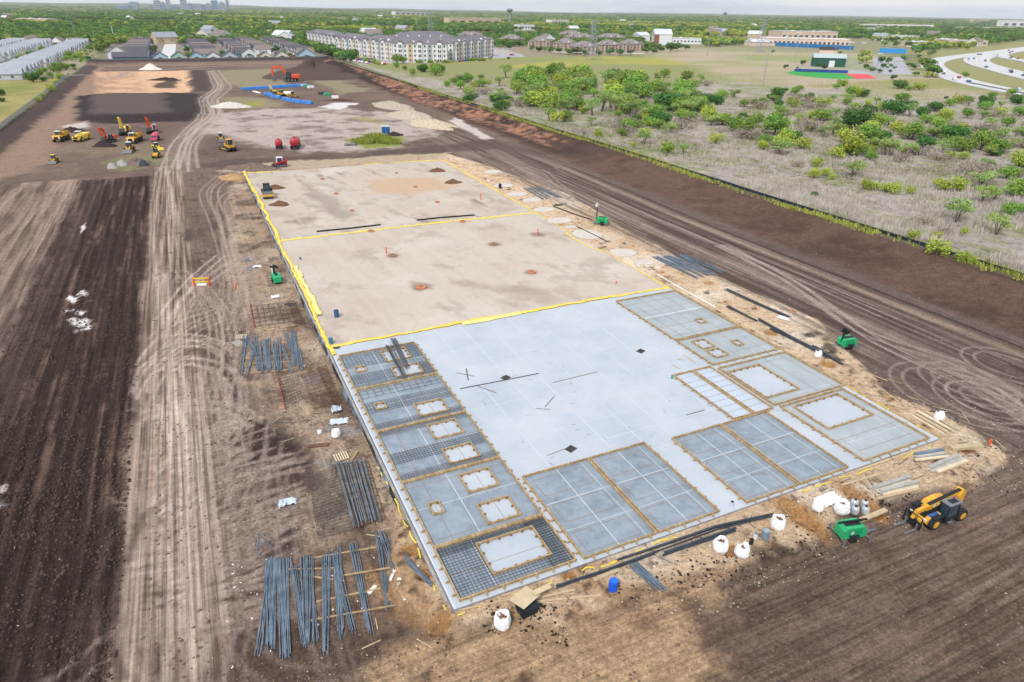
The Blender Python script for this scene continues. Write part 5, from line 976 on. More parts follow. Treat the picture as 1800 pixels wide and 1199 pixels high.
def scraper():
    pr = Proto()
    for x in (2.6, -2.8):
        for y in (-1.15, 1.15): wheel(pr, x, y, .85, .7, m_yl2)
    pr.add('hood', MB().prism([(1.8, 1.0), (4.2, 1.0), (4.2, 1.9), (2.0, 2.2)], -1.25, 1.25), m_yl2); pr.add('grille', MB().box((4.2, 0, 1.5), (.12, 1.6, .6)), m_blk); pr.add('bowl', MB().prism([(1.4, 1.2), (1.4, 2.2), (-3.8, 2.4), (-4.2, 1.2), (-3.0, .7), (.8, .7)], -1.4, 1.4), m_yl2)
    for y in (-.75, .75): pr.add('vent_recess', MB().box((3.4, y, 2.05), (.9, .5, .2)), m_blk)
    pr.add('canopy_post', MB().bar((.9, -.7, 2.2), (.9, -.7, 3.4), .1).bar((.9, .7, 2.2), (.9, .7, 3.4), .1).bar((2.0, -.7, 2.0), (2.0, -.7, 3.4), .1).bar((2.0, .7, 2.0), (2.0, .7, 3.4), .1), m_blk); pr.add('canopy', MB().box((1.45, 0, 3.45), (1.6, 1.9, .12)), m_wmt); return pr
def at(pr, name, lb, cat, u, v, rz, sc=1.0, **k): return place(pr, name, lb, cat, G(u, v), rz, sc, **k)
D2 = -math.pi/2+TH                                   # facing the camera along the building axis
HL = hauler(m_yl, m_blk)
at(HL, 'dump_truck', 'yellow dump truck with white cab roof parked nearest the meadow fence', 'dump truck', 109, 247, D2-.2, 1.05); at(HL, 'dump_truck', 'yellow dump truck parked just before the yellow excavator', 'dump truck', 238, 250, D2-.25, 1.05)
at(scraper(), 'scraper', 'pale yellow scraper with a flat white canopy', 'scraper', 145, 247, D2-.35, 1.0)
at(excavator(m_ord, m_gls, 1), 'excavator', 'orange excavator with steeply raised boom behind a dark soil pile', 'excavator', 193, 250, D2-.5, 1.0); at(excavator(m_yl2, m_yl2, 1), 'excavator', 'yellow excavator towering behind the dump truck', 'excavator', 221, 237, D2-.1, 1.25)
at(excavator(m_ord, m_wmt, 1), 'excavator', 'orange-red excavator behind the pink truck cab', 'excavator', 268, 234, D2-.15, 1.15); at(excavator(m_ord, m_blk, 0), 'excavator', 'orange excavator working at the foot of the spoil heap', 'excavator', 512, 143, math.pi+.1, 2.0)
at(watertruck(mat('pink_red', (214, 90, 120), .5, .1)), 'water_truck', 'pink-red truck squeezed between excavator and backhoe', 'truck', 274, 247, D2-.15, .85)
LD = loader(m_yl); at(LD, 'wheel_loader', 'yellow wheel loader with wide grey bucket beside the boulders', 'loader', 229, 267, D2-.2, 1.0); at(LD, 'wheel_loader', 'yellow loader with dark cab at the edge of the pale clearing', 'loader', 389, 248, D2, .9); at(loader(m_yl, True, True), 'wheel_loader', 'small yellow loader with pale canopy parked alone by the meadow', 'loader', 96, 286, D2-.1, .75)
at(loader(m_yl2, False), 'wheel_loader', 'green-cabbed yellow backhoe between truck and compactor', 'backhoe', 276, 263, D2+.5, .75); at(roller(m_yl), 'compactor', 'stubby yellow compactor at the end of the machine row', 'compactor', 276, 277, math.pi/2+.3, .95)
at(dozer(m_yl), 'bulldozer', 'yellow bulldozer seen from behind in the pale clearing', 'bulldozer', 404, 265, math.pi/2+TH+.3, 1.25); WT = watertruck(m_red)
at(WT, 'water_truck', 'crimson water truck with rounded tank, beside its bigger twin', 'water truck', 491, 260, math.pi/2+TH-.1, .95); at(WT, 'water_truck', 'crimson water truck with dark manhole on top, parked beside its smaller twin', 'water truck', 520, 260, math.pi/2+TH-.25, 1.15)
at(skidsteer(m_red, m_wmt), 'skid_loader', 'small red and white skid loader at the far end of the rear pad', 'skid loader', 494, 293, math.pi+.45, 1.35); at(roller(m_yl), 'road_roller', 'yellow road roller with steel drum on the rear pad', 'roller', 471, 346, D2-.05, 1.2)
at(LD, 'wheel_loader', 'yellow loader inside the ring of blue pipes', 'loader', 515, 171, .2, 1.0); at(dozer(m_yl), 'bulldozer', 'yellow bulldozer inside the ring of blue pipes', 'bulldozer', 494, 169, 2.6, 1.1); at(excavator(m_yl2, m_wmt, 1), 'excavator', 'small pale excavator at the tip of the blue pipes', 'excavator', 481, 163, 2.8, .7)
pr = Proto(); a = MB().lathe([(.5, -1.5), (.8, -1.3), (.8, 1.3), (.5, 1.5)], 14); a.v = [(q[2], q[0], q[1]+1.1) for q in a.v]; pr.add('shell', a, m_wht, smooth=True); pr.add('cradle', MB().box((0, 0, .25), (2.2, 1.2, .4)), m_blk); at(pr, 'fuel_tank', 'white fuel tank between the machines in the pipe ring', 'tank', 506, 169, .2, 1.3)
# blue pipe bundles: each stack a thing with pipes
m_blu = mat('blue_pipe', (44, 122, 214), .5, .15, 1.0, rgb2=(90, 160, 236)); 
def pipes(n, ln, rows, lb, p, q, mt=None, sc=1.0):
    pr = Proto(); r = .28; mm_ = mt or m_blu
    me = MB().cyl((-ln/2, 0, 0), (ln/2, 0, 0), r, n=8).mesh('pipe', mm_)
    for k in range(rows):
        for i in range(n-k): pr.add('pipe', me, loc=(0, (i-(n-k-1)/2)*r*2.02, r+k*r*1.75))
    for x in (-ln*.35, ln*.35): pr.add('strap', MB().box((x, 0, rows*r*1.9+.03), (.1, (n-rows+1)*r*2, .03)), m_wmt)
    a = Vector(G(*p)); b = Vector(G(*q)); c = (a+b)/2; rz = math.atan2(b.y-a.y, b.x-a.x); place(pr, 'pipe_stack', lb, 'pipe stack', c, rz, sc, 'blue pipe stacks around the pipe yard')
for i in range(4):
    u0 = 436+i*24; lb = ['blue pipe stack at the pointed end of the pipe yard', 'second long blue pipe stack from the pointed end', 'third long blue pipe stack from the pointed end', 'last long blue pipe stack before the boxed fittings'][i]
    pipes(5, 15, 3, lb, (u0, 158-i*1.5), (u0+23, 156.5-i*1.5))
for i, (u, v) in enumerate(((473, 168), (486, 172.5), (505, 177), (522, 180.5), (540, 182.5))):
    pipes(4, 7.5, 3, ['short blue pipe stack just past the white sheets', 'short blue pipe stack below the small dozer', 'short blue pipe stack in the middle of the near row', 'short blue pipe stack, last but one of the near row', 'short blue pipe stack closing the near row'][i], (u-8, v-1), (u+8, v+1))
pipes(3, 10, 1, 'flat pale pipes leading to the short stacks', (441, 160), (462, 166), m_wht)
for u, v, c, lb in ((532, 152, m_wht, 'white crate of fittings behind the pipes'), (539, 153, m_grn, 'green crate of fittings behind the pipes'), (546, 155, m_wht, 'pale crate at the corner of the pipe yard'), (565, 166, m_pipe, 'dark crate of couplings apart from the pipes'), (575, 168, m_grn, 'green couplings dumped beside the dark crate'), (589, 173, m_wht, 'lone white crate near the dark soil heap')):
    pr = Proto(); pr.add('crate', MB().poly([(-1.6, -1), (1.6, -1.1), (1.7, 1), (-1.5, 1.1)], .1, 1.2), c); pr.add('skid', MB().box((0, 0, .05), (3, 1.6, .1)), m_wood); place(pr, 'fittings_crate', lb, 'crate', G(u, v), random.random(), 1.1)
# toilets
for u, v, lb in ((675, 235, 'blue portable toilet, the one beside the dark pile path'), (682, 235, 'blue portable toilet with its door a darker blue, next to its twin')):
    pr = Proto(); pr.add('cabin', MB().box((0, 0, 1.05), (1.15, 1.15, 2.1)), mat('toilet_blue', (62, 130, 186), .5, .1)); pr.add('door', MB().box((-.1, -.59, 1.05), (.75, .04, 1.85)), mat('toilet_door', (40, 92, 150), .5, .1)); pr.add('roof', MB().prism([(-.62, 2.1), (.62, 2.1), (.5, 2.3), (-.5, 2.3)], -.6, .6), m_wmt); place(pr, 'portable_toilet', lb, 'toilet', G(u, v), .3, 1.3)
for u, v, lb in ((198, 296, 'pale boulder near the brush heap'), (215, 291, 'pale split boulder before the wheel loader'), (253, 291, 'dark drum-like rock near the compactor')): mound(lb, u, v, 1.5, 1.3, 1.5, (170, 168, 166) if 'pale' in lb else (70, 74, 80), name='boulder', cat='boulder', sharp=3)
sheet(617, 255, 5, 3, .2, 'stack of grey scrap panels by the green weeds', m_gry, .8, name='scrap_panels', cat='scrap')
# barricade, tripod
pr = Proto()
for x in (-1.1, 1.1): pr.add('leg', MB().bar((x, -.35, 0), (x, 0, 1.25), .13).bar((x, .35, 0), (x, 0, 1.25), .13), m_orp)
for z in (1.2, .62): pr.add('rail', MB().box((0, 0, z), (2.5, .06, .2)), mat('hi_vis_yellow', (240, 204, 40), .6, .08))
pr.add('base_bag', MB().box((0, .1, .15), (1.4, .5, .25)), m_wht); at(pr, 'barricade', 'yellow and orange folding barricade alone in the yard', 'barricade', 355, 502, .15, 1.15)
pr = Proto()
for k in range(3): pr.add('leg', MB().bar((.9*math.cos(k*2.09), .9*math.sin(k*2.09), 0), (0, 0, 1.9), .07), m_gry)
pr.add('brace_ring', MB().bar((.6, 0, .6), (-.3, .52, .6), .05).bar((-.3, .52, .6), (-.3, -.52, .6), .05).bar((-.3, -.52, .6), (.6, 0, .6), .05), m_gry); at(pr, 'steel_tripod', 'grey steel tripod standing by the rebar stack', 'tripod', 460, 968, .4, 1.1)

# light towers
def lighttower(mast='up'):
    pr = Proto(); i = pr.add('enclosure', MB().prism([(-1.15, .45), (1.0, .45), (1.15, .7), (1.05, 1.35), (.8, 1.55), (-.75, 1.55), (-1.1, 1.25)], -.62, .62), m_grn)
    pr.add('top_vent', MB().box((-.05, 0, 1.58), (1.5, .5, .05)), m_blk, sub=i); pr.add('side_panel', MB().box((0, .63, 1.0), (1.3, .02, .7)).box((0, -.63, 1.0), (1.3, .02, .7)), mat('generator_green_dark', (32, 150, 98), .5, .1), sub=i); pr.add('logo_mark', MB().box((-.3, -.645, 1.05), (.1, .012, .34)).box((-.3, -.645, 1.05), (.34, .012, .1)), m_wmt, sub=i)
    for y in (-.72, .72): wheel(pr, -.1, y, .36, .22, m_blk); pr.add('mudguard', MB().box((-.1, y, .78), (.9, .26, .05)), m_blk)
    pr.add('drawbar', MB().bar((1.0, -.4, .45), (2.1, 0, .45), .1).bar((1.0, .4, .45), (2.1, 0, .45), .1).bar((2.05, 0, .45), (2.6, 0, .45), .09), m_gry)
    for x, y in ((1.25, -1.05), (1.25, 1.05), (-1.2, -1.0), (-1.2, 1.0)): pr.add('outrigger', MB().bar((x, y*.5, .5), (x, y, .5), .08).bar((x, y, .9), (x, y, .02), .08).cyl((x, y, 0), (x, y, .04), .13, n=8), m_gry)
    if mast == 'up':
        pr.add('mast', MB().bar((1.15, 0, .5), (1.15, 0, 3.3), .16).bar((1.15, 0, 3.3), (1.15, 0, 3.9), .1), m_blk); j = pr.add('lamp_bar', MB().bar((1.15, -.7, 3.85), (1.15, .7, 3.85), .08), m_gry)
        for k in range(4): pr.add('floodlight', MB().prism([(1.0, 3.7), (1.2, 3.65), (1.45, 3.95), (1.35, 4.15)], -.75+k*.42, -.45+k*.42), m_wmt, sub=j)
    elif mast == 'fold':
        pr.add('mast', MB().bar((.9, .0, 1.2), (.75, 0, 3.0), .18).bar((1.05, .1, 1.0), (.95, .1, 2.6), .14), m_blk); j = pr.add('lamp_bar', MB().bar((.7, -.5, 2.6), (.7, .5, 2.6), .08), m_blk)
        for k in range(4): pr.add('floodlight', MB().box((.65, -.45+k*.3, 2.35+.3*(k % 2)), (.3, .26, .34)), m_blk, sub=j)
    else:
        pr.add('mast', MB().bar((-1.3, .15, 1.68), (1.5, .15, 1.68), .14), m_blk)
    return pr
LT = lighttower('up'); at(LT, 'light_tower', 'green trailer light tower with raised lamps beside the rear pipes', 'light tower', 1058, 395, math.pi*.9, 1.15)
at(lighttower('fold'), 'light_tower', 'green trailer light tower with folded black mast at the haul road edge', 'light tower', 1486, 611, math.pi+.3, 1.1); at(lighttower('down'), 'light_tower', 'green generator trailer with its drawbar out, near the telehandler', 'light tower', 1491, 944, .2, 1.06)
LW_ = lighttower('fold'); at(LW_, 'light_tower', 'green trailer light tower tucked against the foundation wall', 'light tower', 487, 497, 2.1, 1.1)
plank([(480, 487), (477, 466)], .12, .1, 'white folded mast pole beside the green light tower', m_wht)
# telehandler
pr = Proto()
for x in (1.72, -1.72):
    for y in (-1.0, 1.0): wheel(pr, x, y, .66, .48, m_yl)
pr.add('chassis', MB().prism([(-2.35, .75), (-2.2, .5), (2.3, .5), (2.55, .8), (2.3, 1.05), (-2.1, 1.15)], -.5, .5), m_blk); pr.add('axle', MB().box((1.72, 0, .66), (.3, 1.6, .3)).box((-1.72, 0, .66), (.3, 1.6, .3)), m_blk)
pr.add('front_frame', MB().prism([(1.0, .6), (2.5, .6), (2.75, .9), (2.2, 1.35), (1.0, 1.45)], .5, .86).prism([(1.9, .35), (2.6, .35), (2.9, .7), (2.5, 1.0), (1.9, 1.0)], -.5, .5), m_yl)
pr.add('engine_cover', MB().prism([(-1.5, .75), (.9, .75), (1.1, 1.0), (.7, 1.55), (-.3, 1.75), (-1.4, 1.6)], -1.2, -.52), m_yl)
i = pr.add('boom', MB().bar((-2.45, -.12, 2.35), (1.9, -.12, 1.62), .42, .5), m_yl); pr.add('boom_top_plate', MB().bar((-2.3, -.12, 2.62), (1.6, -.12, 1.95), .34, .04), m_blk, sub=i); pr.add('boom_tip', MB().bar((1.85, -.12, 1.62), (2.9, -.12, 1.45), .3, .36).bar((2.85, -.12, 1.5), (3.15, -.12, .75), .3, .3), m_yl, sub=i)
pr.add('boom_marking', MB().box((1.0, .1, 1.78), (.28, .012, .2), ry=.165).box((.55, .1, 1.86), (.28, .012, .18), ry=.165).box((.15, .1, 1.92), (.34, .012, .1), ry=.165), m_wmt, sub=i)
pr.add('rear_tower', MB().prism([(-2.6, .9), (-1.9, .9), (-1.85, 2.1), (-2.35, 2.75), (-2.75, 2.5)], -.45, .22), m_yl); pr.add('lift_cylinder', MB().cyl((-1.0, -.12, 1.15), (.4, -.12, 1.7), .09, n=8), m_gry)
cabin(pr, -.95, .62, .34, 1.18, .8, 2.35, m_blk, m_gry, .2); pr.add('roof_grille', MB().box((-.25, .76, 2.5), (.9, .5, .03)), m_blk); pr.add('beacon', MB().cyl((-.7, .5, 2.5), (-.7, .5, 2.66), .06, n=8), m_red)
pr.add('door_panel', MB().prism([(-.8, .55), (.5, .55), (.55, .95), (-.85, .95)], .9, 1.2), m_blk); pr.add('step', MB().box((-.1, 1.2, .42), (.6, .25, .06)).bar((-.35, 1.2, .42), (-.2, 1.2, .8), .05), m_gry); pr.add('mudguard', MB().box((1.72, 1.02, 1.4), (1.0, .5, .06)).box((1.72, -1.02, 1.4), (1.0, .5, .06)), m_blk)
pr.add('hood_decal', MB().box((2.05, .68, 1.44), (.45, .3, .02), ry=.16).box((1.45, .68, 1.47), (.5, .3, .02), ry=.08), mat('decal_blue', (30, 92, 160), .5, .1))
pr.add('headlight', MB().box((2.72, .7, 1.1), (.1, .25, .18)), m_wmt); pr.add('headlight', MB().box((2.72, -.7, 1.1), (.1, .25, .18)), m_wmt)
j = pr.add('fork_carriage', MB().bar((3.25, -.85, .3), (3.25, .85, .3), .12).bar((3.25, -.85, .8), (3.25, .85, .8), .12).bar((3.25, -.85, .2), (3.25, -.85, 1.45), .08).bar((3.25, .85, .2), (3.25, .85, 1.45), .08).bar((3.25, -.85, 1.45), (3.25, .85, 1.45), .06).bar((3.25, -.3, .3), (3.25, -.3, 1.45), .05).bar((3.25, .3, .3), (3.25, .3, 1.45), .05).box((3.15, 0, .6), (.2, .7, .6)), m_blk)
for y in (-.55, .55): pr.add('fork', MB().box((3.95, y, .06), (1.4, .13, .06)).box((3.3, y, .4), (.07, .13, .7)), m_gry)
_a = Vector(G(1686, 913)); _b = Vector(G(1636, 930)); _d = (_b-_a).normalized(); _rz = math.atan2(_d.y, _d.x); _c = (_a+_b)/2-Vector((-_d.y, _d.x, 0))*1.0
place(pr, 'telehandler', 'yellow telehandler with boom lowered and forks on the soil', 'telehandler', _c, _rz, 1.04)
# ---------------- vegetation ----------------
def leaves(lobes, size, seed, flat=.0, shell=.55):
    r = np.random.default_rng(seed); V = []
    for (cx, cy, cz, rx, ry, rz, n) in lobes:
        d = r.normal(size=(n, 3)); d /= np.linalg.norm(d, axis=1)[:, None]; rad = (shell+(1-shell)*r.random(n)**.6)[:, None]
        p = d*rad*np.array([rx, ry, rz])*(1+.16*r.normal(size=(n, 1)))+np.array([cx, cy, cz]); p[:, 2] = np.maximum(p[:, 2], .05)
        nn = d+.75*r.normal(size=(n, 3)); nn[:, 2] += flat; nn /= np.linalg.norm(nn, axis=1)[:, None]
        a = np.cross(nn, r.normal(size=(n, 3))); a /= np.linalg.norm(a, axis=1)[:, None]; b = np.cross(nn, a); s = (size*(.6+.8*r.random(n)))[:, None]
        V.append(np.stack([p-a*s*.5-b*s*.3, p+a*s*.5-b*s*.22, p+a*s*.42+b*s*.34, p-a*s*.36+b*s*.3], 1))
    V = np.concatenate(V).reshape(-1, 3); return V, np.arange(len(V)).reshape(-1, 4)
m_bark = mat('bark', (112, 96, 84), .95, .25, 4)
LEAF = {'round': mat('leaf_green', (112, 156, 62), .7, .35, 1.6, rgb2=(154, 190, 92), rnd=.22, spec=.15), 'airy': mat('leaf_feathery', (132, 166, 86), .75, .3, 1.5, rgb2=(168, 194, 116), rnd=.22, spec=.1),
        'dark': mat('leaf_dark', (58, 104, 46), .65, .4, 1.4, rgb2=(92, 142, 66), rnd=.2, spec=.2), 'lime': mat('leaf_lime', (156, 180, 66), .75, .25, 1.8, rgb2=(188, 204, 96), rnd=.2, spec=.1), 'dry': mat('twig_dry', (146, 134, 124), .95, .3, 2, rgb2=(176, 164, 150), rnd=.15, spec=.05),
        'oak': mat('leaf_oak', (92, 132, 64), .75, .4, .35, rgb2=(136, 170, 86), rnd=.34, spec=.1), 'gold': mat('leaf_gold_sunlit', (158, 176, 78), .75, .3, .35, rgb2=(186, 196, 96), rnd=.24, spec=.1), 'deep': mat('leaf_deep', (68, 106, 60), .75, .4, .35, rgb2=(106, 144, 80), rnd=.3, spec=.1)}  # gold: yellow-green species tone, with sunlight put into the leaf colour
def lobes_of(kind, seed):
    r = random.Random(seed); L = []
    if kind in ('round', 'dark'):
        for k in range(7): a = k*.9+r.random(); q = r.uniform(.5, 1.1) if k else 0; L.append((q*math.cos(a), q*math.sin(a), r.uniform(1.0, 1.9), r.uniform(.75, 1.1), r.uniform(.75, 1.1), r.uniform(.7, .95), 230 if kind == 'dark' else 210))
    elif kind == 'airy':
        for k in range(9): a = k*.75+r.random(); q = r.uniform(.5, 1.5); L.append((q*math.cos(a), q*math.sin(a), r.uniform(1.6, 2.8), r.uniform(.5, .9), r.uniform(.5, .9), r.uniform(.3, .55), 130))
    elif kind == 'lime':
        for k in range(6): a = k*1.05+r.random(); q = r.uniform(.2, .9); L.append((q*math.cos(a), q*math.sin(a), r.uniform(.5, 1.2), .5, .5, r.uniform(.5, .8), 150))
    elif kind == 'dry':
        for k in range(6): a = k*1.05+r.random(); q = r.uniform(.2, 1.0); L.append((q*math.cos(a), q*math.sin(a), r.uniform(.4, .8), .6, .6, .45, 120))
    else:
        for k in range(8): a = k*.8+r.random(); q = r.uniform(1.2, 3.4) if k else 0; L.append((q*math.cos(a), q*math.sin(a), r.uniform(3.2, 6.4), r.uniform(1.6, 2.6), r.uniform(1.6, 2.6), r.uniform(1.3, 1.9), 42))
    return L
TREES = {}
for kind, size in (('round', .22), ('airy', .17), ('dark', .22), ('lime', .15), ('dry', .1), ('oak', 1.15), ('gold', 1.1), ('deep', 1.15)):
    for vr in range(2):
        L_ = lobes_of(kind, hash(kind) % 1 + vr*31+len(kind)); V, Fc = leaves(L_, size, vr*7+len(kind)); pr = Proto()
        big = kind in ('oak', 'gold', 'deep'); H_ = {'round': 2.7, 'dark': 2.7, 'airy': 3.2, 'lime': 1.9, 'dry': 1.3}.get(kind, 8.0)
        mb = MB(); nst = 1 if big else (4 if kind in ('airy', 'round') else 3)
        for k in range(nst):
            lb = L_[k % len(L_)]; b0 = (0, 0, -.1) if big else (.12*math.cos(k*2), .12*math.sin(k*2), -.1); mb.cyl(b0, (lb[0]*.35, lb[1]*.35, lb[2]*.6), .3 if big else .07, .16 if big else .045, 6, False); mb.cyl((lb[0]*.35, lb[1]*.35, lb[2]*.6), (lb[0]*.9, lb[1]*.9, lb[2]), .16 if big else .045, .04 if big else .015, 5, False)
        pr.add('trunk', mb, m_bark); cr = pr.add('crown', npmesh('crown', V, Fc, LEAF[kind])); TREES[kind, vr] = (pr, H_)
TLAB = {'round': ('dense rounded green shrub', 'shrub'), 'airy': ('feathery pale green thorn tree with thin stems', 'tree'), 'dark': ('dark green dense bush', 'bush'), 'lime': ('small lime-yellow leafy bush', 'bush'), 'dry': ('leafless grey-brown dry bush', 'bush'), 'oak': ('mid green broad tree', 'tree'), 'gold': ('yellow-green, sunlit-coloured broad tree', 'tree'), 'deep': ('deep green broad tree', 'tree')}
TNAME = {'round': 'green_shrub', 'airy': 'thorn_tree', 'dark': 'dark_bush', 'lime': 'lime_bush', 'dry': 'dry_bush', 'oak': 'broad_tree', 'gold': 'sunlit_yellow_tree', 'deep': 'deep_green_tree'}
def depth_at(x, y, z): return float(np.dot(np.array([x, y, z-CAM_H]), cF))
def tree(kind, u, v, hpx, where, grp, xy=None, hm=None, wide=1.0):
    x, y, z = G(u, v) if xy is None else (*xy, gz(*xy)); pr, H_ = TREES[kind, random.randint(0, 1)]
    h = hm or hpx*depth_at(x, y, z)/CAM_F*(.95 if kind in ('airy', 'round') else 1.0); k = h/H_; return place(pr, TNAME[kind], TLAB[kind][0]+' '+where, TLAB[kind][1], (x, y, z), random.uniform(0, 6.3), (k*wide*random.uniform(.95, 1.15), k*wide*random.uniform(.95, 1.15), k), grp)
WS, GRP = 'in the dry scrub beyond the silt fence', 'scrub beyond the silt fence'
Za = lambda x, y: (700+x/3.273, 100+y/3.273); Zb = lambda x, y: (1250+x/3.273, 150+y/3.273)
KD = {'r': 'round', 'a': 'airy', 'd': 'dark', 'l': 'lime', 'y': 'dry'}
for x, y, h, k in ((215, 108, 62, 'r'), (140, 88, 46, 'd'), (85, 106, 32, 'r'), (40, 76, 26, 'r'), (400, 150, 58, 'r'), (405, 216, 56, 'l'), (360, 185, 52, 'r'), (280, 172, 36, 'r'), (350, 126, 30, 'y'), (890, 158, 62, 'a'), (950, 196, 62, 'r'), (710, 146, 46, 'd'), (580, 168, 62, 'a'), (605, 250, 62, 'a'), (1060, 162, 74, 'r'), (1110, 182, 62, 'd'), (1030, 150, 50, 'd'), (1250, 152, 84, 'd'), (1320, 116, 36, 'd'), (1330, 252, 74, 'd'), (1330, 330, 92, 'r'), (1250, 318, 100, 'a'), (1370, 205, 72, 'l'), (1400, 332, 66, 'a'), (1490, 152, 62, 'a'), (1412, 140, 50, 'a'), (1545, 312, 115, 'd'), (1640, 262, 86, 'r'), (1600, 300, 90, 'd'), (1700, 310, 70, 'r'), (1770, 268, 62, 'd'), (1625, 362, 66, 'r'), (1660, 142, 62, 'r'), (1740, 152, 52, 'a'), (1530, 120, 50, 'r'), (1110, 396, 54, 'a'), (870, 366, 80, 'a'), (905, 374, 70, 'l'), (960, 370, 66, 'r'), (1150, 466, 54, 'l'), (1290, 456, 48, 'r'), (1415, 506, 88, 'a'), (1550, 562, 76, 'r'), (1640, 562, 70, 'a'), (1790, 372, 92, 'l'), (520, 160, 30, 'l'), (490, 145, 26, 'l'), (465, 172, 40, 'a'), (1210, 462, 24, 'l'), (1350, 520, 34, 'l'), (1060, 445, 40, 'y'), (1445, 215, 60, 'a'), (1200, 175, 50, 'a'), (800, 130, 44, 'a')): tree(KD[k], *Za(x, y), h/3.273, WS, GRP)
for x, y, h, k in ((380, 72, 62, 'd'), (480, 56, 46, 'r'), (560, 82, 42, 'd'), (700, 96, 46, 'a'), (840, 66, 62, 'l'), (800, 64, 56, 'r'), (870, 66, 50, 'd'), (25, 112, 62, 'd'), (465, 126, 62, 'l'), (390, 122, 42, 'd'), (290, 120, 50, 'r'), (1045, 170, 92, 'd'), (1140, 180, 82, 'a'), (1215, 182, 62, 'd'), (1335, 206, 84, 'l'), (1575, 132, 72, 'd'), (1480, 118, 56, 'a'), (1760, 112, 54, 'd'), (1660, 132, 44, 'a'), (400, 172, 52, 'r'), (200, 285, 100, 'r'), (150, 270, 90, 'r'), (365, 286, 122, 'r'), (250, 240, 80, 'r'), (180, 215, 60, 'd'), (20, 335, 72, 'l'), (440, 340, 92, 'l'), (810, 252, 124, 'd'), (960, 242, 82, 'r'), (900, 332, 108, 'r'), (940, 320, 70, 'r'), (1050, 265, 66, 'l'), (1160, 312, 104, 'r'), (1220, 332, 56, 'd'), (1275, 292, 52, 'r'), (1400, 322, 106, 'd'), (1330, 300, 70, 'l'), (1550, 372, 116, 'r'), (1470, 190, 60, 'r'), (1600, 388, 56, 'l'), (720, 420, 76, 'l'), (800, 400, 128, 'l'), (770, 330, 90, 'l'), (905, 437, 66, 'r'), (1030, 410, 108, 'a'), (1000, 400, 90, 'a'), (500, 470, 50, 'y'), (590, 530, 64, 'l'), (600, 470, 60, 'l'), (660, 520, 54, 'l'), (690, 542, 38, 'l'), (590, 642, 36, 'd'), (890, 598, 66, 'l'), (940, 602, 54, 'l'), (1040, 620, 74, 'l'), (1000, 610, 50, 'l'), (1140, 626, 48, 'l'), (1420, 612, 92, 'l'), (1340, 605, 76, 'l'), (1300, 580, 50, 'l'), (1560, 682, 112, 'a'), (1620, 670, 100, 'a'), (1410, 790, 150, 'a'), (1700, 752, 84, 'r'), (1740, 642, 110, 'r'), (1640, 860, 130, 'a'), (1155, 882, 60, 'l'), (1290, 882, 50, 'l'), (1450, 862, 52, 'l'), (1300, 972, 104, 'l'), (1430, 1012, 70, 'l'), (1500, 1026, 54, 'l'), (1790, 482, 116, 'l'), (1450, 424, 50, 'l'), (1100, 392, 44, 'l'), (1230, 800, 60, 'y'), (1330, 860, 60, 'y'), (1100, 440, 60, 'y'), (1300, 430, 60, 'y'), (1200, 400, 70, 'y'), (1550, 560, 80, 'y'), (560, 270, 90, 'y'), (640, 300, 70, 'a'), (700, 290, 80, 'a'), (500, 220, 60, 'a'), (570, 190, 50, 'l'), (660, 200, 50, 'r'), (1600, 250, 70, 'a'), (1700, 240, 60, 'r'), (1680, 300, 60, 'a'), (1560, 200, 60, 'a'), (1750, 300, 60, 'a'), (1650, 170, 50, 'l'), (1790, 740, 60, 'r'), (1740, 360, 60, 'a'), (950, 110, 44, 'a'), (900, 120, 40, 'l'), (980, 150, 60, 'l')): tree(KD[k], *Zb(x, y), h/3.273, WS, GRP)
def in_poly(x, y, P):
    c = False
    for i in range(len(P)):
        a, b = P[i-1], P[i]
        if (a[1] > y) != (b[1] > y) and x < (b[0]-a[0])*(y-a[1])/(b[1]-a[1])+a[0]: c = not c
    return c
for k in range(95):                                   # the thicket of thorn trees
    while True:
        u, v = random.uniform(870, 1250), random.uniform(134, 212)
        if in_poly(u, v, [(872, 138), (965, 134), (1080, 142), (1200, 170), (1250, 196), (1180, 212), (1050, 208), (975, 202), (900, 180)]): break
    tree(random.choices(['airy', 'round', 'lime'], [5, 3, 1])[0], u, v, random.uniform(18, 33), 'in the thicket beyond the silt fence', 'thicket beyond the silt fence')
for k in range(270):
    u = random.uniform(800, 1830); v = random.uniform(132, 165)+max(0, u-1000)*.16*random.random()+random.random()**1.5*75
    st = px2st(u, v)
    if st[0] < 123: continue
    tree(random.choices(['airy', 'round', 'lime', 'dark', 'dry'], [6, 6, 3, 2, 2])[0], u, v, random.uniform(6, 13)*(1+(v-130)/130), WS, GRP, wide=1.35)
for x, y, h, k in ((1290, 240, 84, 'r'), (1400, 232, 92, 'l'), (1010, 345, 105, 'r'), (1150, 332, 92, 'l'), (770, 500, 84, 'l'), (885, 522, 112, 'r'), (570, 582, 84, 'r'), (480, 690, 146, 'd'), (430, 660, 110, 'd'), (660, 545, 64, 'r'), (860, 662, 105, 'l'), (800, 720, 80, 'l'), (740, 822, 110, 'l'), (640, 905, 66, 'l'), (570, 965, 76, 'l'), (20, 885, 105, 'd'), (30, 975, 70, 'd'), (1040, 380, 50, 'l'), (700, 640, 60, 'y'), (500, 960, 50, 'l')):
    tree(KD[k], x/8.18, 60+y/8.18, h/8.18, 'between the meadow fence and the grey-roofed houses', 'bushes along the meadow fence')
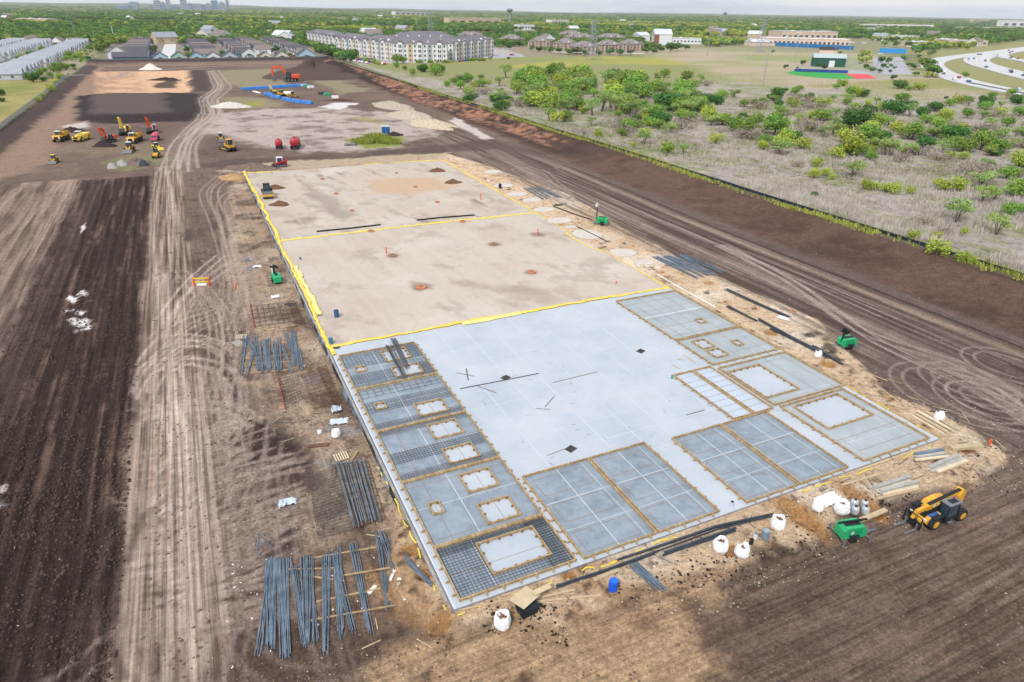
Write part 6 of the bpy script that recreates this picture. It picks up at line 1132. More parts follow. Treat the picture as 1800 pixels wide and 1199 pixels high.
for x, y, h, k in ((820, 372, 90, 'r'), (870, 366, 60, 'r'), (805, 408, 52, 'r'), (885, 425, 40, 'l'), (950, 462, 52, 'r'), (1050, 442, 74, 'd'), (1160, 462, 92, 'r'), (1200, 450, 80, 'd'), (1650, 336, 30, 'l'), (400, 312, 60, 'r'), (450, 332, 50, 'l'), (530, 362, 56, 'l'), (640, 384, 50, 'l'), (610, 370, 40, 'r'), (250, 276, 46, 'l'), (330, 290, 46, 'r'), (1095, 330, 30, 'd'), (920, 350, 32, 'd'), (1530, 272, 70, 'l'), (1820, 330, 24, 'd'), (365, 225, 50, 'l'), (272, 205, 30, 'd')):
    tree(KD[k], 540+x/5.143, 40+y/5.143, h/5.143, 'near the white apartment blocks', 'bushes by the apartments')
for k in range(34):
    x = random.choice([random.uniform(980, 1290), random.uniform(1430, 1610)]); tree('lime' if k % 3 else 'round', 540+x/5.143, 40+(364 if x < 1300 else 346)/5.143, 5.2, 'in the clipped hedge before the apartments', 'hedge plants by the apartments')
for k in range(46):
    s_, t_ = random.uniform(-100, -80), random.uniform(470, 960); tree(random.choice(['round', 'lime', 'dark', 'airy']), 0, 0, 0, 'on the verge behind the grey-roofed houses', 'verge behind the row houses', st2xy(s_, t_), random.uniform(1.8, 4.2), 1.2)
for k in range(44):
    s_, t_ = random.choice([(random.choice([-131, -134, -165, -92])+random.uniform(-2, 2), random.uniform(520, 980)), (random.choice([-33, 1, 30, 60, 88, 93])+random.uniform(-3, 3), random.uniform(690, 985))]); tree(random.choice(['oak', 'deep', 'round']), 0, 0, 0, 'in a garden of the estates', 'garden trees of the estates', st2xy(s_, t_), random.uniform(3, 6.5))
for u, v, h in ((880, 86, 8), (895, 87, 9), (935, 90, 10), (948, 92, 10), (958, 91, 8), (968, 93, 10), (982, 94, 10), (1000, 97, 11), (1012, 96, 12), (1028, 99, 11), (1052, 99, 11), (1072, 97, 12), (1090, 98, 11), (1108, 97, 9), (1135, 94, 12), (1148, 95, 10), (1160, 92, 11), (1178, 92, 16), (1190, 90, 14), (1205, 88, 10), (1120, 80, 8), (975, 80, 8), (1048, 84, 7), (905, 78, 7)):
    tree('deep' if h > 8 else 'oak', u, v, h*1.1, 'before the tan apartment houses', 'trees around the tan apartments')
# sports park and roadside trees
for x, y, h, k in ((985, 352, 48, 'deep'), (820, 388, 44, 'deep'), (935, 390, 24, 'deep'), (1135, 370, 44, 'deep'), (1190, 396, 52, 'deep'), (1590, 390, 50, 'deep'), (1640, 420, 60, 'deep'), (1560, 300, 100, 'gold'), (1600, 330, 80, 'gold'), (1540, 340, 70, 'gold'), (1735, 330, 62, 'deep'), (1755, 380, 44, 'deep'), (1720, 425, 40, 'deep'), (1340, 250, 34, 'oak'), (700, 235, 30, 'deep'), (170, 140, 60, 'oak'), (240, 155, 60, 'oak'), (400, 160, 50, 'oak')):
    tree(k, 1230+x/5.455, 50+y/5.455, h/5.455, 'around the ball field and its car park', 'trees of the sports park')
for x, y, h, k in ((55, 420, 80, 'deep'), (145, 430, 80, 'deep'), (80, 480, 56, 'deep'), (180, 475, 44, 'deep'), (130, 490, 36, 'deep'), (225, 495, 36, 'deep'), (170, 540, 40, 'deep'), (40, 540, 50, 'deep'), (200, 630, 70, 'deep'), (335, 400, 70, 'deep'), (450, 500, 70, 'deep'), (390, 470, 60, 'oak'), (520, 360, 44, 'deep'), (540, 450, 90, 'oak'), (610, 500, 70, 'oak'), (650, 545, 60, 'deep'), (480, 590, 70, 'oak'), (620, 600, 80, 'gold'), (720, 600, 60, 'gold'), (560, 520, 40, 'gold'), (560, 280, 36, 'deep'), (690, 290, 40, 'deep'), (640, 340, 60, 'oak'), (700, 320, 50, 'oak'), (240, 230, 80, 'oak'), (385, 240, 90, 'oak'), (100, 220, 70, 'oak'), (730, 210, 60, 'oak'), (1020, 210, 60, 'oak'), (1110, 260, 60, 'gold'), (980, 240, 40, 'deep'), (1080, 600, 70, 'round'), (1290, 900, 90, 'dark'), (1100, 900, 80, 'round'), (1710, 900, 110, 'dark'), (850, 860, 40, 'dark'), (1450, 805, 40, 'dry')):
    tree(k, 1540+x/6.923, 50+y/6.923, h/6.923, 'between the car park and the curving highway', 'trees by the highway')

# ---- distant woodland: nearest crowns as trees, the rest one mass ----
def W(pts): return [px2st(u, v, 0) for u, v in pts]
EXC = [rect(-82, 124, -500, 662), W(SCR), W([(640, 118), (700, 101), (880, 93), (1130, 96), (1330, 100), (1340, 140), (1000, 150), (800, 148)]), W([(1090, 88), (1300, 80), (1320, 72), (1500, 68), (1600, 80), (1640, 138), (1760, 160), (1640, 176), (1300, 146)]),
       W([(-600, 138), (114, 138), (114, 150), (0, 242), (-600, 700)]), W([(-300, 78), (60, 74), (165, 76), (175, 96), (118, 138), (-300, 140)]), rect(-80, 128, 650, 985), W([(545, 73), (700, 80), (870, 80), (925, 96), (880, 103), (690, 113), (600, 100)]),
       W([(1610, 92), (1700, 84), (1810, 70), (2400, 60), (2400, 330), (1800, 178), (1650, 150)]), W([(880, 82), (1130, 80), (1130, 98), (920, 100)]), W([(1130, 72), (1235, 70), (1235, 84), (1130, 84)]), W([(468, 76), (476, 76), (476, 52), (470, 52)])]
n = 62000; rr = 640*np.exp(RNG.random(n)*math.log(13000/640)); aa = (RNG.random(n)-.5)*1.72
fx = rr*np.sin(aa); fy = rr*np.cos(aa); fs, ft = xy2st(fx, fy); ok = np.ones(n, bool)
for P in EXC:
    P = np.array(P); ins = np.zeros(n, bool)
    for i in range(len(P)):
        a, b = P[i-1], P[i]
        if a[1] != b[1]: ins ^= ((a[1] > ft) != (b[1] > ft)) & (fs < (b[0]-a[0])*(ft-a[1])/(b[1]-a[1])+a[0])
    ok &= ~ins
ok &= (fbm(fs/260, ft/260, 3, 2) > .36) | (rr < 1400)
fx, fy, rr = fx[ok], fy[ok], rr[ok]; o_ = np.argsort(rr); fx, fy, rr = fx[o_], fy[o_], rr[o_]
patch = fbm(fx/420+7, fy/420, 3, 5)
kinds = np.where(patch+.10*RNG.normal(size=len(fx)) > .60, 1, np.where(RNG.random(len(fx)) < .42, 2, 0)); KN = ['oak', 'gold', 'deep']  # clusters of yellow-green leaf colour paint patches of sunlight onto the woods
nI = 290
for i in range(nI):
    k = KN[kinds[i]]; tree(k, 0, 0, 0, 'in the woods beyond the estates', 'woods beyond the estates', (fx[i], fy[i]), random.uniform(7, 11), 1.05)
P3 = np.stack([fx[nI:], fy[nI:], [gz(a, b)-.3 for a, b in zip(fx[nI:], fy[nI:])]], 1)
fm = bpy.data.meshes.new('woodland'); fm.vertices.add(len(P3)); fm.vertices.foreach_set('co', P3.astype('f4').ravel())
grow = np.clip(rr[nI:]/1500, 1, 4.5); hs_ = RNG.uniform(.85, 1.25, len(P3))
scl = np.stack([grow*hs_, grow*hs_, np.minimum(grow, 1.35)*hs_], 1).astype('f4')
a_ = fm.attributes.new('grow', 'FLOAT_VECTOR', 'POINT'); a_.data.foreach_set('vector', scl.ravel())
a_ = fm.attributes.new('spin', 'FLOAT_VECTOR', 'POINT'); a_.data.foreach_set('vector', np.stack([0*grow, 0*grow, RNG.random(len(P3))*6.28], 1).astype('f4').ravel())
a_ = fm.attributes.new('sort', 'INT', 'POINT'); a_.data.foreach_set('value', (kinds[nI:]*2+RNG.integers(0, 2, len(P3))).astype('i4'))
fo = link('woodland', fm, kind='stuff'); fo['label'] = 'distant green woodland stretching to the horizon'
ng = bpy.data.node_groups.new('woodland', 'GeometryNodeTree'); ng.interface.new_socket('Geometry', in_out='INPUT', socket_type='NodeSocketGeometry'); ng.interface.new_socket('Geometry', in_out='OUTPUT', socket_type='NodeSocketGeometry')
gi = ng.nodes.new('NodeGroupInput'); go = ng.nodes.new('NodeGroupOutput'); ip = ng.nodes.new('GeometryNodeInstanceOnPoints'); jn = ng.nodes.new('GeometryNodeJoinGeometry'); srcs = []
for k in KN:
    for vr in range(2):
        me = [p for p in TREES[k, vr][0].parts if p[0] == 'crown'][0][1]; srcs.append([o for o in bpy.data.objects if o.data == me][0])
for o in reversed(srcs):
    oi = ng.nodes.new('GeometryNodeObjectInfo'); oi.transform_space = 'ORIGINAL'; oi.inputs['Object'].default_value = o; oi.inputs['As Instance'].default_value = True; ng.links.new(oi.outputs['Geometry'], jn.inputs[0])
def nattr(nm, ty):
    q = ng.nodes.new('GeometryNodeInputNamedAttribute'); q.data_type = ty; q.inputs['Name'].default_value = nm; return q.outputs['Attribute']
ip.inputs['Pick Instance'].default_value = True
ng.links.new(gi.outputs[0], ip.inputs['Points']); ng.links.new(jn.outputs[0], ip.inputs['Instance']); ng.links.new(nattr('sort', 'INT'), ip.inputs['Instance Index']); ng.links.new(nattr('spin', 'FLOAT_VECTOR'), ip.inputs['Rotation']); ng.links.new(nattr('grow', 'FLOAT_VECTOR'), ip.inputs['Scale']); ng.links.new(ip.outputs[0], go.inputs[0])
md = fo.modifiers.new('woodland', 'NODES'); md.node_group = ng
# ---- grasses: dry stems in the scrub, weeds along the fence ----
def tufts(name, label, pts, hts, nbl, w, mt, lean=.35):
    V = []; r = np.random.default_rng(5)
    pts = np.array(pts); n = len(pts); hts = np.array(hts)
    for b in range(nbl):
        a = r.random(n)*6.28; h = hts*(.6+.6*r.random(n)); l = lean*r.random(n)*h*1.4; o = r.normal(size=(n, 2))*.22*hts[:, None]
        base = pts+np.concatenate([o, np.zeros((n, 1))], 1); tip = base+np.stack([np.cos(a)*l, np.sin(a)*l, h], 1); sd = np.stack([-np.sin(a), np.cos(a), 0*a], 1)*w*(.6+.8*r.random(n))[:, None]
        V.append(np.stack([base-sd*.6, base+sd*.6, tip+sd*.35, tip-sd*.35], 1))
    V = np.concatenate(V).reshape(-1, 3); o = link(name, npmesh(name, V, np.arange(len(V)).reshape(-1, 4), mt), kind='stuff'); o['label'] = label
SC = np.array(pxp(SCR)); pts = []; q = 0
while len(pts) < 26000:
    u = random.uniform(700, 1850); v = random.uniform(130, 520); s_, t_ = px2st(u, v)
    if s_ < 121.5 or not in_poly(s_, t_, SC): continue
    if vn(np.array(s_/14), np.array(t_/14), 2) < random.uniform(.25, .6): continue
    x, y = st2xy(s_, t_); pts.append((x, y, gz(x, y)))
tufts('dry_grass', 'pale dry grass stems standing all over the scrub', pts, [random.uniform(.5, 1.3) for _ in pts], 5, .07, mat('dry_stem', (190, 180, 170), .95, .25, .2, rgb2=(218, 210, 202), coord='Object', spec=.05))
pts = []
for k in range(5200):
    t_ = random.uniform(-30, 420); s_ = 118.9+random.gauss(0, 1.0)+1.2*math.sin(t_*.05)
    if vn(np.array(t_/17.), np.array(1.5), 3) < .38 and random.random() < .8: continue
    x, y = st2xy(s_, t_); pts.append((x, y, gz(x, y)))
tufts('fence_weeds', 'yellow-green weeds growing along the silt fence', pts, [random.uniform(.3, .9) for _ in pts], 6, .12, mat('weed_lime', (168, 178, 80), .85, .3, .3, rgb2=(192, 196, 104), spec=.05))
pts = []
for k in range(1500):
    a_ = random.uniform(0, 6.28); d_ = random.random()**.5*(.8+.3*math.sin(3*a_)); u = 662+44*d_*math.cos(a_); v = 248+8.5*d_*math.sin(a_); x, y, z = G(u, v); pts.append((x, y, z))
tufts('tall_weeds', 'patch of tall green weeds by the blue toilets', pts, [random.uniform(.6, 1.6) for _ in pts], 5, .16, mat('weed_green', (132, 150, 66), .85, .3, .3, rgb2=(176, 180, 90), spec=.05))

# ---- low brush between the bushes ----
def brush(name, label, n, mt, size, hmax, dom, nq):
    r = np.random.default_rng(n); P = []
    while len(P) < n:
        u, v = dom(); s_, t_ = px2st(u, v)
        if s_ < 122 or not in_poly(s_, t_, SC): continue
        if vn(np.array(s_/11+9), np.array(t_/11), 5)+.4*vn(np.array(s_/4), np.array(t_/4), 1) < random.uniform(.55, .95): continue
        x, y = st2xy(s_, t_); P.append((x, y, gz(x, y)))
    P = np.repeat(np.array(P), nq, 0); m = len(P); h = np.repeat(r.random(n)*.7+.3, nq)*hmax
    P = P+np.stack([r.normal(size=m)*h*.8, r.normal(size=m)*h*.8, r.random(m)*h], 1); nn = r.normal(size=(m, 3)); nn[:, 2] = abs(nn[:, 2])+.3; nn /= np.linalg.norm(nn, axis=1)[:, None]
    a = np.cross(nn, r.normal(size=(m, 3))); a /= np.linalg.norm(a, axis=1)[:, None]; b = np.cross(nn, a); s = (size*(.6+.8*r.random(m)))[:, None]
    V = np.stack([P-a*s*.5-b*s*.2, P+a*s*.5-b*s*.15, P+a*s*.4+b*s*.25, P-a*s*.4+b*s*.2], 1).reshape(-1, 3); o = link(name, npmesh(name, V, np.arange(len(V)).reshape(-1, 4), mt), kind='stuff'); o['label'] = label
_dm = lambda: (lambda u: (u, random.uniform(138, 175)+max(0, u-900)*.17*random.random()+random.random()**1.3*85))(random.uniform(780, 1840))
brush('grey_brush', 'grey-mauve leafless brush filling the scrub', 5200, mat('brush_mauve', (150, 136, 132), .95, .3, .4, rgb2=(182, 168, 160), spec=.05), .3, 1.1, _dm, 12)
brush('olive_brush', 'low olive green brush among the shrubs', 5600, mat('brush_olive', (124, 138, 74), .9, .35, .4, rgb2=(162, 172, 96), spec=.05), .3, 1.0, _dm, 12)
# ---------------- fences ----------------
def fence(name, label, a, b, step, h, mt, pm, panel='panel', cat='fence', gapz=.05, alpha=False):
    """straight fence in s,t from a to b: posts and infill panels as parts"""
    L_ = math.hypot(b[0]-a[0], b[1]-a[1]); n = int(L_/step); dr = math.atan2(b[1]-a[1], b[0]-a[0])+TH
    r = bpy.data.objects.new(name, None); COL.objects.link(r); r.location = GS(*a); tag(r, label, cat); o0 = Vector(r.location)
    pm_ = MB().box((0, 0, h/2), (step-.06, .05, h-gapz)).mesh(panel, mt); po = MB().box((0, 0, h*.55), (.12, .12, h*1.12)).mesh('post', pm)
    for i in range(n+1):
        s_ = a[0]+(b[0]-a[0])*i/n; t_ = a[1]+(b[1]-a[1])*i/n; p = Vector(GS(s_, t_))-o0
        link('post', po, r, p, dr)
        if i < n:
            q = Vector(GS(a[0]+(b[0]-a[0])*(i+.5)/n, a[1]+(b[1]-a[1])*(i+.5)/n))-o0; link(panel, pm_, r, q, dr+random.uniform(-.01, .01))
m_fw = mat('fence_wood_grey', (120, 110, 106), .9, .3, .6); m_fabric = mat('silt_fabric', (40, 46, 56), .7, .3, .8); m_post = mat('fence_post', (96, 116, 140), .6, .2)
fence('wooden_fence', 'grey board fence behind the dark bank, below the estate houses', (-76, 653), (126, 653), 2.6, 1.9, m_fw, m_fw)
fence('silt_fence', 'low black silt fence with pale posts along the top of the dark bank', (120.3, -30), (119.6, 130), 2.4, .75, m_fabric, m_post, 'fabric'); fence('silt_fence', 'far stretch of black silt fence running to the apartments', (119.6, 130), (118, 600), 8, .75, m_fabric, m_post, 'fabric')
mw = bpy.data.materials.new('chain_link'); mw.use_nodes = True; _n = mw.node_tree.nodes; _l = mw.node_tree.links; _t = _n.new('ShaderNodeBsdfTransparent'); _x = _n.new('ShaderNodeMixShader'); _x.inputs[0].default_value = .45
_n['Principled BSDF'].inputs['Base Color'].default_value = (.33, .37, .42, 1); _l.new(_t.outputs[0], _x.inputs[1]); _l.new(_n['Principled BSDF'].outputs[0], _x.inputs[2]); _l.new(_x.outputs[0], _n['Material Output'].inputs['Surface'])
fence('wire_fence', 'grey wire fence between the meadow and the site', (-75.5, 120), (-78.5, 520), 4, 2.0, mw, m_post, 'wire_panel')
fence('wooden_fence', 'dark fence closing the parking of the white apartments', (126, 653), (160, 640), 2.6, 1.8, m_fw, m_fw)
# ---------------- houses ----------------
def house(wall, w, d, h, roofm, wing=True):
    pr = Proto(); rh = w*.33
    wl_ = MB().box((0, 0, h/2), (w, d, h)); wl_.add([(-w/2, -d/2, h), (w/2, -d/2, h), (0, -d/2, h+rh), (-w/2, d/2, h), (w/2, d/2, h), (0, d/2, h+rh)], [(0, 1, 2), (5, 4, 3)]); i = pr.add('wall', wl_, wall)
    e = .45; rf = MB()
    for sx in (-1, 1): rf.add([(sx*(w/2+e), -d/2-e, h-e*.5), (0, -d/2-e, h+rh+.05), (0, d/2+e, h+rh+.05), (sx*(w/2+e), d/2+e, h-e*.5), (sx*(w/2+e), -d/2-e, h-e*.5+.18), (0, -d/2-e, h+rh+.25), (0, d/2+e, h+rh+.25), (sx*(w/2+e), d/2+e, h-e*.5+.18)], [(0, 1, 2, 3), (7, 6, 5, 4), (0, 4, 5, 1), (1, 5, 6, 2), (2, 6, 7, 3), (3, 7, 4, 0)])
    ri = pr.add('roof', rf, roofm); pr.add('vent_pipe', MB().box((w*.2, 1, h+rh*.75), (.3, .3, .6)), m_gry, sub=ri)
    wn_ = MB().box((0, 0, 0), (1.3, .08, 1.4)).mesh('window', mat('house_window', (74, 92, 112), .3, .2, 1, spec=.6)); fr_ = boards(MB(), 1.5, 1.6, .12, .06); fr_.v = [(a, c-.06, b) for a, b, c in fr_.v]; fr_ = fr_.mesh('window_frame', m_wmt)
    for x in (-w*.28, w*.28):
        j = pr.add('window', wn_, loc=(x, -d/2-.03, h*.55)); pr.add('window_frame', fr_, sub=j)
    pr.add('door', MB().box((0, -d/2-.04, 1.05), (1.0, .08, 2.1)), mat('door_dark', (70, 62, 60), .6, .2))
    for y in (-d*.2, d*.2):
        for sx in (-1, 1): pr.add('window', wn_, loc=(sx*(w/2+.03), y, h*.55), rz=math.pi/2)
    if wing: pr.add('porch_roof', MB().prism([(-w*.22, h*.75), (w*.22, h*.75), (0, h*.75+1.1)], -d/2-2.0, -d/2), roofm)
    return pr
def hm_(c): return mat('siding_%d_%d_%d' % c, c, .8, .08, .5, spec=.15)
rf_d = mat('shingle_dark', (98, 96, 104), .9, .18, 1.5, spec=.1); rf_l = mat('shingle_pale', (158, 164, 174), .85, .2, .8, spec=.1, rnd=.1); rf_m = mat('shingle_brown', (134, 122, 118), .9, .18, 1.5)
HC = [('light blue', (176, 206, 226)), ('mint green', (170, 200, 188)), ('white', (226, 230, 234)), ('pale grey', (190, 196, 206)), ('cream', (222, 216, 204)), ('tan', (196, 178, 152)), ('slate blue', (110, 140, 170))]
HP = {}
def hp(ci, w, d, h, rm, wing=True):
    k = (ci, w, d, h, rm.name, wing)
    if k not in HP: HP[k] = house(hm_(HC[ci][1]), w, d, h, rm, wing)
    return HP[k]
for s_, ci, w, d, h, lb in ((-24.5, 0, 12, 11, 3.4, 'light blue gabled house facing the bank at the end of the street'), (-9.5, 1, 13, 10, 3.4, 'mint green gabled house next to the street end'), (4.7, 0, 12, 10, 3.4, 'light blue gabled house between mint and white ones'), (18.4, 2, 12, 10, 3.4, 'white gabled house with low porch behind the fence'), (32.4, 3, 13, 10, 3.6, 'grey gabled house beside the tall white one'), (49.2, 2, 12, 9, 6.2, 'tall two-storey white house behind the fence'), (63.1, 4, 11, 10, 3.6, 'cream gabled house next to the tall white one'), (77.7, 4, 12, 10, 3.6, 'cream gabled house by the second street'), (99.9, 0, 17, 11, 3.8, 'wide pale blue house at the corner of the estate')):
    place(hp(ci, w, d, h, rf_d), 'gabled_house', lb, 'house', GS(s_, 668), TH+random.uniform(-.03, .03))
pr = house(mat('siding_teal', (62, 128, 158), .8, .1, .5), 11, 26, 4, rf_d, False); place(pr, 'long_house', 'long teal house with dark roof at the corner of the bank', 'house', GS(-48, 668), TH+math.pi/2)
place(hp(2, 15, 16, 6.5, rf_m, False), 'gabled_house', 'large white gabled house behind the long teal one', 'house', GS(-58, 690), TH)
for col, (s_, t0, t1, nm) in enumerate(((-46, 705, 960, 'column beside the white corner house'), (14, 690, 940, 'column across the first street'), (47, 690, 960, 'column of the estate centre'), (104, 690, 985, 'column by the second street'), (72, 760, 985, 'column at the far street side'))):
    t_ = t0; 
    while t_ < t1:
        ci = random.choice([0, 2, 3, 4, 5, 6, 2]); place(hp(ci, 12, 20 if col < 2 else 15, 4.6, random.choice([rf_d, rf_d, rf_m])), 'gabled_house', '%s house with dark shingle roof in the %s' % (HC[ci][0], nm), 'house', GS(s_+random.uniform(-1, 1), t_), TH+math.pi/2*(1 if s_ in (14, 72) else -1), 1, 'dark-roofed estate houses'); t_ += 13.2
for col, (s_, t0, t1, nm) in enumerate(((-112, 512, 985, 'row next to the meadow'), (-152, 570, 985, 'row across the grey-roofed street'), (-178, 640, 1010, 'row at the outer street'))):
    t_ = t0
    while t_ < t1:
        ci = random.choice([2, 3, 4, 3]); place(hp(ci, 10.2, 17, 3.6, rf_l, False), 'row_house', '%s house with pale grey roof in the %s' % (HC[ci][0], nm), 'house', GS(s_+random.uniform(-.8, .8), t_), TH+math.pi/2*(1 if col != 1 else -1), 1, 'pale-roofed row houses'); t_ += 12.9
for i in range(14):
    s_, t_ = (random.uniform(-175, -95), random.uniform(990, 1080)) if i < 6 else (random.uniform(-60, 110), random.uniform(1000, 1060)); ci = random.choice([4, 5, 2]); place(hp(ci, 12, 13, 3.6, rf_m, False), 'cottage', '%s cottage with brown roof at the edge of the woods' % HC[ci][0], 'house', GS(s_, t_), random.uniform(0, 3), 1, 'cottages at the woods edge')
# ---------------- apartments ----------------
m_st = [mat('stucco_white', (238, 240, 244), .85, .05, .4), mat('stucco_tan', (204, 184, 152), .85, .08, .4), mat('stucco_grey', (168, 174, 178), .85, .08, .4), mat('stucco_cream', (226, 226, 224), .85, .06, .4)]; rf_a = mat('apartment_roof', (120, 116, 124), .9, .15, .6); m_wd = mat('apartment_window', (66, 80, 98), .3, .2, 1, spec=.6)
def hip(mb, x0, x1, y0, y1, z, rh, e=.7):
    x0 -= e; x1 += e; y0 -= e; y1 += e; k = min(x1-x0, y1-y0)/2; xm = (x0+k, x1-k) if x1-x0 > y1-y0 else ((x0+x1)/2,)*2; ym = ((y0+y1)/2,)*2 if x1-x0 > y1-y0 else (y0+k, y1-k)
    return mb.add([(x0, y0, z), (x1, y0, z), (x1, y1, z), (x0, y1, z), (xm[0], ym[0], z+rh), (xm[1], ym[1], z+rh)], [(0, 1, 5, 4), (1, 2, 5), (2, 3, 4, 5), (3, 0, 4), (3, 2, 1, 0)] if x1-x0 > y1-y0 else [(0, 1, 4), (1, 2, 5, 4), (2, 3, 5), (3, 0, 4, 5), (3, 2, 1, 0)])
def apartment(p, q, dep, fl, label, cols=None, name='apartment_block', fh=3.4, towers=True, cream=False, grp=None, roofm=None):
    """long block whose near facade runs from picture point p to q"""
    a = Vector(G(*p)); b = Vector(G(*q)); L_ = (b-a).length; h = fl*fh; rz = math.atan2(b.y-a.y, b.x-a.x); pr = Proto()
    pr.add('wall', MB().box((L_/2, dep/2, h/2), (L_, dep, h)), cols[0] if cols else m_st[3]); ri = pr.add('roof', hip(MB(), 0, L_, 0, dep, h, dep*.27), roofm or rf_a)
    wn_ = MB().box((0, 0, 0), (1.5, .1, 1.8)).mesh('window', m_wd); nb = max(2, int(L_/4.2)); bw = L_/nb
    tw = [i for i in range(nb) if i % 4 == 1] if towers else []
    for i in range(nb):
        x = (i+.5)*bw
        if i in tw:
            k = pr.add('stair_tower', MB().box((x, -.7, h/2+.7), (bw*.95, 1.4, h+1.4)), cols[1] if cols else m_st[0]); pr.add('tower_gable', MB().prism([(x-bw*.6, h+1.3), (x+bw*.6, h+1.3), (x, h+3.0)], -1.8, dep*.3), roofm or rf_a, sub=k)
            op = MB().box((0, 0, 0), (1.1, .1, 2.3)).cyl((0, -.05, 1.15), (0, .05, 1.15), .55, n=10).mesh('arched_opening', mat('arch_dark', (44, 50, 60), .8, .2))
            for f in range(fl):
                for dx in (-.8, .8): pr.add('arched_opening', op, loc=(x+dx, -1.44, f*fh+1.5), sub=k)
        else:
            if i % 4 == 3: pr.add('tan_bay', MB().box((x, -.25, h/2), (bw*.9, .5, h-.1)), cols[2] if cols else (m_st[1] if i % 8 == 3 else m_st[2]))
            for f in range(fl): pr.add('window', wn_, loc=(x, -.52 if i % 4 == 3 else -.03, f*fh+1.8))
    dm = MB().add([(-1.8, 0, 0), (1.8, 0, 0), (0, 0, 2.2), (-1.8, 4, .6), (1.8, 4, .6), (0, 4, 2.2)], [(0, 1, 2), (0, 2, 5, 3), (1, 4, 5, 2)]).mesh('dormer', m_st[0])
    for i in range(int(L_/13)): pr.add('dormer', dm, loc=(6+i*13, dep*.1, h+.6), sub=ri)
    ne = max(1, int(dep/5))
    for f in range(fl):
        for i in range(ne):
            for xx in (-.03, L_+.03): pr.add('window', wn_, loc=(xx, (i+.5)*dep/ne, f*fh+1.8), rz=math.pi/2)
    place(pr, name, label, 'apartment', a, rz, 1, grp)
apartment((692, 109), (786, 110), 20, 4, 'white four-storey apartment block facing the scrub', fh=3.9); apartment((797, 107), (868, 98), 20, 4, 'white apartment wing beside the red parked car', fh=3.8); apartment((640, 101), (690, 107), 20, 4, 'angled apartment wing lined by parked cars', fh=3.9)
apartment((592, 94), (636, 100), 20, 4, 'apartment wing with tan bays behind the estate fence', fh=3.8); apartment((542, 82), (588, 92), 20, 4, 'last apartment wing against the woods', fh=3.8); apartment((690, 90), (800, 90), 20, 4, 'apartment roof block rising behind the front wing', fh=3.6, towers=False); apartment((712, 82), (790, 82), 18, 4, 'rear apartment block with white dormers near the woods', fh=3.4, towers=False)
tanc = [mat('stucco_rose', (188, 168, 150), .85, .08, .4), mat('stucco_sand', (202, 188, 170), .85, .08, .4), mat('stucco_brick', (162, 136, 120), .85, .12, .4)]; rf_t = mat('tan_roof', (138, 130, 130), .9, .14, .5)
for p, q, d, f, lb in (((884, 80), (922, 80), 22, 3, 'tan apartment house next to the white wing'), ((928, 84), (966, 85), 22, 3, 'tan apartment house behind round trees'), ((972, 88), (1010, 89), 22, 3, 'tan apartment house facing the lattice pylon'), ((1010, 96), (1052, 96), 22, 3, 'rose apartment house at the foot of the pylon'), ((1056, 92), (1092, 92), 22, 3, 'rose apartment house between the pylon and the end house'), ((1094, 90), (1130, 90), 22, 3, 'rose apartment house at the end of the carports'), ((1000, 76), (1046, 76), 22, 3, 'second-row tan apartment house with long ridge'), ((1056, 76), (1100, 76), 22, 3, 'second-row tan apartment house by the woods'), ((990, 69), (1026, 69), 22, 3, 'far tan apartment house among trees'), ((810, 72), (850, 72), 20, 3, 'tan apartment house with balconies by the woods')):
    apartment(p, q, d, f, lb, tanc, 'tan_apartment', 2.7, f > 2, roofm=rf_t)
# ---------------- other buildings ----------------
def hall(p, q, dep, h, label, wallm, roofm, name='hall', cat='building', flat=True, nwin=0, extra=None):
    a = Vector(G(*p)); b = Vector(G(*q)); L_ = (b-a).length; pr = Proto(); pr.add('wall', MB().box((L_/2, dep/2, h/2), (L_, dep, h)), wallm)
    if flat: ri = pr.add('roof', MB().box((L_/2, dep/2, h+.25), (L_+.8, dep+.8, .5)), roofm); pr.add('roof_unit', MB().box((L_*.3, dep*.5, h+1.1), (4, 3, 1.4)), m_wmt, sub=ri); pr.add('roof_unit', MB().box((L_*.65, dep*.4, h+1.0), (3, 3, 1.2)), m_wmt, sub=ri)
    else: pr.add('roof', MB().add([(-.6, -.8, h-.2), (L_+.6, -.8, h-.2), (L_+.6, dep+.8, h-.2), (-.6, dep+.8, h-.2), (-.6, dep/2, h+dep*.2), (L_+.6, dep/2, h+dep*.2)], [(0, 1, 5, 4), (2, 3, 4, 5), (1, 2, 5), (3, 0, 4)]), roofm)
    for i in range(nwin): pr.add('window', MB().box(((i+.5)*L_/nwin, -.05, h*.5), (L_/nwin*.5, .1, h*.3)), m_wd)
    if extra: extra(pr, L_, dep, h)
    place(pr, name, label, cat, a, math.atan2(b.y-a.y, b.x-a.x))
m_mtl = mat('pale_metal_roof', (204, 210, 216), .6, .06, .5); m_sch = mat('school_wall', (222, 200, 186), .85, .08, .3); m_brk = mat('brick_red', (150, 96, 84), .9, .15, .5)
hall((1150, 79), (1180, 79.5), 36, 15, 'white hall with a dark red brick end among trees', m_wmt, m_mtl, 'white_hall', flat=False, extra=lambda pr, L_, d, h: pr.add('brick_end', MB().box((L_*.1, -.3, h*.5), (L_*.3, .6, h)), m_brk)); hall((1182, 77), (1232, 78), 30, 8, 'low white annexe with a row of windows', m_wmt, m_mtl, 'white_annexe', nwin=8); hall((1124, 72), (1142, 72), 25, 9, 'small white shed beside the brick-ended hall', m_wmt, m_mtl, 'white_shed', flat=False)
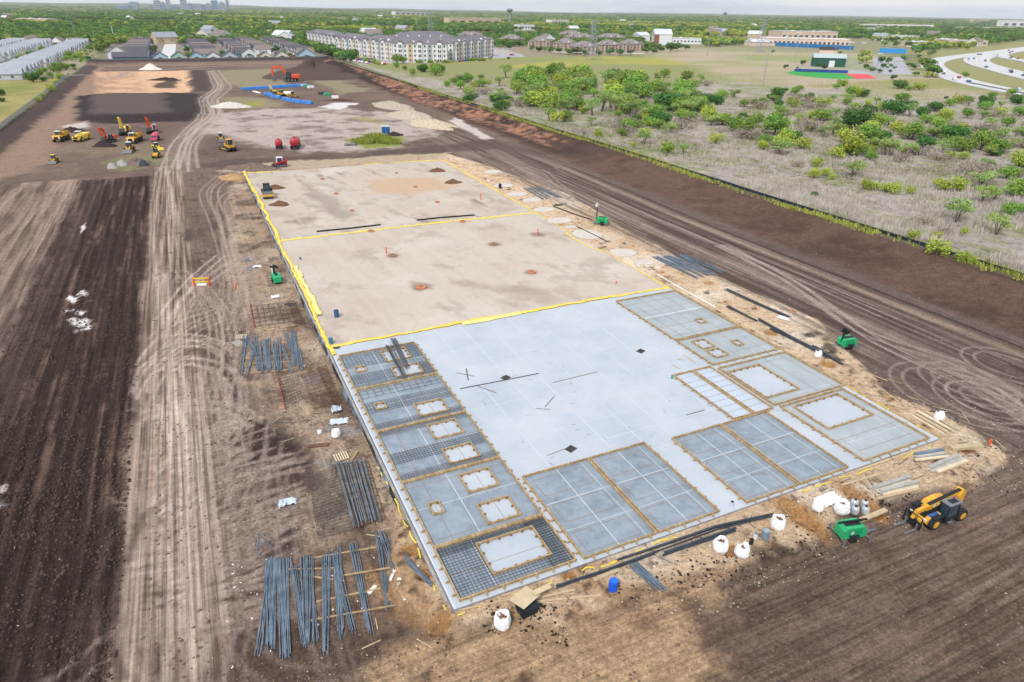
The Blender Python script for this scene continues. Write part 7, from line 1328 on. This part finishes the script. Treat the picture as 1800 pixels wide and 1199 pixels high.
hall((1335, 80), (1492, 84), 60, 11, 'long low pale school building behind the blue fence', m_sch, mat('school_roof', (226, 214, 206), .8, .06, .3), 'school', nwin=20); hall((1372, 73), (1470, 74), 50, 17, 'taller rear part of the pale school', mat('school_rear', (208, 186, 172), .85, .08), m_mtl, 'school_hall', nwin=10); hall((1322, 81), (1350, 81), 20, 6, 'small school pavilion with grey roof', m_sch, m_mtl, 'school_pavilion', flat=False)
hall((1429, 117), (1485, 118.5), 16, 8.0, 'dark green sports shed with a white door', mat('shed_green', (48, 92, 82), .7, .12, .6), mat('shed_roof', (176, 194, 194), .6, .06), 'sports_shed', flat=False, extra=lambda pr, L_, d, h: pr.add('roller_door', MB().box((L_*.57, -.08, h*.35), (5, .12, h*.7)), m_wmt)); hall((1440, 96), (1470, 97), 14, 6, 'open pavilion with dark hipped roof by the blue fence', m_sch, mat('dark_roof', (60, 58, 62), .9, .1), 'park_pavilion', flat=False)
for p, q, h, lb in (((914, 53.5), (940, 53.5), 14, 'white roofed hall peeking out of the woods'), ((790, 45), (880, 45), 22, 'long tan building with orange panels in the woods'), ((970, 44), (1000, 44), 18, 'far sand-coloured block in the woods'), ((695, 28.5), (748, 28.5), 32, 'far white hospital-like building above the trees'), ((325, 46), (358, 46), 9, 'pale pink roofed school in the woods before the skyline'), ((30, 43), (85, 44), 13, 'far pale commercial row beyond the grey-roofed houses'), ((1515, 49), (1640, 51), 16, 'long white warehouse above the trees'), ((1760, 50), (1840, 51), 36, 'big far tan warehouse near the highway'), ((1690, 52), (1800, 53), 10, 'thin white storage row by the highway'), ((1640, 78), (1665, 79), 9, 'white trailer yard office by the overpass'), ((1666, 80), (1735, 81), 8, 'long grey shop row beyond the highway'), ((1555, 70), (1600, 72), 9, 'small shop block by the red sign'), ((1100, 43), (1150, 43), 10, 'low far shop in the woods'), ((1710, 40), (1738, 40), 30, 'dark far block on the horizon'), ((1606, 82), (1640, 82), 7, 'pale bus depot beside the trees')):
    hall(p, q, 30, h, lb, mat('far_wall_%d' % (len(lb) % 4), [(228, 224, 220), (214, 190, 160), (226, 228, 232), (196, 186, 170)][len(lb) % 4], .85, .06, .1), m_mtl if len(lb) % 3 else rf_t, 'distant_building', nwin=6)
for k in range(60):
    r_ = 950*math.exp(random.random()*1.5); a_ = random.uniform(-.72, .72); x, y = r_*math.sin(a_), r_*math.cos(a_); s_, t_ = xy2st(x, y)
    if any(in_poly(s_, t_, P) for P in EXC): continue
    ci = random.choice([2, 4, 5, 3]); place(hp(ci, 14, 22, 6.5, random.choice([rf_l, rf_m, m_mtl]), False), 'wooded_house', '%s house half hidden in the distant woods' % HC[ci][0], 'house', (x, y, gz(x, y)), random.uniform(0, 3), 1.25, 'houses in the distant woods')
def wallrun(p, q, h, mt, lb, name): 
    a = Vector(G(*p)); b = Vector(G(*q)); pr = Proto(); n = max(3, int((b-a).length/12)); d = (b-a)/n; rz = math.atan2(d.y, d.x)
    for i in range(n): pr.add('panel', MB().box((0, 0, h/2), (d.length-.1, .2, h)), mt, loc=(d*(i+.5)), rz=rz)
    place(pr, name, lb, 'fence', a)
m_bl = mat('blue_windscreen', (52, 120, 178), .7, .12, .1); wallrun((1362, 81), (1500, 88), 5.5, m_bl, 'long blue screen fence before the school', 'screen_fence'); wallrun((1545, 93), (1592, 94.5), 6, mat('blue_screen_bright', (60, 150, 220), .7, .12, .1), 'bright blue screen fence by the highway trees', 'screen_fence'); wallrun((1396, 126), (1490, 129), 2.4, mat('navy_pad', (44, 72, 150), .7, .1), 'navy blue outfield wall behind the turf', 'outfield_wall')
# ball field, car park, roads
def flat(poly, mt, name, lift=.05): 
    pts = [G(*p) for p in poly]; c = np.mean(pts, 0); z = max(p[2] for p in pts)+lift; n = len(pts); V = [(p[0], p[1], z) for p in pts]+[(p[0], p[1], z-1.5) for p in pts]
    return link(name, MB().add(V, [tuple(range(n))]+[(i, i+n, (i+1) % n+n, (i+1) % n) for i in range(n)]).mesh(name, mt), kind='structure')
flat([(1382, 128), (1392, 125.5), (1440, 127), (1485, 130.5), (1504, 138.5), (1470, 138.8), (1430, 136), (1395, 131.5)], mat('artificial_turf', (52, 158, 70), .9, .08, .1), 'turf_field', .12); flat([(1485, 130.4), (1525, 130.8), (1541, 138), (1505, 138.6)], mat('red_infield', (228, 84, 92), .9, .08, .1), 'infield', .17)
m_asp = mat('car_park_asphalt', (168, 168, 178), .9, .1, .05); flat([(1535, 102), (1585, 100), (1592, 112), (1604, 131), (1555, 131), (1535, 122)], m_asp, 'car_park')
flat([(870, 95), (918, 95), (922, 100), (872, 101)], m_asp, 'car_park'); flat([(1440, 122), (1540, 126), (1545, 130), (1500, 129.5), (1440, 126)], m_asp, 'path', .06)
m_con = mat('highway_concrete', (196, 196, 200), .85, .08, .05); m_mk = mat('road_paint', (236, 236, 230), .8, .05)
def road(pts, w, mt, name, lift, zoff=0, marks=()):
    P = smooth([G(*p)[:2] for p in pts], 8); D = np.gradient(P, axis=0); D /= np.linalg.norm(D, axis=1)[:, None]; Nn = np.stack([-D[:, 1], D[:, 0]], 1); zz = [gz(*p)+lift for p in P]
    zz = np.convolve(np.pad(zz, 6, 'edge'), np.ones(13)/13, 'valid')+zoff
    def strip(o, ww, dz, nm, m): 
        V = []
        for i in range(len(P)):
            for k in (-.5, .5): q = P[i]+Nn[i]*(o+k*ww); V.append((q[0], q[1], zz[i]+dz))
            for k in (.5, -.5): q = P[i]+Nn[i]*(o+k*ww); V.append((q[0], q[1], zz[i]+dz-(3 if nm == name else .03)))
        Fc = [(i*4+a, i*4+(a+1) % 4, i*4+4+(a+1) % 4, i*4+4+a) for i in range(len(P)-1) for a in range(4)]
        return MB().add(V, Fc).mesh(nm, m)
    r = link(name, strip(0, w, 0, name, mt), kind='structure')
    for o in marks: link('lane_line', strip(o, .35, .035, 'lane_line', m_mk), r)
    return P, zz
R1 = road([(1850, 172), (1800, 164), (1740, 153), (1680, 138), (1645, 122), (1640, 110), (1668, 102), (1730, 94), (1830, 81)], 22, m_con, 'highway', .3, 0, (-8, -3, 3, 8)); R2 = road([(1900, 153), (1830, 141), (1770, 126), (1724, 113), (1718, 104), (1745, 96), (1790, 88), (1850, 80)], 26, m_con, 'highway', .4, .2, (-10, -5, 0, 5, 10)); R3 = road([(1900, 124), (1840, 116), (1800, 108), (1768, 102), (1762, 96), (1800, 89), (1860, 83)], 16, m_con, 'highway', .5, .4, (-4, 0, 4))
wallrun((1704, 147), (1800, 166), 1.1, m_gry, 'grey guard rail of the slip road bridge', 'guard_rail')
road([(479, 76), (473, 62), (468, 50), (466, 40)], 11, mat('far_road', (206, 204, 200), .9, .06, .1), 'road', .3); road([(290, 104), (296, 92), (300, 76)], 13, mat('estate_street', (206, 204, 204), .9, .06, .1), 'street', .2, 0); road([(478, 96), (455, 84), (443, 74)], 11, MATS['estate_street'], 'street', .2); road([(0, 118), (60, 98), (110, 82)], 11, MATS['estate_street'], 'street', .2)
# cars
def car(c, nm):
    pr = Proto(); m = mat('car_'+nm, c, .35, .05, 1, spec=.6)
    pr.add('body', MB().prism([(-2.3, .35), (2.3, .35), (2.35, .75), (1.4, .95), (.7, 1.45), (-1.4, 1.5), (-2.1, 1.0), (-2.35, .9)], -.9, .9), m); pr.add('windows', MB().prism([(1.15, .98), (.65, 1.38), (-1.35, 1.42), (-1.9, 1.0)], -.915, .915), m_gls)
    for x in (-1.4, 1.4):
        for y in (-.82, .82): wheel(pr, x, y, .34, .24, m_gry)
    return pr
CARS = [(nm, car(c, nm)) for nm, c in (('white', (232, 234, 238)), ('silver', (186, 190, 198)), ('black', (40, 42, 48)), ('red', (168, 40, 52)), ('blue', (54, 84, 140)), ('grey', (110, 114, 120)))]
def cars(n, spots, where, grp):
    for (x, y, z, rz) in spots: nm, p = random.choice(CARS); place(p, 'parked_car' if 'parked' in where else 'car', nm+' car '+where, 'car', (x, y, z), rz, 1.15, grp)
for P, zz, w in ((R1[0], R1[1], 8), (R2[0], R2[1], 10), (R3[0], R3[1], 5)):
    sp = []
    for k in range(11):
        i = random.randint(6, len(P)-6); d = P[i+1]-P[i-1]; d /= np.hypot(*d); o = random.choice([-.8, -.25, .3, .8])*w; q = P[i]+np.array([-d[1], d[0]])*o; sp.append((q[0], q[1], zz[i]+.02, math.atan2(d[1], d[0])))
    cars(0, sp, 'driving on the curving highway', 'cars on the highway')
cars(0, [(*GS(s_+random.uniform(-1, 1), t_), TH+random.choice([0, math.pi])) for s_ in (-32, 0) for t_ in np.arange(700, 930, 7.5) if random.random() < .7], 'parked in the driveways of the first estate street', 'cars in the estate driveways')
cars(0, [(*GS(s_+random.uniform(-2, 2), t_), TH+random.choice([0, math.pi])) for s_ in (84, 92) for t_ in np.arange(690, 960, 13) if random.random() < .7], 'parked along the second estate street', 'cars on the second estate street'); cars(0, [(*GS(s_+random.uniform(-2, 2), t_), TH+1.57) for s_ in (-129, -136) for t_ in np.arange(540, 960, 14) if random.random() < .75], 'parked along the pale-roofed street', 'cars on the pale-roofed street')
sp = []
for p, q, n in (((578, 97), (680, 114), 26), (((808, 108)), (868, 101), 16), ((600, 104), (650, 112), 8)):
    for k in range(n):
        f_ = (k+random.uniform(-.2, .2))/n; x, y, z = G(p[0]+(q[0]-p[0])*f_, p[1]+(q[1]-p[1])*f_+.5); sp.append((x, y, z, TH+1.2+random.uniform(-.1, .1)))
cars(0, sp, 'parked before the white apartments', 'cars parked at the apartments'); place(CARS[3][1], 'parked_car', 'lone red car at the end of the apartment parking', 'car', (lambda g: (g[0], g[1], g[2]+.1))(G(900, 98)), .1, 1.2)
for u, v, lb in ((1395, 128), (0, 0))[:0]: pass
for i in range(5):
    x, y, z = G(985+i*24+(i > 2)*40, 96+.6*i); pr = Proto(); pr.add('roof', MB().box((0, 0, 2.6), (16, 5, .2)), m_wmt)
    for xx in (-7, 0, 7): pr.add('post', MB().box((xx, 0, 1.25), (.2, .2, 2.5)), m_gry)
    place(pr, 'carport', 'low white carport before the rose apartments', 'carport', (x, y, z), -.03, 1, 'carports of the rose apartments')
# poles, pylons, masts
m_pol = mat('pole_steel', (150, 160, 172), .5, .1)
def pole(u, v, vt, lb, name='light_pole', r=.3, arm=True, mt=None, cat='light pole', grp=None):
    x, y, z = G(u, v); h = max(4, (v-vt)*depth_at(x, y, z)/CAM_F*1.0); pr = Proto(); pr.add('pole', MB().cyl((0, 0, 0), (0, 0, h), r, r*.6, 8), mt or m_pol)
    if arm:
        i = pr.add('crossarm', MB().box((0, 0, h-.4), (4.5, .3, .3)).box((0, 0, h-1.6), (4.5, .3, .3)), m_pol)
        for k in range(4): pr.add('floodlight', MB().box((-1.8+k*1.2, -.4, h-.35), (.8, .5, .7)), m_wmt, sub=i)
    place(pr, name, lb, cat, (x, y, z), 0, 1, grp)
for u, v, vt in ((1341, 151, 78), (1312, 105, 70), (1395, 111, 62), (1485, 127, 78), (1243, 98, 52), (1272, 82, 54), (1510, 112, 78), (1380, 95, 66), (1400, 94, 64), (1466, 100, 72), (1540, 124, 96), (1590, 112, 84), (1602, 108, 80), (1418, 92, 66), (1440, 93, 68)):
    pole(u, v, vt, 'tall floodlight pole standing in the sports park', grp='floodlight poles of the sports park')
for u, v, vt, lb in ((201, 70, 47, 'white monopole beside the dark bank corner'), (133, 66, 40, 'far grey pole in the woods beyond the grey-roofed houses'), (418, 18, -8, 'thin far mast on the horizon'), (441, 16, -10, 'thicker far mast next to the thin one'), (733, 56, 30, 'far utility pole before the woods'), (1713, 76, 62, 'billboard pole above the shop row'), (1608, 86, 74, 'sign pole of the red round sign')): pole(u, v, vt, lb, 'mast', .5, False, m_wmt if 'white' in lb else None, 'mast')
def pylon(u, v, vt, lb):
    x, y, z = G(u, v); h = (v-vt)*depth_at(x, y, z)/CAM_F; pr = Proto(); w0, w1 = h*.13, h*.025
    c = lambda k, f: ((1 if k in (0, 1) else -1)*(w0+(w1-w0)*f), (1 if k in (1, 2) else -1)*(w0+(w1-w0)*f), h*f)
    for k in range(4): pr.add('leg', MB().bar(c(k, 0), c(k, 1), .32), m_pol)
    mb = MB(); lv = [0, .14, .27, .39, .5, .6, .7, .8, .9, 1]
    for a, b in zip(lv[:-1], lv[1:]):
        for k in range(4): mb.bar(c(k, a), c((k+1) % 4, b), .2); mb.bar(c((k+1) % 4, a), c(k, b), .2)
    pr.add('lattice', mb, m_pol, kind='stuff')
    for f in (.72, .84, .96): pr.add('crossarm', MB().bar((-h*.17, 0, h*f), (h*.17, 0, h*f), .35), m_pol)
    place(pr, 'lattice_pylon', lb, 'pylon', (x, y, z), .4)
pylon(1040, 105, 42, 'lattice power pylon standing in the yellow-green grass'); pylon(757, 60, 22, 'lattice power pylon behind the white apartments'); pylon(1335, 92, 40, 'far lattice pylon over the ball field')
def farpt(u, v, D): d = cF+cR*(u-900)/CAM_F+cU*(599.5-v)/CAM_F; k = D/d[1]; return d[0]*k, D, CAM_H+d[2]*k
pr = Proto(); x, y, zt_ = farpt(896, 15.5, 2600); pr.add('stem', MB().cyl((0, 0, 0), (0, 0, zt_-6), 3.2, 2.6, 12), m_pol); pr.add('bowl', MB().lathe([(2.6, zt_-12), (10, zt_-7), (11, zt_-3), (8, zt_), (1, zt_+1)], 16), mat('tower_bowl', (120, 136, 150), .6, .1)); place(pr, 'water_tower', 'mushroom water tower rising above the woods', 'water tower', (x, y, 0))
pr = Proto(); x, y, zt_ = farpt(1275, 21.5, 4200); pr.add('stem', MB().cyl((0, 0, 0), (0, 0, zt_-8), 3, 2.6, 10), m_pol); pr.add('bowl', MB().lathe([(3, zt_-14), (11, zt_-7), (9, zt_), (1, zt_+1)], 14), MATS['tower_bowl']); place(pr, 'water_tower', 'small dark water tower beyond the sports park', 'water tower', (x, y, 0))
# skyline
m_sky = [mat('tower_glass', (138, 158, 184), .35, .1, .02, spec=.6), mat('tower_stone', (176, 180, 190), .8, .1, .02)]
for i, (u, w, vt, lb, cap) in enumerate(((219, 17, 9.5, 'broad low hotel slab at the end of the skyline', 0), (234, 12, 4, 'square block tower beside the low hotel slab', 0), (263, 5, 7, 'slim short tower just before the stepped one', 1), (274, 8, -2, 'stepped tower with pointed crown', 2), (284, 7, 3, 'round-topped tower next to the stepped one', 1), (293, 5, -6, 'tall thin slab tower in the skyline', 0), (306, 7, 8, 'low stepped block in the skyline gap', 1), (321, 8, -1, 'flat-topped tower with a lower shoulder', 0), (333, 6, 6, 'small dark tower beside the flat-topped one', 0), (345, 15, 6, 'wide group block of the skyline centre', 1), (357, 6, 8, 'small low tower between wide block and tapered tower', 0), (365, 6, 4, 'tapered tower beside the square glass one', 2), (376, 9, 1, 'square glass tower between tapered and pointed ones', 0), (389, 7, 2, 'pointed tower next to the closing needle', 2), (398, 4, -3, 'needle tower closing the skyline', 2))):
    D = 7600+(i % 4)*160; x, y, zt_ = farpt(u, vt, D); ww = w*D/CAM_F; pr = Proto(); hh = zt_ if not cap else zt_*.86
    pr.add('shaft', MB().box((0, 0, hh*.5), (ww, ww*.8, hh)), m_sky[i % 2])
    pr.add('crown', MB().box((0, 0, zt_+3), (ww*.5, ww*.4, 6)) if cap == 0 else (MB().box((0, 0, zt_*.93), (ww*.7, ww*.6, zt_*.14)) if cap == 1 else MB().add([(-ww*.42, -ww*.3, hh), (ww*.42, -ww*.3, hh), (ww*.42, ww*.3, hh), (-ww*.42, ww*.3, hh), (0, 0, zt_+4)], [(0, 1, 4), (1, 2, 4), (2, 3, 4), (3, 0, 4)])), m_sky[(i+1) % 2])
    for k in range(5): pr.add('window_band', MB().box((0, -ww*.4-.5, hh*(k+.6)/5.2), (ww*.9, 1, hh*.09)), mat('tower_band', (92, 112, 140), .4, .1))
    place(pr, 'skyscraper', lb, 'skyscraper', (x, y, 0), random.uniform(-.15, .15))
# ---------------- air ----------------
hz = link('haze', MB().box((0, 0, 110), (62000, 62000, 300)).mesh('haze', None), kind='stuff')
vm_ = bpy.data.materials.new('haze'); vm_.use_nodes = True; _n = vm_.node_tree.nodes; _l = vm_.node_tree.links; _n.remove(_n['Principled BSDF']); pv = _n.new('ShaderNodeVolumePrincipled'); pv.inputs['Color'].default_value = (.86, .93, 1, 1); pv.inputs['Density'].default_value = 3.8e-5; pv.inputs['Anisotropy'].default_value = 0.1
_l.new(pv.outputs[0], _n['Material Output'].inputs['Volume']); hz.data.materials.append(vm_)
_EDGE = [tuple(q) for a, b in zip(shelf[1:14], shelf[2:15]) for q in np.linspace(a, b, 60)]
# ---------------- clods and stones lying on the bare soil ----------------
R0 = random.uniform
def clods(name, label, n, mt, dom, smin, smax):
    r = np.random.default_rng(11+n); P = []
    while len(P) < n:
        s_, t_ = dom(random); x, y = st2xy(s_, t_)
        if t_ > -.4 and -.6 < s_ < SW_+.5 and t_ < TL2: continue
        if vn(np.array(s_/2.3+40), np.array(t_/2.3), 4)+.5*vn(np.array(s_/9), np.array(t_/9), 2) < R0(.45, 1.0): continue
        P.append((x, y, gz(x, y)))
    P = np.array(P); sz = smin+(smax-smin)*r.random(n)**3
    base = np.array([(1, 0, 0), (0, 1, 0), (-1, 0, 0), (0, -1, 0), (0, 0, .8), (0, 0, -.5)]); Fb = np.array([(0, 1, 4), (1, 2, 4), (2, 3, 4), (3, 0, 4), (1, 0, 5), (2, 1, 5), (3, 2, 5), (0, 3, 5)])
    V = base[None]*sz[:, None, None]*(.6+.8*r.random((n, 6, 1))); a = r.random(n)*6.28; c, s = np.cos(a)[:, None], np.sin(a)[:, None]
    V = np.stack([V[..., 0]*c-V[..., 1]*s, V[..., 0]*s+V[..., 1]*c, V[..., 2]], -1)+P[:, None]
    o = link(name, npmesh(name, V.reshape(-1, 3), (Fb[None]+6*np.arange(n)[:, None, None]).reshape(-1, 3), mt), kind='stuff'); o['label'] = label
def near(lo, hi): return lambda R: (R.uniform(*lo), hi[0]+(hi[1]-hi[0])*R.random()**1.7)
clods('soil_clods', 'dark soil clods over the ploughed strip', 16000, mat('clod_dark', (84, 70, 65), .95, .35, 1.0, spec=.05), near((-42, -24.5), (-12, 120)), .05, .26)
clods('yard_clods', 'brown clods scattered over the yard and front cut', 8000, mat('clod_brown', (124, 104, 92), .95, .35, 1.0, spec=.05), lambda R: (R.uniform(-23, -.5), -12+110*R.random()**1.6) if R.random() < .6 else (R.uniform(-12, 80), R.uniform(-30, -1)), .04, .2)
clods('pale_stones', 'pale limestone bits on the shelf and the soil', 6000, mat('stone_pale', (206, 192, 172), .95, .2, 1.0, spec=.05), lambda R: R.choice([(R.uniform(-6, 66), R.uniform(-9, -.8)), (R.uniform(59.3, 70), R.uniform(-5, 150)), (R.uniform(-16, -.6), R.uniform(-8, 110)), (R.uniform(-60, 100), R.uniform(-30, 60))]), .025, .11)
clods('mud_lumps', 'dark mud lumps along the edge of the pale shelf', 800, mat('clod_black', (60, 49, 45), .95, .3, 1.0, spec=.05), lambda R: (lambda q: (q[0]+R.gauss(0, .9), q[1]+R.gauss(0, .9)))(R.choice(_EDGE)), .04, .2)

# ---------------- offcuts and litter ----------------
def scraps(name, label, n, mt, dom, l0, l1, w):
    mb = MB()
    for k in range(n):
        s_, t_ = dom(); x, y, z = GS(s_, t_); a = random.choice([TH, TH+1.57])+random.gauss(0, .5); l = random.uniform(l0, l1); d = Vector((math.cos(a), math.sin(a), 0))*l/2
        mb.bar(Vector((x, y, z+.04))-d, Vector((x, y, z+.04))+d, w*random.uniform(.6, 1.3), .03)
    o = link(name, mb.mesh(name, mt), kind='stuff'); o['label'] = label
_edge2 = lambda: random.choice([(random.uniform(59.6, 66), random.uniform(-4, 130)), (random.uniform(0, 62), random.uniform(-3.6, -.9)), (random.uniform(50, 67), random.uniform(-6, 12)), (random.uniform(-9, -1.2), random.uniform(-3, 120))])
scraps('lumber_scraps', 'thin lumber offcuts littered round the slab', 170, m_wood2, _edge2, .3, 2.6, .09); scraps('dark_scraps', 'dark bar and hose scraps littered round the slab', 120, m_pipe, _edge2, .3, 2.2, .06)
scraps('paper_litter', 'white tags and paper bits by the rebar and slab', 60, m_wht, lambda: random.choice([_edge2(), (random.uniform(-17, -3), random.uniform(2, 14))]), .08, .22, .1)
scraps('slab_scraps', 'small offcuts lying about on the open slab', 70, m_rust, lambda: (random.uniform(13, 46), random.uniform(13.5, 49)), .1, .7, .05)
